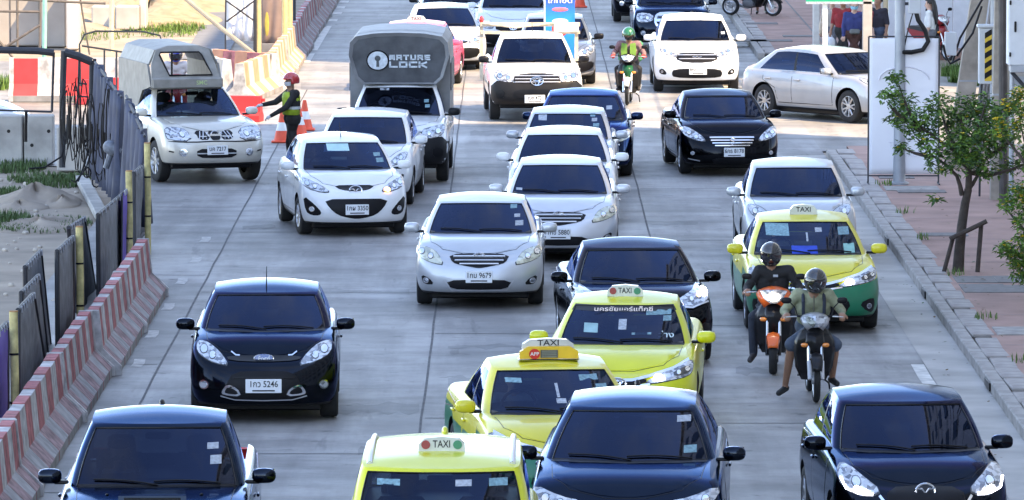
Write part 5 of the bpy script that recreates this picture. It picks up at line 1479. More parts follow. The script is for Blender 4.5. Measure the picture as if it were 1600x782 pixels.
    return body, dict(head=head, hu=hu, hf=hf, hr=hr, chest=chest, hip=hip, rt=rt, up=up, fw=fw)
def frame(f): return Matrix((f['hr'], -f['hf'], f['hu'])).transposed()
def helmet(parent, f, mat, full=True, visor=None, stripe=None, open_face=False):
    M = frame(f); c = f['head'] + f['hu'] * .02
    b = MB(); n, m = 20, 12; V, F = [], []
    for i in range(m + 1):
        v = math.pi / 2 - (math.pi * (.80 if full else .60)) * i / m
        for j in range(n):
            u = 2 * math.pi * j / n
            flare = 1.0 if v > -.6 else 1 - .25 * (-.6 - v)
            V.append(c + M @ Vector((.135 * math.cos(v) * math.cos(u) * flare, .155 * math.cos(v) * math.sin(u) * flare + .01, .148 * math.sin(v) * (1.18 if v < 0 else 1))))
    for i in range(m):
        for j in range(n):
            j2 = (j + 1) % n; a, d = j / n, 0
            u = 2 * math.pi * (j + .5) / n; v = math.pi / 2 - (math.pi * (.80 if full else .60)) * (i + .5) / m
            face = math.sin(u) < -.45 and -.55 < v < .32
            if not full: face = math.sin(u) < -.35 and v < .22
            if face: continue
            F.append((i * n + j, i * n + j2, (i + 1) * n + j2, (i + 1) * n + j))
    b.add(V, F)
    h = b.build('helmet', mat, parent, angle=60)
    sol = h.modifiers.new('s', 'SOLIDIFY'); sol.thickness = -.012 if False else .012
    if visor:
        V, F = [], []
        for i in range(7):
            v = .40 - .88 * i / 6
            for j in range(13):
                u = -math.pi / 2 + (j - 6) / 6 * 1.15
                V.append(c + M @ Vector((.139 * math.cos(v) * math.cos(u), .160 * math.cos(v) * math.sin(u) + .01, .152 * math.sin(v) * (1.15 if v < 0 else 1))))
        F = [(i * 13 + j, i * 13 + j + 1, (i + 1) * 13 + j + 1, (i + 1) * 13 + j) for i in range(6) for j in range(12)]
        mk('visor', V, F, visor, h)
    if stripe:
        for poly, mm in stripe:
            V = [c + M @ Vector((x, -(.163 * math.sqrt(max(0, 1 - (x / .137) ** 2 - (z / .152) ** 2))) + .006, z)) for x, z in poly]
            mk('helmet_decal', V, [tuple(range(len(V)))], mm, h, smooth=False)
    return h
def mask(parent, f, mat):
    M = frame(f); V, F = [], []
    for i in range(6):
        v = -.05 - .75 * i / 5
        for j in range(11):
            u = -math.pi / 2 + (j - 5) / 5 * 1.25
            V.append(f['head'] + M @ Vector((.094 * math.cos(v * .7) * math.cos(u), (.098 + .028 * math.exp(-((u + 1.57) / .5) ** 2)) * math.cos(v * .55) * math.sin(u), .105 * math.sin(v) + .005)))
    F = [(i * 11 + j, i * 11 + j + 1, (i + 1) * 11 + j + 1, (i + 1) * 11 + j) for i in range(5) for j in range(10)]
    return mk('face_mask', V, F, mat, parent)
def hair(parent, f, mat, long_=0.0):
    M = frame(f); b = MB(); c = f['head'] + f['hu'] * .03
    V, F = [], []; n, m = 18, 8
    for i in range(m + 1):
        v = math.pi / 2 - math.pi * .62 * i / m
        for j in range(n):
            u = 2 * math.pi * j / n; V.append(c + M @ Vector((.104 * math.cos(v) * math.cos(u), .115 * math.cos(v) * math.sin(u) + .012, .108 * math.sin(v))))
    for i in range(m):
        for j in range(n):
            u = 2 * math.pi * (j + .5) / n; v = math.pi / 2 - math.pi * .62 * (i + .5) / m
            if math.sin(u) < -.25 and v < .45: continue
            j2 = (j + 1) % n; F.append((i * n + j, i * n + j2, (i + 1) * n + j2, (i + 1) * n + j))
    b.add(V, F)
    if long_: 
        for q in range(7):
            x = (q - 3) * .028; b.tube([c + M @ Vector((x, .09, .03)), c + M @ Vector((x * 1.25, .115, -.12)), c + M @ Vector((x * 1.3, .12, -.12 - long_ * .6)), c + M @ Vector((x * .9, .11, -.12 - long_))], [.03, .035, .035, .012], 6)
    return b.build('hair', mat, parent, angle=80)
H_BLACK = basic('hair_black', (.012, .010, .010), .55, var=.3, scale=30)

STAND = dict(hip=(0, 0, .90), chest=(0, 0, 1.28), head=(0, -.02, 1.56), shL=(-.185, 0, 1.36), shR=(.185, 0, 1.36), elL=(-.24, .02, 1.08), elR=(.24, .02, 1.08), haL=(-.25, -.06, .84), haR=(.25, -.06, .84), knL=(-.10, -.02, .48), knR=(.10, -.02, .48), anL=(-.11, .02, .075), anR=(.11, .02, .075), toL=(-.13, -.15, .035), toR=(.13, -.15, .035))
def person(px, py, label, mats, pose=None, rz=0.0, scale=1.0, z=0.0, group=None, **k):
    p = gp(px, py, z); t = empty('person', (p.x, p.y, z), rz, label, 'person', group); t.scale = (scale,) * 3
    J = dict(STAND); J.update(pose or {})
    body, f = figure('body', J, mats, parent=t, **k)
    return t, f

# ------------------------------------------------------------------ motorcycles
def bike(px, py, label, style, col, rz=0.0, group='motorcycles', z=0.0, lit=False, box=False):
    p = gp(px, py, z); c, s_ = math.cos(rz), math.sin(rz)
    # the pixel marks the front tyre on the road: axle .62 m ahead of the root
    base = Vector((p.x - s_ * .62, p.y + c * .62, z + .004))
    t = empty('motorcycle', base, rz, label, 'motorcycle', group)
    t.scale = (1, 1, .955)
    P_ = col['body']; P2 = col.get('panel', P_); blk = M_BLACK
    wr = .285 if style == 'under' else .25; w = .075 if style == 'under' else .10
    for y in (-.62, .62):
        b = MB(); h = w / 2
        b.lathe([(wr - .07, -h * .7), (wr - .03, -h), (wr - .006, -h * .55), (wr, 0), (wr - .006, h * .55), (wr - .03, h), (wr - .07, h * .7)], 26, 'x')
        wl = b.build('wheel', M_TYRE, t, loc=(0, y, wr))
        b = MB(); b.lathe([(wr - .07, -h * .8), (wr - .085, -h * .6), (wr - .085, h * .6), (wr - .07, h * .8)], 26, 'x'); b.lathe([(.001, -.05), (.055, -.05), (.055, .05), (.001, .05)], 14, 'x')
        for q in range(6):
            a = q * math.pi / 3; b.tube([(0, .05 * math.cos(a), .05 * math.sin(a)), (0, (wr - .08) * math.cos(a + .2), (wr - .08) * math.sin(a + .2))], .012, 5)
        b.build('rim', M_RIM, wl)
    ax = Vector((0, -.62, wr)); hd = Vector((0, -.36, .80))
    for s in (-1, 1):
        b = MB(); b.tube([ax + Vector((s * .072, 0, 0)), ax + (hd - ax) * .42 + Vector((s * .075, 0, 0))], .026, 9); b.build('fork_leg', col.get('fork', M_SILVERTRIM), t)
        b = MB(); b.tube([ax + (hd - ax) * .38 + Vector((s * .075, 0, 0)), hd + Vector((s * .075, 0, 0))], .019, 8); b.build('fork_tube', M_CHROME, t)
    # front mudguard: an arc of channel over the tyre
    V, F = [], []; n = 14
    for i in range(n + 1):
        a = math.radians(25 + 150 * i / n); rr = wr + .035
        hw_ = (w / 2 + .035) * (1.0 if i > 3 else .75 + .08 * i)
        for x, dr in ((-hw_, -.05), (-hw_ * .85, -.005), (0, .012), (hw_ * .85, -.005), (hw_, -.05)):
            V.append((x, -.62 - (rr + dr) * math.cos(a), wr + (rr + dr) * math.sin(a)))
    F = [(i * 5 + j, i * 5 + j + 1, (i + 1) * 5 + j + 1, (i + 1) * 5 + j) for i in range(n) for j in range(4)]
    o = mk('front_mudguard', V, F, P2, t); sm = o.modifiers.new('s', 'SOLIDIFY'); sm.thickness = .006
    # leg shield and front apron: lofted half-shell
    def loft(name, rows, mat, par=t, angle=50):
        V, F = [], []; n = 11
        for (yc, zc, hw_, d, e) in rows:
            for j in range(n):
                u = -1 + 2 * j / (n - 1)
                V.append((hw_ * u, yc + d * abs(u) ** e, zc + .0))
        F = [(i * n + j, i * n + j + 1, (i + 1) * n + j + 1, (i + 1) * n + j) for i in range(len(rows) - 1) for j in range(n - 1)]
        o = mk(name, V, F, mat, par, angle=angle); sm = o.modifiers.new('s', 'SOLIDIFY'); sm.thickness = .012; return o
    wide = .245 if style == 'under' else .24
    loft('leg_shield', [(-.26, .24, wide * .6, .08, 2), (-.34, .40, wide * .9, .12, 1.8), (-.43, .60, wide, .14, 1.6), (-.45, .74, wide * .95, .15, 1.6), (-.42, .86, wide * .70, .12, 1.6), (-.38, .90, wide * .45, .07, 2)], col.get('apron', blk))
    loft('front_cover', [(-.395, .48, .05, .03, 2), (-.46, .60, .095, .05, 1.8), (-.485, .72, .115, .07, 1.6), (-.455, .84, .10, .07, 1.6)], col.get('cover', P2))
    for s in (-1, 1):   # indicators or side lamps on the apron
        b = MB(); b.ell((s * .125, -.425, .69), (.045, .03, .028), 10, 7, .8); b.build('indicator', col.get('ind', M_AMBER), t)
    # handlebar cowl with the headlamp
    b = MB(); n = 13; rows = [(-.50, .93, .085), (-.49, 1.0, .135), (-.43, 1.055, .16), (-.33, 1.08, .15), (-.25, 1.06, .11)]
    V, F = [], []
    for yc, zc, hw_ in rows:
        for j in range(n):
            u = -1 + 2 * j / (n - 1); V.append((hw_ * u, yc + .07 * abs(u) ** 1.7, zc - .05 * abs(u) ** 2))
    F = [(i * n + j, i * n + j + 1, (i + 1) * n + j + 1, (i + 1) * n + j) for i in range(len(rows) - 1) for j in range(n - 1)]
    ks = 1.35 if style == 'scooter' else 1.1
    V = [(x * ks, y, 1.0 + (z - 1.0) * ks) for x, y, z in V]
    cw = mk('handlebar_cowl', V, F, P_, t); sm = cw.modifiers.new('s', 'SOLIDIFY'); sm.thickness = .02
    b = MB(); V = []
    hp0 = [(-.125, 1.035), (-.075, 1.05), (0, 1.055), (.075, 1.05), (.125, 1.035), (.085, .965), (.03, .925), (-.03, .925), (-.085, .965)]
    hp = [(x * ks, .99 + (z - .99) * ks) for x, z in hp0]
    V = [(x, -.525 + .07 * (abs(x) / .13) ** 1.7 + (z - .93) * .15, z) for x, z in hp]; V2 = [(x, y + .05, z) for x, y, z in V]; n = len(hp)
    hl = mk('headlamp', V + V2 + [(0, -.545, .99)], [(i, (i + 1) % n, 2 * n) for i in range(n)] + [((i + 1) % n, i, n + i, n + (i + 1) % n) for i in range(n)], M_LENS, t, angle=20)
    if lit:
        b = MB(); b.ell((0, -.548, .985), (.085, .014, .05), 12, 7); b.build('lit_bulb', basic('lit_bike_lamp', (1, .9, .7), .3, var=0, emit=(1.0, .80, .55, 5.0)), hl)
    b = MB(); b.tube([(-.345, -.20, 1.02), (-.22, -.27, 1.035), (0, -.31, 1.02), (.22, -.27, 1.035), (.345, -.20, 1.02)], .013, 8); hb = b.build('handlebar', blk, t)
    for s in (-1, 1):
        b = MB(); b.tube([(s * .235, -.262, 1.034), (s * .36, -.194, 1.02)], .020, 9); b.build('grip', blk, hb)
        b = MB(); b.tube([(s * .21, -.30, 1.03), (s * .27, -.315, 1.03), (s * .36, -.255, 1.015)], .008, 6); b.build('brake_lever', M_SILVERTRIM, hb)
        b = MB(); b.tube([(s * .20, -.28, 1.04), (s * .23, -.27, 1.14), (s * .285, -.26, 1.20)], .007, 6); mm = b.build('mirror_stem', blk, t)
        b = MB(); b.ell((s * .33, -.255, 1.225), (.062, .018, .040), 14, 8, .75); b.build('mirror', blk, mm)
    # frame, seat, rear bodywork, engine, exhaust
    b = MB(); b.prism([(-.16, .70), (.02, .76), (.30, .79), (.62, .81), (.70, .79), (.66, .73), (.20, .68), (-.10, .64)], -.125, .125, 'x'); b.V = [(v[0] * (.72 if v[1] < 0 else 1), v[1], v[2]) for v in b.V]; b.build('seat', basic('seat_vinyl', (.02, .02, .022), .6, var=.2), t, angle=30)
    b = MB(); b.prism([(-.30, .46), (-.10, .62), (.20, .67), (.70, .74), (.78, .70), (.55, .52), (.20, .40), (-.20, .36)], -.115, .115, 'x'); b.build('side_panel', P_, t, angle=30)
    b = MB(); b.ell((0, .06, .34), (.15, .20, .13), 14, 9, .7); b.tube([(-.19, -.12, .29), (.19, -.12, .29)], .014, 7); b.build('engine', basic('engine_grey', (.10, .10, .11), .5, var=.25), t)
    b = MB(); b.tube([(.10, -.05, .24), (.15, .2, .20), (.17, .45, .27), (.18, .80, .34)], [.02, .025, .05, .048], 10); b.build('exhaust', M_SILVERTRIM, t)
    b = MB(); b.box((0, .80, .72), (.16, .06, .07), bev=.02); b.build('tail_lamp', M_REDLENS, t)
    b = MB(); b.tube([(.10, .05, .25), (.20, .12, .16), (.22, .14, .02)], .012, 6); b.build('side_stand', blk, t)
    b = MB(); b.tube([(0, -.36, .80), (0, -.10, .50), (0, .15, .40), (0, .60, .62)], .035, 8); b.build('frame', blk, t)
    if box:
        b = MB(); b.box((0, .72, 1.08), (.50, .44, .44), bev=.05); bx = b.build('delivery_box', basic('box_green', (.05, .22, .10), .6, var=.15), t)
        b = MB(); b.box((0, .495, 1.12), (.36, .012, .16), bev=.005); b.build('box_panel', basic('box_white', (.6, .62, .62), .6), bx)
    return t
RIDE = dict(hip=(0, .18, .82), chest=(0, .02, 1.15), head=(0, -.08, 1.405), shL=(-.18, .0, 1.22), shR=(.18, .0, 1.22), elL=(-.31, -.0, 1.02), elR=(.31, -.0, 1.02), haL=(-.31, -.20, .995), haR=(.31, -.20, .995), knL=(-.22, -.22, .72), knR=(.22, -.22, .72), anL=(-.20, -.08, .34), anR=(.20, -.08, .34), toL=(-.22, -.24, .30), toR=(.22, -.24, .30))
def rider(bk, label, mats, pose=None, **k):
    t = empty('person', tuple(bk.location), bk.rotation_euler[2], label, 'person')
    J = dict(RIDE); J.update(pose or {})
    body, f = figure('body', J, mats, parent=t, **k)
    return t, f
V_DARK = basic('visor_dark', (.015, .015, .02), .06, var=.1, coat=1.0)
HELM_BLK = basic('helmet_black', (.02, .02, .025), .18, var=.2, coat=1.0)
P_ORANGE = paint('bike_orange', (.72, .12, .01)); P_BLKB = paint('bike_black', (.012, .012, .014)); P_GREENB = paint('bike_green', (.012, .085, .035)); P_REDB = paint('bike_red', (.28, .015, .02))

# orange scooter, rider in black
bk = bike(1208, 586, 'orange and black scooter with a glowing headlamp in front of the taxi', 'scooter', dict(body=P_ORANGE, panel=P_ORANGE, apron=P_BLKB, cover=P_BLKB, fork=P_BLKB, ind=M_AMBER), R(-3), lit=True)
t, f = rider(bk, 'person in black jacket and black helmet riding the orange scooter', [cloth('jacket_black', (.014, .014, .016)), cloth('jeans_dark', (.025, .03, .045)), SKIN, basic('shoe_dark', (.04, .035, .035), .7), SKIN], dict(anL=(-.25, -.05, .20), toL=(-.29, -.20, .13), knL=(-.25, -.15, .66), haL=(-.32, -.20, .985), elL=(-.33, .0, 1.0), head=(-.04, -.06, 1.41), chest=(-.03, .04, 1.15)), bulk=1.06)
helmet(t, f, HELM_BLK, True, V_DARK)
o = mk('jacket_print', [f['chest'] + Vector(v) for v in ((.02, -.155, .03), (.08, -.15, .03), (.08, -.15, .0), (.02, -.155, 0))], [(0, 1, 2, 3)], M_STICKW, t, smooth=False)
# black underbone, rider in an olive jacket
bk = bike(1275, 630, 'black underbone motorcycle with silver forks in front of the taxi', 'under', dict(body=basic('cowl_silver', (.42, .43, .46), .3, var=.2, metal=.3, coat=1), panel=P_BLKB, apron=P_BLKB, fork=basic('fork_white', (.65, .66, .70), .3)), R(1.0))
t, f = rider(bk, 'person in an olive jacket and denim shorts riding the black motorcycle', [cloth('jacket_olive', (.26, .27, .17), .3), cloth('shorts_denim', (.07, .09, .13)), SKIN, basic('sandal_black', (.02, .02, .02), .7), SKIN], dict(knL=(-.26, -.16, .64), anL=(-.33, -.02, .12), toL=(-.41, -.14, .06), knR=(.25, -.18, .64), anR=(.23, .0, .22), toR=(.28, -.13, .17), haL=(-.32, -.20, .99), haR=(.33, -.20, .99), elL=(-.34, .02, 1.02), elR=(.34, .02, 1.02), head=(.02, -.10, 1.37), chest=(0, .0, 1.12)), bulk=1.06, shorts=True)
helmet(t, f, HELM_BLK, True, V_DARK, [([(-.07, .045), (.05, .06), (.085, .03), (-.06, .01)], basic('helmet_grey', (.35, .37, .40), .3)), ([(-.05, -.055), (.05, -.045), (.08, -.02), (-.03, -.03)], basic('helmet_pale', (.5, .58, .62), .3))])
for s in (-1, 1):
    b = MB(); b.tube([f['chest'] + Vector((s * .12, -.02, .14)), f['chest'] + Vector((s * .125, -.155, .02)), f['chest'] + Vector((s * .12, -.13, -.20))], .022, 6); b.build('backpack_strap', cloth('strap_navy', (.02, .025, .04)), t)
b = MB(); b.tube([f['chest'] + Vector((0, -.135, .09)), f['chest'] + Vector((0, -.15, -.05)), f['chest'] + Vector((0, -.14, -.28))], .010, 5); b.build('jacket_zip', cloth('zip_dark', (.10, .10, .07)), t)
# green delivery motorcycle
bk = bike(980, 165, 'green and white delivery motorcycle riding between the dark sedan and white suv', 'under', dict(body=P_BLKB, panel=basic('bike_white', (.5, .53, .5), .3, coat=1), cover=P_GREENB, apron=P_BLKB, fork=M_CHROME), R(-4), box=True)
t, f = rider(bk, 'person in a green vest and green helmet on the delivery motorcycle', [cloth('jacket_mauve', (.20, .12, .13)), cloth('trousers_black', (.02, .02, .022)), SKIN, basic('shoe_dark', (.04, .035, .035), .7), cloth('glove_red', (.45, .05, .04))], vox=.013, bulk=1.08)
helmet(t, f, basic('helmet_green', (.015, .13, .045), .25, var=.15, coat=1), False); mask(t, f, cloth('balaclava', (.012, .012, .014)))
for s in (-1, 1):
    c0 = f['chest']; V = [c0 + Vector(v) for v in ((s * .03, -.145, .08), (s * .14, -.13, .10), (s * .16, -.135, -.06), (s * .14, -.14, -.22), (s * .03, -.15, -.22))]
    mk('vest_panel', V + [v + Vector((0, .02, 0)) for v in V], [(0, 1, 2, 3, 4), (9, 8, 7, 6, 5)] + [(i, (i + 1) % 5, 5 + (i + 1) % 5, 5 + i) for i in range(5)], cloth('vest_green', (.17, .32, .05)), t, smooth=False)
# drivers behind the clearer windscreens
def drivers():
    import itertools
    D = dict(hip=(0, .12, .55), chest=(0, .16, .93), head=(0, .12, 1.20), shL=(-.19, .15, 1.0), shR=(.19, .15, 1.0), elL=(-.26, -.05, .80), elR=(.26, -.05, .80), haL=(-.16, -.28, .93), haR=(.16, -.28, .93), knL=(-.16, -.32, .58), knR=(.16, -.32, .58), anL=(-.15, -.62, .30), anR=(.15, -.62, .30), toL=(-.15, -.75, .30), toR=(.15, -.75, .30))
    proto = None
    for nm, lb in (('plate 7217|bonnet|champagne', 'driver seen through the windscreen of the champagne pickup'), ('behind the motorcycles', 'driver of the yellow and green taxi behind the motorcycles'), ('all yellow taxi', 'driver of the all yellow taxi'), ('big amber', 'driver of the taxi with the big amber roof sign'), ('indicator lit', 'driver of the white hatchback with one indicator lit'), ('plate 9679', 'driver of the silver sedan alone in the middle lane')):
        car = next(o for o in bpy.data.objects if o.type == 'EMPTY' and o.get('category') in ('car', 'taxi', 'pickup') and any(k in o['label'] for k in nm.split('|')))
        K = 'pickup' if car['category'] == 'pickup' else 'hatch' if 'hatchback' in car['label'] else 'sedan'; P = KINDS[K]
        loc = car.matrix_basis @ Vector((-.36, P['yc'] + 1.02 - P['L'] / 2, (P['belt'] - .905) - .02))
        t = empty('person', loc, car.rotation_euler[2], lb, 'person', 'drivers at the wheel')
        if proto is None:
            figure('body', D, [cloth('driver_shirt', (.35, .37, .40), .15), cloth('trousers_black', (.02, .02, .022)), SKINP, M_BLACK, SKINP], vox=.015, parent=t, long_sleeve=False); proto = t
        else:
            for ch in list(proto.children):
                c_ = ch.copy(); COL.objects.link(c_); c_.parent = t
    for o in [proto] + [q_ for q_ in bpy.data.objects if q_.get('group') == 'drivers at the wheel']:
        if not any(c_.name.startswith('hair') for c_ in o.children):
            f = dict(head=Vector(D['head']), hu=Vector((0, -.1, 1)).normalized(), hf=Vector((0, -1, -.1)).normalized(), hr=Vector((1, 0, 0)))
            f['hr'] = f['hf'].cross(f['hu']).normalized(); hair(o, f, H_BLACK)
drivers()
# parked motorcycles on the far pavement
bike(1482, 96, 'dark red motorcycle parked beside the leaning concrete pole', 'scooter', dict(body=P_REDB, apron=P_BLKB), R(35), z=0)
bike(1208, 26, 'black motorcycle parked on the far pavement at the top edge', 'scooter', dict(body=P_BLKB, apron=P_BLKB), R(60), z=PZ)

# traffic policeman
hv = basic('hi_vis_lime', (.40, .52, .03), .6, var=.15, scale=12)
t, f = person(457, 266, 'person in a black uniform, lime vest and red helmet waving traffic on', [cloth('uniform_black', (.02, .018, .018)), cloth('uniform_black', (.02, .018, .018)), SKIN, basic('boot_black', (.015, .015, .015), .4), cloth('glove_white', (.65, .66, .68), .08)],
    dict(elL=(-.20, -.24, 1.19), haL=(-.24, -.50, 1.14), elR=(.22, -.20, 1.12), haR=(.10, -.46, .96), head=(0, -.03, 1.56), chest=(0, -.02, 1.28)), rz=R(-68), scale=1.0, grip=False, bulk=1.06)
helmet(t, f, basic('helmet_red', (.50, .03, .03), .25, var=.15, coat=1), False, None, [([(-.09, .06), (.09, .06), (.08, .09), (-.08, .09)], M_STICKW)]); mask(t, f, cloth('mask_white', (.6, .6, .62), .08))
def vest(t, f, m, strip_m, z0=-.34):
    c0 = f['chest']; V, F = [], []; n = 20; rows = [(-.30, .205, .150), (-.15, .200, .150), (0, .215, .158), (.07, .185, .145), (.105, .12, .11)]
    for dz, rx, ry in rows:
        for j in range(n): u = 2 * math.pi * j / n; V.append(c0 + Vector((rx * math.cos(u), ry * math.sin(u), dz)))
    for i in range(len(rows) - 1):
        for j in range(n):
            if i >= 2 and abs(math.cos(2 * math.pi * (j + .5) / n)) > .88: continue
            j2 = (j + 1) % n; F.append((i * n + j, i * n + j2, (i + 1) * n + j2, (i + 1) * n + j))
    v = mk('hi_vis_vest', V, F, m, t); sm = v.modifiers.new('s', 'SOLIDIFY'); sm.thickness = .008
    V, F = [], []
    for dz in (-.20, -.15):
        for j in range(n): u = 2 * math.pi * j / n; V.append(c0 + Vector((.215 * math.cos(u), .160 * math.sin(u), dz)))
    F = [(j, (j + 1) % n, n + (j + 1) % n, n + j) for j in range(n)]; mk('reflective_band', V, F, strip_m, v)
vest(t, f, hv, basic('reflective_grey', (.55, .56, .55), .3, var=.1))
# people on the corner
t, f = person(1334, 116, 'person in a navy top, brown trousers and face mask facing the street', [cloth('top_navy', (.03, .04, .15)), cloth('trousers_brown', (.06, .025, .02)), SKINP, M_BLACK, SKINP], rz=R(4), scale=.97, vox=.014, group=None)
mask(t, f, cloth('mask_blue', (.25, .50, .65), .1)); hair(t, f, H_BLACK)
b = MB(); b.box((0, -.145, .98), (.24, .07, .12), bev=.03); b.build('waist_bag', cloth('bag_grey', (.14, .15, .15)), t)
t, f = person(1317, 112, 'person in a dark red shirt and black shorts carrying a white plastic bag', [cloth('shirt_red', (.24, .02, .025)), cloth('shorts_black', (.02, .02, .02)), SKIN, M_BLACK, SKIN], dict(haL=(-.27, -.1, .86)), rz=R(-15), scale=1.0, vox=.014, long_sleeve=False, shorts=True)
hair(t, f, H_BLACK)
p0 = t.matrix_basis @ Vector((-.27, -.12, .80))
def plastic_bag(loc, mat, label, s=1.0):
    b = MB(); b.ell((0, 0, -.17), (.12 * s, .08 * s, .15 * s), 12, 8, .8); b.tube([(-.05, 0, -.05), (-.02, 0, .05), (.02, 0, .05), (.05, 0, -.05)], .012, 5)
    o = b.build('shopping_bag', mat, None, loc=loc); tag(o, label, 'bag')
plastic_bag(p0, basic('bag_white', (.7, .72, .75), .4, var=.1), 'white plastic bag held by the person in the dark red shirt')
t, f = person(1349, 112, 'person with bare arms in a pale top half hidden behind the sign pillar', [cloth('top_maroon', (.30, .06, .07)), cloth('skirt_black', (.02, .02, .03)), SKINP, M_BLACK, SKINP], dict(haR=(.22, -.1, .86)), scale=.95, vox=.014, long_sleeve=False); hair(t, f, H_BLACK)
p0 = t.matrix_basis @ Vector((-.24, -.1, .84)); plastic_bag(p0, basic('bag_pink', (.75, .55, .58), .4, var=.1), 'pale pink plastic bag hanging beside the sign pillar')
t, f = person(1300, 108, 'person carrying a beige shoulder bag behind the white sign post', [cloth('top_pale', (.40, .36, .32)), cloth('trousers_grey', (.16, .17, .20)), SKINP, M_BLACK, SKINP], scale=.97, vox=.014); hair(t, f, H_BLACK)
b = MB(); b.ell((-.25, -.03, .95), (.06, .13, .16), 12, 8, .8); b.tube([(-.2, -.02, 1.38), (-.25, -.08, 1.2), (-.25, -.03, 1.06)], .015, 5); b.build('shoulder_bag', cloth('bag_beige', (.5, .4, .3)), t)
t, f = person(1372, 112, 'person in dark clothes standing just right of the sign pillar', [cloth('top_black', (.02, .018, .03)), cloth('trousers_blue', (.05, .07, .12)), SKIN, M_BLACK, SKIN], rz=R(-40), vox=.014, long_sleeve=False); hair(t, f, H_BLACK)
t, f = person(1453, 116, 'person with long black hair and a white shirt behind the banner stand', [cloth('shirt_white', (.66, .68, .68), .08), cloth('trousers_grey', (.16, .17, .20)), SKINP, M_BLACK, SKINP], rz=R(-105), scale=1.0, vox=.014, long_sleeve=False); hair(t, f, H_BLACK, .38)
t, f = person(1190, 22, 'person seen from the knees down standing at the top edge by the motorcycle', [cloth('top_black', (.02, .018, .03)), cloth('shorts_black', (.02, .02, .02)), SKIN, M_BLACK, SKIN], z=PZ, vox=.014, shorts=True); hair(t, f, H_BLACK)
# rider seen through the window of the pickup's canopy
bk = bike(279, 203, 'red motorcycle waiting behind the champagne pickup', 'scooter', dict(body=P_REDB, apron=P_REDB), R(8))
t, f = rider(bk, 'person in a blue helmet seen through the canopy of the champagne pickup', [cloth('top_white', (.55, .5, .5), .1), cloth('trousers_black', (.02, .02, .022)), SKIN, M_BLACK, SKIN], vox=.013)
helmet(t, f, basic('helmet_blue', (.03, .04, .35), .2, var=.15, coat=1), True, V_DARK)
# ------------------------------------------------------------------ barriers
BPROF = [(-.32, 0), (-.32, .11), (-.11, .32), (-.065, .78), (.065, .78), (.11, .32), (.32, .11), (.32, 0)]
B_RED = basic('barrier_red', (.345, .115, .12), .8, var=.5, scale=7, detail=8)
B_WHITE = basic('barrier_white', (.42, .41, .41), .8, var=.42, scale=7, detail=8)
B_ORANGE_SUNLIT = basic('barrier_orange_sunlit', (.50, .235, .14), .8, var=.2, scale=4, detail=7)  # warm sunlight on the far row is put into this stripe colour
B_CREAM_SUNLIT = basic('barrier_cream_sunlit', (.52, .46, .38), .8, var=.18, scale=4, detail=7)  # pale stripe with the warm sunlight painted in
B_FOOT = basic('barrier_foot', (.24, .235, .235), .9, var=.3, scale=4, detail=8)
B_SIGNAL = basic('barrier_signal_red', (.50, .03, .035), .7, var=.18, scale=3)
B_REDF = basic('barrier_red_worn', (.27, .185, .19), .85, var=.5, scale=7, detail=8)
B_WHF = basic('barrier_white_worn', (.29, .285, .29), .85, var=.3, scale=6, detail=8)
_bm = {}
def barrier_mesh(L, n, cols, prof=BPROF, bottom=True, key=None):
    k = (round(L, 2), n, tuple(m.name for m in cols), key)
    if k in _bm: return _bm[k]
    b = MB(); m = len(prof); w = L / n
    for i in range(n):
        d = .012 if i % 2 == 0 else 0
        pr = [(x * (1 + d * 1.2), z + (d if z > .5 else 0)) for x, z in prof]
        y0, y1 = -L / 2 + i * w, -L / 2 + (i + 1) * w
        b.prism(pr, y0, y1, 'y', i % 2)
        if bottom:                       # the foot and lower slope carry grime
            for q in range(len(b.F) - m, len(b.F)):
                f = b.F[q]; z = sum(b.V[v][2] for v in f) / len(f)
                if z < .09: b.I[q] = 2
                elif z < .33: b.I[q] = 4 + i % 2
    # white end plates with a raised lip, a pair of lifting loops
    for s in (-1, 1):
        b.prism([(x * 1.07 + (.012 if x > 0 else -.012), z * 1.02) for x, z in prof], s * L / 2 - .05, s * L / 2 + .04, 'y', 3)
    me = b.mesh(list(cols) + [B_FOOT, B_WHITE] + ([B_REDF, B_WHF] if cols[0] is B_RED else list(cols)), True, 25)
    _bm[k] = me
    return me
def barrier(x, y0, y1, label, n=6, cols=(B_RED, B_WHITE), rz=0.0, group='striped concrete barriers', tilt=0):
    L = y1 - y0 - .08
    o = inst('concrete_barrier', barrier_mesh(L, n, cols), None, (x, (y0 + y1) / 2, .003), (0, tilt, rz))
    tag(o, label, 'barrier', group); return o
near = [(56.0, 60.8, -5.22, 'beside the dark pickup, cut off by the left edge'), (60.8, 65.8, -5.2, 'first along the fence from the bottom left corner'), (65.8, 72.6, -5.22, 'standing in front of the nearest yellow post'), (72.6, 77.7, -5.20, 'in front of the three overlapping mesh panels'), (77.7, 83.1, -5.12, 'left of the dark hatchback, below the second yellow post'), (83.1, 88.3, -5.11, 'in front of the leaning tall mesh panel')]
for y0, y1, x, w in near:
    barrier(x, y0, y1, 'faded red and white barrier ' + w, 9)
far = [(131.6, 136.6, -5.35, 'sun-toned orange and cream barrier nearest the traffic officer', (B_ORANGE_SUNLIT, B_CREAM_SUNLIT), R(-6), 7), (136.8, 142, -5.12, 'sun-toned orange and cream barrier second from the traffic officer', (B_ORANGE_SUNLIT, B_CREAM_SUNLIT), 0, 7), (142.1, 147.2, -5.09, 'sunlit pink and cream barrier beside the brown banner', (B_ORANGE_SUNLIT, B_CREAM_SUNLIT), 0, 7)]
for y0, y1, x, lb, cs, rz, n in far: barrier(x, y0, y1, lb, n, cs, rz, 'barriers beyond the junction')
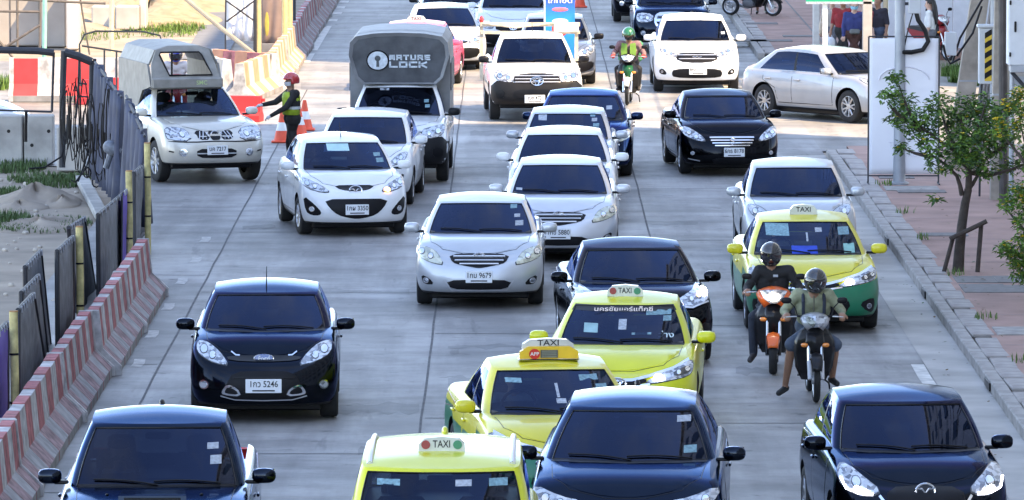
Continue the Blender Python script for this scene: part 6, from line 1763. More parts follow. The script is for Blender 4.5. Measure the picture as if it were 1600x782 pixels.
for i, y0 in enumerate((147.3, 152.5, 157.7, 162.9, 168.1, 173.3)):
    barrier(-5.09 + rnd.uniform(-.02, .02), y0, y0 + 5.1, 'pink and grey shaded barrier, ' + ('nearest the sunlit ones', 'second beyond the sunlit ones', 'third beyond the sunlit ones', 'fourth beyond the sunlit ones', 'fifth beyond the sunlit ones', 'farthest, at the top edge')[i], 7, (B_RED, B_WHITE), rnd.uniform(-.006, .006), 'shaded barriers at the far edge')
# loose ones round the site entrance
p = gp(378, 143); o = inst('concrete_barrier', barrier_mesh(2.2, 5, (B_ORANGE_SUNLIT, B_RED)), None, (p.x, p.y + 1.0, .003), (0, 0, R(38))); tag(o, 'orange ribbed barrier turned across the site entrance', 'barrier', 'loose barriers at the site entrance')
p = gp(338, 152); o = inst('concrete_barrier', barrier_mesh(1.8, 3, (B_CREAM_SUNLIT, B_WHITE)), None, (p.x, p.y + .6, .003), (0, 0, R(15))); tag(o, 'sunlit white barrier behind the champagne pickup', 'barrier', 'loose barriers at the site entrance')
def plastic_barrier(px, py, label, L=.62, rz=0.0):
    pr = [(-.22, 0), (-.22, .12), (-.12, .20), (-.09, .50), (.09, .50), (.12, .20), (.22, .12), (.22, 0)]
    p = gp(px, py); b = MB(); b.prism(pr, -L / 2, L / 2, 'y')
    b.box((0, L / 2 + .03, .30), (.08, .08, .10)); b.box((0, -L / 2 - .03, .42), (.08, .08, .06))
    o = b.build('plastic_barrier', B_SIGNAL, None, angle=25, loc=(p.x, p.y, .003), rot=(0, 0, rz)); tag(o, label, 'barrier', 'red plastic barriers')
plastic_barrier(382, 190, 'red plastic barrier standing between the champagne pickup and the officer', .68, R(80))
plastic_barrier(145, 163, 'small red plastic barrier behind the blue tarpaulins', .60, R(75)); plastic_barrier(191, 160, 'red plastic barrier just left of the champagne pickup cab', .5, R(85))
p = gp(60, 158); o = inst('concrete_barrier', barrier_mesh(2.2, 4, (B_WHITE, B_SIGNAL), key='x'), None, (p.x + .55, p.y, .003), (0, 0, R(90))); o.rotation_euler[2] = R(90); o.scale = (1, 1, 1.12); tag(o, 'grey and bright red barrier facing the road beyond the concrete wall', 'barrier', 'red and white site barriers')
p = gp(155, 150); o = inst('concrete_barrier', barrier_mesh(1.6, 3, (B_WHITE, B_SIGNAL), key='x'), None, (p.x, p.y, .003), (0, 0, R(84))); tag(o, 'white and red barrier behind the black gate frame', 'barrier', 'red and white site barriers')

# traffic cones
def cone(px, py, label, h=.58):
    p = gp(px, py); t = empty('traffic_cone', (p.x, p.y, .003), 0, label, 'cone', 'traffic cones'); c = basic('cone_orange', (.70, .08, .03), .55, var=.15)
    b = MB(); b.box((0, 0, .02), (.40, .40, .04), bev=.015); b.build('base', c, t)
    b = MB(); b.lathe([(.16, .03), (.115, h * .38), (.112, h * .385), (.072, h * .615), (.075, h * .62), (.032, h), (.001, h + .005)], 20); b.build('cone_body', c, t)
    b = MB(); b.lathe([(.117, h * .37), (.076, h * .63)], 20); b.build('white_band', basic('cone_white', (.68, .68, .66), .5, var=.1), t)
cone(441, 223, 'orange cone on the left of the traffic officer', .60); cone(467, 213, 'orange cone right behind the traffic officer'); cone(476, 204, 'orange cone farthest right behind the traffic officer'); 
p = gp(907, 20); cone(906, 12, 'orange cone far behind the advertising board')

# ------------------------------------------------------------------ the site fence on the left
POST = basic('post_pale_yellow', (.50, .44, .20), .75, var=.3, scale=10, detail=7)
MESHP = basic('panel_grey_mesh', (.17, .18, .20), .85, var=.28, scale=5, detail=8, bump=.4, bscale=70)
FRAME_ = basic('panel_frame', (.02, .022, .03), .6, var=.25)
PURPLE = basic('banner_purple', (.10, .06, .36), .7, var=.22, scale=2)
TARP = basic('tarp_dark_blue', (.035, .045, .085), .75, var=.35, scale=3, detail=7)
def post(px, ytop, X, label, r=.047):
    Y = X / ((px - 800) / FPX); q = atX(px, ytop, X); h = q.z
    t = empty('fence_post', (X, Y, 0), 0, label, 'post', 'yellow posts of the site fence')
    b = MB(); b.tube([(0, 0, 0), (.006, 0, h * .5), (-.004, 0, h)], r, 10); b.build('pole', POST, t)
    for z in (h * .35, h * .7):
        b = MB(); b.tube([(0, 0, z - .012), (0, 0, z + .012)], r + .006, 10); b.build('wire_tie', M_BLACK, t)
    b = MB(); b.tube([(0, 0, h), (0, 0, h + .015)], r * 1.02, 10); b.build('cap', basic('post_rust', (.35, .20, .08), .8, var=.3), t)
for px, yt, X, w in ((18, 492, -5.45, 'nearest, at the left edge'), (122, 358, -5.5, 'second, between two grey mesh panels'), (200, 270, -5.5, 'third, next to the purple strip'), (229, 226, -5.42, 'last, where the fence turns away')):
    post(px, yt, X, 'pale yellow fence post ' + w)
def panel(quad, label, X=(-5.6,) * 4, mat=None, name='mesh_panel', thick=.03):
    """framed sheet on four corners (near top, far top, far bottom, near bottom)"""
    P = [atX(px, py, x) for (px, py), x in zip(quad, X)]
    c = (P[0] + P[1] + P[2] + P[3]) / 4; c.z = min(p.z for p in P)
    t = empty(name, c, 0, label, 'panel', 'mesh panels of the site fence')
    Q = [p - c for p in P]
    nrm = (Q[1] - Q[0]).cross(Q[3] - Q[0]).normalized()
    b = MB(); V = []; n = 8; m = 5
    for i in range(n + 1):
        for j in range(m + 1):
            u, v = i / n, j / m; q = (Q[0] * (1 - u) + Q[1] * u) * (1 - v) + (Q[3] * (1 - u) + Q[2] * u) * v
            V.append(q + nrm * (.035 * math.sin(u * 9 + v * 2) * math.sin(math.pi * u) + rnd.uniform(-.006, .006)))
    b.add(V, [(i * (m + 1) + j, (i + 1) * (m + 1) + j, (i + 1) * (m + 1) + j + 1, i * (m + 1) + j + 1) for i in range(n) for j in range(m)])
    o = b.build('sheet', mat or MESHP, t, angle=60); sm = o.modifiers.new('s', 'SOLIDIFY'); sm.thickness = .01
    for i in range(4):
        b = MB(); b.tube([Q[i], Q[(i + 1) % 4]], thick, 6); b.build('frame_bar', FRAME_, t)
    b = MB()
    for i in range(7):   # lacing along the top edge
        q = Q[0] + (Q[1] - Q[0]) * (i + .5) / 7; b.tube([q + Vector((.03, 0, .035)), q + Vector((.035, 0, -.04))], .010, 5)
    b.build('lacing', basic('lacing_grey', (.35, .36, .40), .7), t)
    return t
panel([(28, 485), (52, 460), (70, 572), (28, 645)], 'grey mesh panel in front of two others near the first post', (-5.60,) * 4)
panel([(33, 458), (60, 431), (74, 560), (34, 600)], 'grey mesh panel in the middle of the three overlapping ones', (-5.75,) * 4)
panel([(39, 418), (63, 393), (78, 540), (42, 575)], 'grey mesh panel rearmost of the three overlapping ones', (-5.92,) * 4)
panel([(89, 393), (113, 371), (114, 508), (90, 542)], 'upright grey mesh panel left of the second yellow post', (-5.6,) * 4)
panel([(107, 356), (131, 341), (152, 478), (122, 500)], 'leaning mesh panel behind the second yellow post', (-5.85,) * 4)
panel([(153, 336), (192, 303), (190, 425), (154, 482)], 'tall leaning mesh panel between the second and third posts', (-5.62,) * 4)
panel([(209, 271), (228, 254), (227, 360), (209, 388)], 'grey mesh panel between the third and last posts', (-5.55,) * 4)
panel([(-14, 530), (11, 505), (11, 700), (-14, 735)], 'purple banner panel at the left edge by the first post', (-5.62,) * 4, PURPLE, 'purple_banner')
panel([(191, 302), (197, 297), (196, 425), (190, 432)], 'narrow purple strip beside the third yellow post', (-5.56,) * 4, PURPLE, 'banner_strip', .012)
panel([(206, 212), (222, 228), (221, 262), (206, 275)], 'purple cloth square hanging by the last yellow post', (-5.9, -5.75, -5.75, -5.9), PURPLE, 'banner_cloth', .014)
# dark tarpaulins in folds where the fence turns
def tarp(a, b_, za, zb, label, folds=7, mat=TARP, z0=.35):
    A, B = Vector(a), Vector(b_); t = empty('tarpaulin', ((A.x + B.x) / 2, (A.y + B.y) / 2, z0), 0, label, 'tarpaulin', 'blue tarpaulins at the fence corner')
    d = (B - A); n2 = Vector((-d.y, d.x)).normalized(); V, F = [], []; n = folds * 6; m = 6; c = Vector(t.location)
    for i in range(n + 1):
        u = i / n; zt = za + (zb - za) * u + .05 * math.sin(u * 17)
        for j in range(m + 1):
            v = j / m; am = .16 * (.4 + .6 * v) * math.sin(u * folds * 2 * math.pi + .5 * math.sin(v * 4 + u * 9))
            p = A + d * u + n2 * am; V.append(Vector((p.x, p.y, zt + (z0 - zt) * v)) - c)
    F = [(i * (m + 1) + j, (i + 1) * (m + 1) + j, (i + 1) * (m + 1) + j + 1, i * (m + 1) + j + 1) for i in range(n) for j in range(m)]
    o = mk('sheet', V, F, mat, t, angle=80); sm = o.modifiers.new('s', 'SOLIDIFY'); sm.thickness = .012
    bt = MB(); bt.tube([Vector((A.x, A.y, za)) - c, Vector((B.x, B.y, zb)) - c], .022, 6); bt.build('top_rail', FRAME_, t)
tarp((-5.50, 95.6), (-6.05, 100.2), 1.72, 2.05, 'dark blue tarpaulin hanging in folds next to the last yellow post', 5)
tarp((-6.15, 100.6), (-6.95, 106.6), 2.0, 2.22, 'dark blue tarpaulin hanging in folds nearer the black gate frame', 8)
# grey tangle: lamp head tied on the fence
p = atY(176, 232, 101.0); b = MB(); b.ell((0, 0, 0), (.16, .12, .11), 12, 8, .8); b.tube([(0, 0, -.08), (.02, 0, -.35)], .05, 8); o = b.build('work_lamp', basic('lamp_grey', (.16, .18, .22), .6, var=.4, scale=12), None, loc=p, rot=(.3, .4, 0)); tag(o, 'grey work lamp tied to the blue tarpaulins', 'lamp')

# black gate frame
def tube_thing(name, label, cat, paths, mat, r=.03, group=None, part='bar'):
    P = [[Vector(q) for q in pth] for pth in paths]
    c = Vector((sum(p[0].x for p in P) / len(P), sum(p[0].y for p in P) / len(P), max(0, min(q.z for p in P for q in p))))
    t = empty(name, c, 0, label, cat, group)
    for pth, rr in zip(P, r if isinstance(r, list) else [r] * len(P)):
        b = MB(); b.tube([q - c for q in pth], rr, 8); b.build(part, mat, t)
    return t
g = lambda px, py, Y=108.5: atY(px, py, Y)
def gy_(px, Y): return 81500 / Y - 460
tube_thing('gate_frame', 'black steel gate frame standing behind the concrete wall at the left edge', 'gate', [[g(-20, 78), g(60, 80), g(84, 83)], [g(84, 82), g(81, 175)], [g(-20, 172), g(81, 175)], [g(100, 80), g(98, 140), g(97, 262)], [g(101, 82), g(122, 88), g(143, 97)], [g(143, 95), g(141, 240)], [g(124, 88), g(122, 150), g(118, 185)], [g(122, 130), g(136, 132)], [g(120, 150), g(138, 152)], [g(148, 92), g(146, 238)]], FRAME_, [.06, .022, .018, .055, .07, .04, .02, .016, .016, .03])
tube_thing('steel_hoop', 'thin steel hoop rails arching behind the tarpaulins', 'railing', [[g(126, 135, 116), g(124, 70, 116), g(132, 54, 116), g(150, 49, 116), g(225, 50, 116), g(250, 56, 116), g(255, 75, 116)], [g(128, 72, 116), g(200, 83, 116)], [g(163, 76, 116), g(163, 135, 116)], [g(182, 80, 116), g(182, 140, 116)]], basic('rail_brown', (.10, .085, .07), .6, var=.2), .017)
# concrete wall blocks
def block(px0, px1, ybase, h, label, d=.45, mat=M_CONC, group='concrete blocks at the site', name='concrete_block', rz=0.0):
    a, b_ = gp(px0, ybase), gp(px1, ybase); t = empty(name, ((a.x + b_.x) / 2, a.y + d / 2, 0), rz, label, 'block', group)
    b = MB(); b.box((0, 0, h / 2), (b_.x - a.x - .02, d, h), bev=.02); b.build('body', mat, t, smooth=False); return t
for px0, px1, lb in ((-40, 36, 'grey concrete wall block at the left edge'), (37, 84, 'grey concrete wall block next to the hanging cables')):
    t = block(px0, px1, 258, .88, lb)
    for q in range(2):
        b = MB(); b.lathe([(.001, 0), (.03, 0), (.032, .006)], 12, 'y', (-.12 + .3 * q, -.231, .35 + .25 * q)); b.build('lifting_hole', M_BLACK, t)
tube_thing('chain', 'black strap hanging over the concrete wall joint', 'strap', [[g(41, 172, 112.2), g(40, 200, 112.2), g(40, 222, 112.2)]], M_BLACK, .03)
block(88, 132, 268, .78, 'pale concrete block under the hanging cables', .5, M_CONCP)
# cables and ropes hung over the fence
def cables():
    t = empty('cable_bundle', g(130, 285, 107), 0, 'tangle of black cables looped over the fence and the gate frame', 'cable'); c = Vector(t.location); q = random.Random(3)
    for i in range(34):
        px = q.uniform(96, 178); yt = 182 + (px - 96) * .35 + q.uniform(-10, 10); Y = 107.6 - (px - 96) * .07 + q.uniform(-.3, .3); ln = q.uniform(25, 85); w = q.uniform(3, 11)
        pts = []
        for k in range(11):
            a = (math.pi if i % 2 else 2 * math.pi) * k / 10; pts.append(atY(px - w * math.cos(a), yt + ln * math.sin(a) * (.9 + .2 * q.random()), Y) - c)
        b = MB(); b.tube(pts, q.uniform(.007, .012), 5); b.build('cable', M_BLACK, t)
    for a in ([(105, 180), (104, 215), (96, 245), (70, 262), (45, 264)], [(148, 215), (135, 262), (118, 285), (112, 282)], [(140, 232), (128, 268), (122, 284)]):
        b = MB(); b.tube([atY(px, py, 107.2 - i * .1) - c for i, (px, py) in enumerate(a)], .016, 5); b.build('cable', M_BLACK, t)
    for px, py in ((136, 270), (150, 285), (160, 278)):
        b = MB(); b.tube([atY(px + 6 * math.cos(k * .7), py + 8 * math.sin(k * .7), 105.5 + .01 * k) - c for k in range(19)], .013, 5); b.build('cable_coil', M_BLACK, t)
cables()
# site kerb along the fence
p, q = gp(128, 285), gp(160, 345)
b = MB(); b.box((0, 0, .06), (.22, (p - q).length, .12), bev=.02); o = b.build('site_kerb', M_CONC, None, smooth=False, loc=((p + q) / 2), rot=(0, 0, -math.atan2(q.x - p.x, p.y - q.y) * -1)); tag(o, kind='structure')

# ------------------------------------------------------------------ sunlit site beyond
def bg_block(px0, px1, ytop, ybase, label, mat=M_CONCP, d=1.0, rz=0.0):
    a, b_ = gp(px0, ybase), gp(px1, ybase); h = (ybase - ytop) / (FPX / a.y)
    t = empty('concrete_block', ((a.x + b_.x) / 2, a.y + d / 2, 0), rz, label, 'block', 'pale concrete pieces on the sunlit site')
    b = MB(); w = b_.x - a.x
    b.box((0, 0, h / 2), (w, d, h), bev=.03); b.build('body', mat, t, smooth=False)
    if w > .7:
        b = MB(); b.box((0, -d / 2 - .004, h / 2), (.03, .01, h * .96)); b.build('joint', M_SEAL, t, smooth=False)
    return t
bg_block(-30, 62, -40, 72, 'wide pale concrete wall behind the black gate frame', basic('grey_render', (.34, .31, .28), .9, var=.15, scale=1.2)); bg_block(64, 103, -30, 74, 'grey concrete panel behind the green pole', basic('grey_render', (.34, .31, .28), .9, var=.15)); bg_block(104, 122, -30, 78, 'white upright slab right of the green pole', basic('white_render', (.52, .50, .48), .9, var=.08))
bg_block(143, 178, 10, 46, 'beige concrete block left of the pale post', d=.8); bg_block(180, 217, 10, 47, 'beige concrete block right of the pale post', d=.8); bg_block(218, 228, -30, 46, 'white edge slab beside the beige blocks', basic('white_render', (.52, .50, .48), .9, var=.08))
sheet('site_path', [(gp(284, 92).x, gp(284, 92).y), (gp(352, 92).x, gp(352, 92).y), (-7.4, 200), (-8.6, 200)], -.010 + .006, basic('asphalt_grey', (.15, .155, .17), .9, var=.15, scale=2, bump=.3))
tube_thing('lattice_brace', 'long slanting steel pole braced against the barriers', 'pole', [[g(285, -6, 141), g(340, 40, 140), g(401, 88, 138.5)]], basic('pole_tan', (.34, .28, .20), .6, var=.2), .05)
tube_thing('scaffold', 'dark scaffold tubes in front of the pale concrete wall', 'scaffold', [[g(27, -20, 140), g(27, 78, 140)], [g(63, -20, 140), g(62, 78, 140)], [g(0, -2, 140), g(165, 6, 140)], [g(0, 18, 140), g(62, 19, 140)], [g(8, 74, 139), g(62, 40, 139)], [g(-5, 60, 139), g(20, 90, 139)]], basic('scaffold_rust', (.12, .10, .085), .6, var=.3), .028, part='tube')
tube_thing('green_pole', 'mint green pole beside the scaffold', 'pole', [[g(70, -20, 138), g(70, 20, 138), g(69, 100, 138)]], basic('pole_mint', (.25, .50, .40), .6, var=.15), .05)
tube_thing('wire_stay', 'thin rusty stay wire between the concrete blocks', 'wire', [[g(124, -10, 140), g(132, 40, 140), g(140, 86, 140)]], basic('rail_brown', (.10, .085, .07), .6, var=.2), .02)
tube_thing('pale_post', 'pale post between the two beige concrete blocks', 'post', [[g(175, -20, 142), g(174, 82, 142)]], basic('post_cream', (.58, .50, .34), .7, var=.15), .06)
# white tarp on a braced frame, brown banner, posts
def hanging(px0, px1, ytop, ybot, Y, mat, name, label, cat, folds=3, am=.05):
    a, b_, c, d = g(px0, ytop, Y), g(px1, ytop, Y), g(px1, ybot, Y), g(px0, ybot, Y); o0 = Vector((a.x, Y, max(0, c.z))); V, F = [], []; n, m = folds * 6, 6
    t = empty(name, o0, 0, label, cat)
    for i in range(n + 1):
        for j in range(m + 1):
            u, v = i / n, j / m; q = a + (b_ - a) * u + (d - a) * v; V.append(q - o0 + Vector((0, am * math.sin(u * folds * 6.28 + v * 3) * (.3 + .7 * v), .02 * math.sin(u * 6) * v)))
    F = [(i * (m + 1) + j, (i + 1) * (m + 1) + j, (i + 1) * (m + 1) + j + 1, i * (m + 1) + j + 1) for i in range(n) for j in range(m)]
    o = mk('cloth', V, F, mat, t, angle=80); sm = o.modifiers.new('s', 'SOLIDIFY'); sm.thickness = .012
    return t, o0, (a, b_, c, d)
t, c0, qd = hanging(354, 398, -25, 63, 141, basic('tarp_white', (.66, .68, .74), .8, var=.12, scale=2), 'white_tarp', 'white tarpaulin hung on a braced frame above the orange barrier', 'tarpaulin')
for u, v in (((354, 2), (396, 32)), ((354, 34), (397, 2)), ((353, -25), (352, 90)), ((398, -25), (397, 84))):
    b = MB(); b.tube([g(*u, 140.8) - c0, g(*v, 140.8) - c0], .018, 6); b.build('frame_bar', FRAME_, t)
t, c0, qd = hanging(409, 440, -25, 72, 143, basic('banner_brown', (.22, .16, .14), .8, var=.2, scale=2), 'brown_banner', 'brown banner with a faint yellow emblem between yellow posts', 'banner', 2, .03)
b = MB(); b.ell(g(417, 38, 142.9) - c0 + Vector((0, 0, .0)), (.05, .01, .28), 12, 6); b.build('emblem', basic('emblem_ochre', (.40, .32, .06), .8, var=.2), t)
b = MB(); b.box(g(419, 76, 142.8) - c0, (.30, .05, .22), bev=.01); b.build('lower_board', basic('grey_board', (.18, .18, .19), .8, var=.15), t)
PY = basic('post_yellow', (.62, .50, .22), .7, var=.2, scale=8)
for px, Y, lb in ((404, 141.5, 'yellow post left of the brown banner'), (445, 144, 'yellow post right of the brown banner'), (453, 147, 'yellow post behind the pink barriers')):
    q = g(px, 80, Y); tube_thing('fence_post', lb, 'post', [[Vector((q.x, Y, 0)), Vector((q.x, Y, 2.6))]], PY, .06, 'yellow posts beyond the junction')
for px, Y, lb in ((399, 141, 'black post beside the white tarpaulin'), (460, 150, 'black post right of the yellow posts')):
    q = g(px, 80, Y); tube_thing('fence_post', lb, 'post', [[Vector((q.x, Y, 0)), Vector((q.x, Y, 2.6))]], FRAME_, .035, 'black posts beyond the junction')
# parked car nose behind the concrete wall
build_car(SD, 'silver car parked behind the concrete wall, only its bonnet showing', 'car', 'pale_silver_paint', (.60, .61, .65), ('N', 56, 236), 90, {}, None, '', antenna=False, interior=False, metal=.4)
# ------------------------------------------------------------------ right-hand pavement furniture
GALV = basic('galvanised_steel', (.36, .38, .41), .5, metal=.4, var=.15, scale=3)
CAB = basic('cabinet_grey', (.52, .54, .56), .5, var=.1, scale=2)
p = gp(1405, 288, PZ)
t = empty('lamp_post', (p.x, p.y, PZ), 0, 'grey steel lamp post standing in front of the white banner', 'lamp post')
b = MB(); b.lathe([(.105, 0), (.10, .6), (.085, 3.0), (.07, 7.0), (.06, 8.6)], 14); b.build('pole', GALV, t)
b = MB(); b.lathe([(.16, 0), (.16, .03), (.11, .05)], 12); b.build('base_plate', GALV, t)
b = MB(); b.tube([(0, 0, 8.5), (-.5, 0, 8.9), (-1.8, 0, 9.1)], .045, 8); b.build('arm', GALV, t)
b = MB(); b.ell((-2.1, 0, 9.08), (.38, .14, .08), 14, 8, .7); b.build('lamp_head', GALV, t)
# control box with its hose, strapped to the post
s = FPX / p.y
bx = empty('control_box', (p.x + .24, p.y - .02, 3.02), 0, 'grey control box with a thick black hose on the lamp post', 'box')
b = MB(); b.box((0, 0, .30), (.20, .17, .62), bev=.012); b.build('case', CAB, bx, smooth=False)
b = MB(); b.box((-.13, .02, .15), (.10, .03, .05)); b.box((-.13, .02, .45), (.10, .03, .05)); b.build('bracket', FRAME_, bx, smooth=False)
b = MB(); b.tube([(.03, -.02, .0), (.06, -.03, -.12), (.18, -.04, -.30), (.23, -.04, -.48), (.14, -.04, -.62), (-.05, -.05, -.66), (-.20, -.03, -.66)], .040, 9); b.build('hose', M_BLACK, bx)
for i in range(9): pass
b = MB(); b.tube([(-.02, 0, .02), (-.10, 0, -.25), (-.18, 0, -.62)], .012, 5); b.build('thin_cable', M_BLACK, bx)

# banner stand
a, c = gp(1357, 290, PZ), gp(1470, 291, PZ); Y = a.y + .30
ht = 2.62
t = empty('banner_stand', ((a.x + c.x) / 2, Y, PZ), 0, 'tall white banner stand on black legs in front of the parked pole', 'banner')
hw_ = (c.x - a.x) / 2 - .01
t['label'] = 'tall white banner on a thin black frame at the pavement edge'
for sx in (-1, 1):
    b = MB(); b.tube([(sx * hw_, 0, 0), (sx * hw_, 0, ht - .14)], .014, 6); b.build('leg', FRAME_, t)
    b = MB(); b.tube([(sx * hw_, -.25, .012), (sx * hw_, .25, .012)], .014, 6); b.build('foot', FRAME_, t)
for z in (.14, 1.32, ht - .14):
    b = MB(); b.tube([(-hw_, 0, z), (hw_, 0, z)], .012, 6); b.build('crossbar', FRAME_, t)
V = []; n, m = 16, 20
for i in range(n + 1):
    for j in range(m + 1):
        u, v = i / n, j / m; V.append(((u * 2 - 1) * hw_ * .975, -.016 + .012 * math.sin(u * 7 + v * 9) * math.sin(math.pi * u), .17 + v * (ht - .34)))
bw = basic('banner_white', (.78, .78, .82), .75, var=.05, scale=1.5)
o = mk('banner_cloth', V, [(i * (m + 1) + j, (i + 1) * (m + 1) + j, (i + 1) * (m + 1) + j + 1, i * (m + 1) + j + 1) for i in range(n) for j in range(m)], bw, t, angle=80); sm = o.modifiers.new('s', 'SOLIDIFY'); sm.thickness = .004
ft = basic('banner_faint_print', (.71, .70, .76), .75, var=.05)
for tx_, z in (('TAIT', .66), ('URUT', .50)):
    inst('lettering', text_mesh(tx_, .13, ft, 'xz'), t, (-.12 if tx_ == 'TAIT' else .15, -.034, z))
b = MB(); b.tube([(-.42 + .42 * (1 - math.cos(k * .26)), -.032, 1.75 + .22 * math.sin(k * .26)) for k in range(13)], .012, 4); b.build('faint_arc', ft, t)

# leaning concrete poles and wires
def cpole(px, py, r, lean, h, label):
    p = gp(px, py, PZ); t = empty('concrete_pole', (p.x, p.y, PZ), 0, label, 'pole', 'concrete utility poles')
    b = MB(); b.prism([(-r, -r * .8), (r, -r * .8), (r, r * .8), (-r, r * .8)], 0, 1); V = []
    for x, y, z in b.V: V.append((x * (1 - .25 * z) + lean * z, y * (1 - .25 * z), z * h))
    b.V = V; b.build('shaft', basic('pole_concrete', (.34, .30, .25), .9, var=.28, scale=4, bump=.4, bscale=12, detail=8), t, smooth=False)
    for z in (.25, .5):
        b = MB(); rr = r * (1 - .25 * z) + .012; b.prism([(-rr, -rr * .82), (rr, -rr * .82), (rr, rr * .82), (-rr, rr * .82)], z * h * .4, z * h * .4 + .03); b.V = [(v[0] + lean * (v[2] / h), v[1], v[2]) for v in b.V]; b.build('steel_band', GALV, t, smooth=False)
    return t
cpole(1562, 312, .155, .10, 8.5, 'broad concrete pole behind the tree'); 
tl = cpole(1492, 262, .17, 1.05, 7.5, 'leaning concrete pole right of the white banner')
q = gp(1487, 300)
# bundled conduits running up the leaning pole
p = gp(1505, 262, PZ); paths = []
for i in range(4):
    x = p.x + .10 + i * .055; paths.append([Vector((x, p.y - .2, PZ)), Vector((x + .14, p.y - .2, 1.2)), Vector((x + .62 + .02 * i, p.y - .2, 5.2))])
tube_thing('conduit_bundle', 'bundle of grey conduits rising beside the leaning pole', 'conduit', paths, basic('conduit_grey', (.22, .21, .20), .6, var=.2), .028, None, 'conduit')
tube_thing('stay_cable', 'dark cable sagging from the leaning pole to the striped box', 'cable', [[atY(1500, 92, 108), atY(1485, 100, 108), atY(1478, 88, 108), atY(1474, 70, 108)], [atY(1495, 88, 109), atY(1520, 52, 109), atY(1534, 10, 109)], [atY(1540, -10, 109), atY(1500, 60, 109), atY(1488, 98, 109)]], M_BLACK, .02, None, 'cable')
# small grey box
b = MB(); q = atY(1485, 86, 108.8); b.box((0, 0, .19), (.20, .14, .40), bev=.01); o = b.build('meter_box', CAB, None, smooth=False, loc=q); tag(o, 'small grey meter box left of the leaning pole', 'box')
# hazard striped box on its stand
q = atY(1543, 132, 104.5); t = empty('striped_box', q, 0, 'grey cabinet with yellow and black hazard stripes on its door', 'cabinet')
b = MB(); b.box((0, 0, .47), (.30, .24, .92), bev=.012); b.build('case', CAB, t, smooth=False)
b = MB(); b.box((0, -.01, .955), (.36, .30, .05), bev=.012); b.build('lid', CAB, t, smooth=False)
sp = MB(); sp.box((0, -.123, .45), (.115, .006, .78)); pl = sp.build('stripe_plate', basic('hazard_yellow', (.62, .42, .03), .5, var=.15), t, smooth=False)
for k in range(5):
    b = MB(); z = .09 + k * .165; b.add([(-.0575, -.1275, z), (.0575, -.1275, z + .07), (.0575, -.1275, z + .165), (-.0575, -.1275, z + .095)], [(0, 1, 2, 3)]); b.build('black_stripe', M_BLACK, pl, smooth=False)
for sx in (-1, 1):
    b = MB(); b.tube([(sx * .10, 0, .01), (sx * .12, 0, -q.z + PZ)], .018, 6); b.build('leg', FRAME_, t)
# big white cabinet on brackets
q = atY(1604, 102, 101.5); t = empty('equipment_cabinet', q, 0, 'large pale equipment cabinet at the right edge above the flowering bush', 'cabinet')
b = MB(); b.box((.02, 0, .80), (.66, .45, 1.6), bev=.02); b.build('case', basic('cabinet_white', (.62, .64, .66), .5, var=.06), t, smooth=False)
b = MB(); b.box((.02, -.02, -.05), (.58, .42, .11), bev=.01); b.build('plinth', GALV, t, smooth=False)
b = MB(); b.box((-.20, -.235, .62), (.035, .03, .17), bev=.008); b.build('door_handle', M_BLACK, t)
for z in (.18, 1.0, 1.4): b = MB(); b.box((-.28, -.235, z), (.03, .03, .07), bev=.006); b.build('hinge', M_BLACK, t)
for sx in (-1, 1): b = MB(); b.tube([(sx * .22, .1, -.1), (sx * .22, .1, -q.z + PZ)], .04, 8); b.build('stand_leg', GALV, t)
b = MB(); b.tube([(-.25, -.1, -.1), (.15, -.1, -.55)], .03, 6); b.build('brace', FRAME_, t)
tube_thing('dark_pole', 'dark brown pole between the striped box and pale cabinet', 'pole', [[Vector((atY(1569, 160, 103).x, 103, PZ)), Vector((atY(1565, 0, 103).x, 103, 5.5))]], basic('pole_darkbrown', (.07, .06, .055), .7, var=.25), .07)
tube_thing('steel_pole', 'pale grey steel pole right behind the striped box', 'pole', [[Vector((atY(1552, 160, 106).x, 106, PZ)), Vector((atY(1552, 0, 106).x, 106, 5.5))]], GALV, .05)

# street sign over the pedestrians, posts
Ys = 138.0
q0, q1 = atY(1259, 5, Ys), atY(1366, 5, Ys)
t = empty('street_sign', ((q0.x + q1.x) / 2, Ys, 0), 0, 'green street name board with a white border above the pedestrians', 'sign'); ww = q1.x - q0.x
b = MB(); b.box((0, 0, q0.z + .40), (ww, .05, .84), bev=.01); b.build('board', basic('sign_green_board', (.01, .30, .16), .45, var=.08), t, smooth=False)
b = MB(); b.box((0, -.03, q0.z + .005), (ww, .02, .05)); b.build('border', M_STICKW, t, smooth=False)
for px, r_, mm, nm in ((1289, .055, basic('post_white', (.72, .70, .66), .6, var=.08), 'post'), (1355, .10, basic('post_grey_brown', (.36, .34, .32), .8, var=.12), 'pillar')):
    x = atY(px, 80, Ys).x - t.location.x; b = MB(); b.box((x, .06, 1.3), (r_ * 2, .09 if r_ < .08 else .2, 2.6), bev=.01); b.build(nm, mm, t, smooth=False)
# guard rail at the corner behind the people
q = gp(1283, 108); t = empty('utility_post', (q.x - .02, q.y + 2, 0), 0, 'short pale bollard beside the white sign post', 'bollard'); b = MB(); b.box((0, 0, .75), (.16, .16, 1.5), bev=.02); b.build('shaft', basic('post_pale', (.55, .53, .50), .7, var=.12), t, smooth=False)
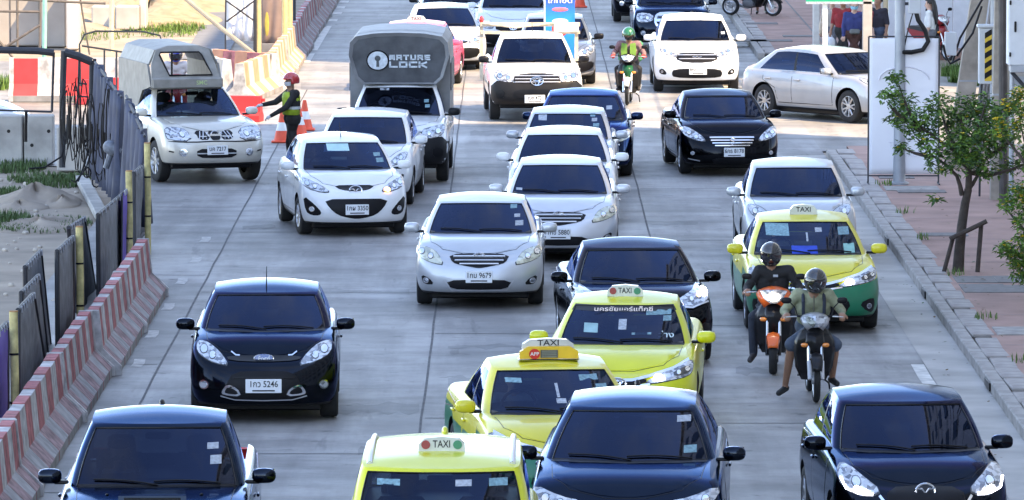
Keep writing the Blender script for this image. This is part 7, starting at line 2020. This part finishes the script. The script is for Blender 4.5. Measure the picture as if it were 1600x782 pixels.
# kiosk frame and hoarding behind
Yk = 151.0; q = atY(1391, 60, Yk); t = empty('kiosk', (q.x + .1, Yk, 0), 0, 'cream framed kiosk with a dark opening behind the lamp post', 'kiosk')
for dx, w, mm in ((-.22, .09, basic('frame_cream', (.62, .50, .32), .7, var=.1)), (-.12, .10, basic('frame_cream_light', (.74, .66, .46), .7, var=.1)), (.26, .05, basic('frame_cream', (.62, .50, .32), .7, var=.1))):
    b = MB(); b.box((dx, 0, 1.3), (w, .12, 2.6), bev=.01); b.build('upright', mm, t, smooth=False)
b = MB(); b.box((.08, .6, 1.3), (.34, 1.1, 2.6)); b.build('interior', M_DARKIN, t, smooth=False)
b = MB(); b.box((-.35, .1, 1.2), (.14, .2, 2.4)); b.build('side_wall', basic('post_pale', (.55, .53, .50), .7, var=.12), t, smooth=False)
Yh = 150.0
t = empty('hoarding', (12.2, Yh, 0), 0, 'pale blue grey hoarding behind the poles at the right', 'hoarding')
for i in range(8):
    b = MB(); b.box((-3.0 + i * .76, .01 * (i % 2), 1.5), (.75, .05, 2.9), bev=.01); b.build('sheet_panel', basic('hoarding_pale', (.58, .60, .64), .7, var=.06), t, smooth=False)
# green planting strip
def tuft_mesh(n, h, spread, seed, wide=.012):
    q = random.Random(seed); b = MB()
    for i in range(n):
        a = q.uniform(0, 6.28); r_ = spread * math.sqrt(q.random()); x, y = r_ * math.cos(a), r_ * math.sin(a) ; hh = h * q.uniform(.5, 1.1); d = q.uniform(0, 6.28); l = q.uniform(.1, .5) * hh
        p0, p1, p2 = Vector((x, y, 0)), Vector((x + l * .4 * math.cos(d), y + l * .4 * math.sin(d), hh * .6)), Vector((x + l * math.cos(d), y + l * math.sin(d), hh)); n2 = Vector((-math.sin(d), math.cos(d), 0)) * wide
        b.add([p0 - n2, p0 + n2, p1 + n2 * .7, p1 - n2 * .7, p2], [(0, 1, 2, 3), (3, 2, 4)])
    return b
def grass(px, py, n, h, sp, name='grass_tufts', mat=M_GRASS, sy=2.2):
    p = gp(px, py); b = tuft_mesh(int(n * 1.7), h * .6, sp, int(px * 7 + py), .010); b.V = [(x, y * sy, z) for x, y, z in b.V]
    o = b.build(name, mat, None, smooth=False, loc=(p.x, p.y, -.03)); tag(o, kind='stuff')
GR2 = basic('grass_bright', (.10, .18, .03), .8, var=.4, scale=6)
for px, py, n, h, sp in ((25, 262, 420, .30, .55), (55, 278, 260, .2, .5), (90, 285, 420, .22, .55), (110, 278, 200, .2, .35), (12, 345, 300, .3, .40), (70, 350, 420, .14, .75), (35, 352, 260, .16, .5), (30, 298, 140, .14, .4), (8, 300, 120, .2, .3)):
    grass(px, py, n, h, sp)
for px, py, n, h, sp in ((240, 42, 300, .3, .8), (285, 45, 260, .3, .6), (265, 50, 200, .2, .8), (8, 135, 260, .5, .5), (160, 55, 160, .2, .8), (295, -4, 160, .4, .5)): grass(px, py, n, h, sp, mat=GR2, sy=3)
for px, py in ((1502, 128), (1516, 132), (1535, 128), (1490, 118)): grass(px, py, 240, .55, .28, 'roadside_grass', GR2)
# heaps of spoil and stones
def heap(px, py, w, h, seed, mat=M_SAND):
    p = gp(px, py); q = random.Random(seed); V, F = [], []; n, m = 26, 10
    for i in range(m + 1):
        for j in range(n):
            a = 2 * math.pi * j / n; r_ = (i / m); z = h * (1 - r_ ** 1.5) * (1 + .3 * math.sin(a * 3 + seed)) + q.uniform(-.25, .25) * h * (1 - r_)
            V.append((w * r_ * math.cos(a) * (1 + .12 * math.sin(2 * a + seed)), w * 2.0 * r_ * math.sin(a), max(-.02, z) if i < m else -.05))
    F = [(i * n + j, i * n + (j + 1) % n, (i + 1) * n + (j + 1) % n, (i + 1) * n + j) for i in range(m) for j in range(n)]
    o = mk('spoil_heap', V, F, mat, None, loc=(p.x, p.y, -.03), angle=60); tag(o, kind='structure')
heap(55, 312, .75, .22, 2); heap(95, 318, .4, .12, 5); heap(30, 322, .5, .10, 8); heap(60, 350, .9, .10, 11)
heap(235, 30, 2.2, .5, 4, basic('rubble_tan', (.31, .24, .155), .95, var=.3, scale=3, bump=.6, bscale=6)); heap(270, 8, 2.5, .8, 9, basic('rubble_tan', (.31, .24, .155), .95)); heap(120, 40, 2.0, .3, 6)
q = random.Random(5); b = MB()
for i in range(130):
    px, py = (q.uniform(225, 280), q.uniform(24, 40)) if i < 60 else (q.uniform(0, 130), q.uniform(268, 480))
    p = gp(px, py); s_ = q.uniform(.02, .07) if i >= 60 else q.uniform(.05, .14); M = Matrix.Rotation(q.uniform(0, 3), 3, 'Z') @ Matrix.Rotation(q.uniform(0, 1), 3, 'X')
    b.ell((p.x, p.y, s_ * .3 - .03), (s_, s_ * .8, s_ * .6), 6, 4, .8, 0, M)
o = b.build('rubble_stones', basic('rubble_stone', (.42, .38, .33), .9, var=.3, scale=6), None, smooth=False); tag(o, kind='stuff')

# ------------------------------------------------------------------ tree with props, flowering bush
BARK = basic('bark_dark', (.055, .042, .035), .9, var=.35, scale=10, bump=.6, bscale=25)
LEAF = basic('leaf_dark_green', (.045, .10, .025), .6, var=.5, scale=2.5)
LEAF2 = basic('leaf_light_green', (.12, .22, .03), .6, var=.35, scale=3)
FLOW = basic('flower_yellow', (.75, .55, .02), .6, var=.2)
def leaf_cluster(b, c, rad, n, q, size, mats, flower=0.0, flat=.8):
    for i in range(n):
        d = Vector((q.gauss(0, 1), q.gauss(0, 1), q.gauss(0, flat))); d = d.normalized() * rad * q.random() ** .45; p = Vector(c) + d
        a, e = q.uniform(0, 6.28), q.uniform(-.9, .5); l = size * q.uniform(.6, 1.3); w = l * .42
        t = Vector((math.cos(a) * math.cos(e), math.sin(a) * math.cos(e), math.sin(e))); u = Vector((-math.sin(a), math.cos(a), q.uniform(-.7, .7))).normalized()
        mi = 2 if q.random() < flower else (mats if isinstance(mats, int) else q.choice(mats))
        if mi == 2:
            for k5 in range(5):
                aa = a + k5 * 1.257; t5 = Vector((math.cos(aa), math.sin(aa), q.uniform(.1, .8))).normalized(); u5 = Vector((-math.sin(aa), math.cos(aa), 0)); s5 = size * .42
                b.add([p, p + t5 * s5 * .6 + u5 * s5 * .45, p + t5 * s5, p + t5 * s5 * .6 - u5 * s5 * .45], [(0, 1, 2, 3)], 2)
            continue
        k = t.cross(u) * .12 * l
        b.add([p, p + t * l * .45 + u * w * .5 + k, p + t * l, p + t * l * .45 - u * w * .5 + k], [(0, 1, 2, 3)], mi)
def tree():
    p = gp(1497, 424, PZ); q = random.Random(21)
    t = empty('young_tree', (p.x, p.y, PZ), 0, 'young street tree with yellow flowers held up by wooden props', 'tree'); c = Vector(t.location); Y = p.y
    L = lambda px, py, dy=0.0: atY(px, py, Y + dy) - c
    b = MB(); b.tube([L(1497, 425), L(1499, 392), L(1503, 352), L(1508, 318), L(1513, 296)], [.085, .075, .068, .062, .055], 10)
    b.tube([L(1513, 300), L(1514, 275), L(1512, 245), L(1505, 210), L(1500, 175)], [.05, .045, .038, .028, .014], 8)
    br = [[(1503, 305), (1500, 290), (1495, 275), (1478, 258), (1455, 242), (1440, 222), (1425, 212)], [(1510, 300), (1520, 288), (1530, 270), (1540, 250), (1548, 225), (1552, 195)], [(1516, 270), (1545, 275), (1570, 268), (1600, 258), (1615, 250)], [(1512, 262), (1490, 235), (1470, 222), (1440, 200), (1415, 190), (1398, 178)], [(1508, 235), (1525, 205), (1535, 180), (1540, 160)], [(1500, 245), (1480, 205), (1472, 180), (1465, 160)], [(1440, 205), (1420, 175), (1410, 150), (1402, 125)], [(1455, 245), (1430, 240), (1410, 232)], [(1545, 245), (1575, 225), (1590, 205)], [(1415, 190), (1395, 170), (1385, 158)]]
    for i, pth in enumerate(br):
        dy = q.uniform(-.5, .5); pts = [L(px, py, dy * k / len(pth)) for k, (px, py) in enumerate(pth)]
        b.tube(pts, [.036 * (1 - .85 * k / (len(pts) - 1)) for k in range(len(pts))], 6)
    b.build('trunk', BARK, t)
    cl = [(1392, 150, .17, 90), (1400, 122, .13, 60), (1412, 165, .20, 110), (1422, 190, .24, 150), (1398, 185, .12, 40), (1440, 205, .22, 110), (1410, 232, .13, 40), (1470, 160, .20, 80), (1455, 178, .20, 90), (1480, 195, .26, 150), (1505, 178, .30, 190), (1532, 170, .26, 160), (1545, 195, .26, 160), (1520, 215, .30, 200), (1495, 228, .28, 170), (1552, 222, .24, 130), (1530, 248, .22, 110), (1576, 210, .20, 90), (1570, 262, .16, 50), (1595, 255, .15, 50), (1462, 238, .20, 80), (1445, 222, .14, 40), (1478, 262, .14, 40), (1463, 312, .09, 22), (1508, 250, .22, 100), (1560, 175, .16, 70), (1538, 270, .15, 50), (1455, 262, .09, 20), (1590, 170, .16, 60)]
    b = MB()
    for px, py, r_, n in cl: leaf_cluster(b, L(px, py, q.uniform(-.5, .5)), r_, int(n * 1.75), q, .10, [0, 0, 1, 1], .010)
    b.build('crown', [LEAF, LEAF2, FLOW], t, smooth=False)
    w = MB(); w.tube([L(1474, 428, -.1), L(1489, 372, -.1)], .032, 7); w.build('prop', BARK, t)
    w = MB(); w.tube([L(1527, 428, -.1), L(1533, 352, -.1)], .034, 7); w.build('prop', BARK, t)
    w = MB(); w.tube([L(1484, 374, -.18), L(1542, 346, -.18)], .034, 7); w.build('prop', BARK, t)
tree()
def bush():
    p = gp(1632, 470, PZ); q = random.Random(8); t = empty('flowering_bush', (p.x, p.y, PZ), 0, 'bush with bright yellow flowers spilling in from the right edge', 'bush'); c = Vector(t.location); Y = p.y
    L = lambda px, py, dy=0.0: atY(px, py, Y + dy) - c
    b = MB(); stems = [[(1632, 470), (1625, 400), (1605, 330), (1590, 290)], [(1632, 470), (1615, 420), (1590, 395), (1572, 388)], [(1635, 470), (1640, 380), (1620, 280), (1600, 220), (1590, 170)], [(1640, 380), (1650, 300), (1640, 200)], [(1625, 400), (1600, 360), (1575, 330), (1560, 322)], [(1620, 280), (1590, 240), (1570, 215), (1558, 200)]]
    for pth in stems:
        pts = [L(px, py, .1 * k) for k, (px, py) in enumerate(pth)]; b.tube(pts, [.03 * (1 - .8 * k / (len(pts) - 1)) for k in range(len(pts))], 6)
    b.build('stem', BARK, t)
    b = MB()
    for px, py, r_, n, fl in ((1575, 320, .13, 70, .05), (1592, 300, .18, 120, .10), (1612, 320, .25, 160, .05), (1595, 345, .13, 60, .10), (1572, 390, .14, 90, .07), (1590, 400, .20, 160, .10), (1612, 410, .28, 200, .06), (1595, 430, .14, 70, .06), (1605, 375, .18, 110, .10), (1578, 165, .12, 50, .30), (1595, 150, .16, 90, .25), (1612, 175, .22, 110, .15), (1565, 205, .13, 60, .30), (1590, 195, .13, 50, .22), (1560, 190, .08, 26, .25), (1640, 250, .4, 240, .05), (1650, 350, .4, 240, .05), (1600, 235, .12, 40, .1)):
        leaf_cluster(b, L(px, py, q.uniform(-.25, .25)), r_, int(n * 2.0), q, .085, [0, 1, 1], fl * .8)
    b.build('foliage', [LEAF, LEAF2, FLOW], t, smooth=False)
bush()

# litter of fallen leaves under the tree and along the kerb
q = random.Random(11); b = MB()
for i in range(240):
    px, py = (q.gauss(1500, 45), q.gauss(425, 28)) if i < 110 else (0, 0)
    if i < 110: p = gp(px, py, PZ); x, y = p.x, p.y
    else: x, y = KX + q.choice([-.35, -.2, -.1, .5, .8, 1.2]) + q.uniform(-.15, .15), q.uniform(52, 114)
    z = (PZ if x > KX + .15 else .012) + .012; 
    if KX < x < KX + .5: x = KX + .55
    a = q.uniform(0, 6.28); l = q.uniform(.03, .07); t = Vector((math.cos(a), math.sin(a), q.uniform(-.1, .3))) * l; u = Vector((-math.sin(a), math.cos(a), .1)) * l * .3; p = Vector((x, y, z))
    b.add([p, p + t * .5 + u, p + t, p + t * .5 - u], [(0, 1, 2, 3)], i % 2)
o = b.build('fallen_leaves', [basic('dry_leaf', (.14, .09, .03), .8, var=.3), LEAF], None, smooth=False); tag(o, kind='stuff')
for y in (53.2, 58.1, 63.5, 67, 72.4, 78, 83.5, 90, 96, 101, 107): 
    bb = tuft_mesh(26, .12, .16, int(y * 10), .008); bb.V = [(x, y_ * 1.6, z) for x, y_, z in bb.V]; o = bb.build('kerb_weeds', GR2, None, smooth=False, loc=(KX + .52 + q.uniform(-.02, .1), y, PZ)); tag(o, kind='stuff')
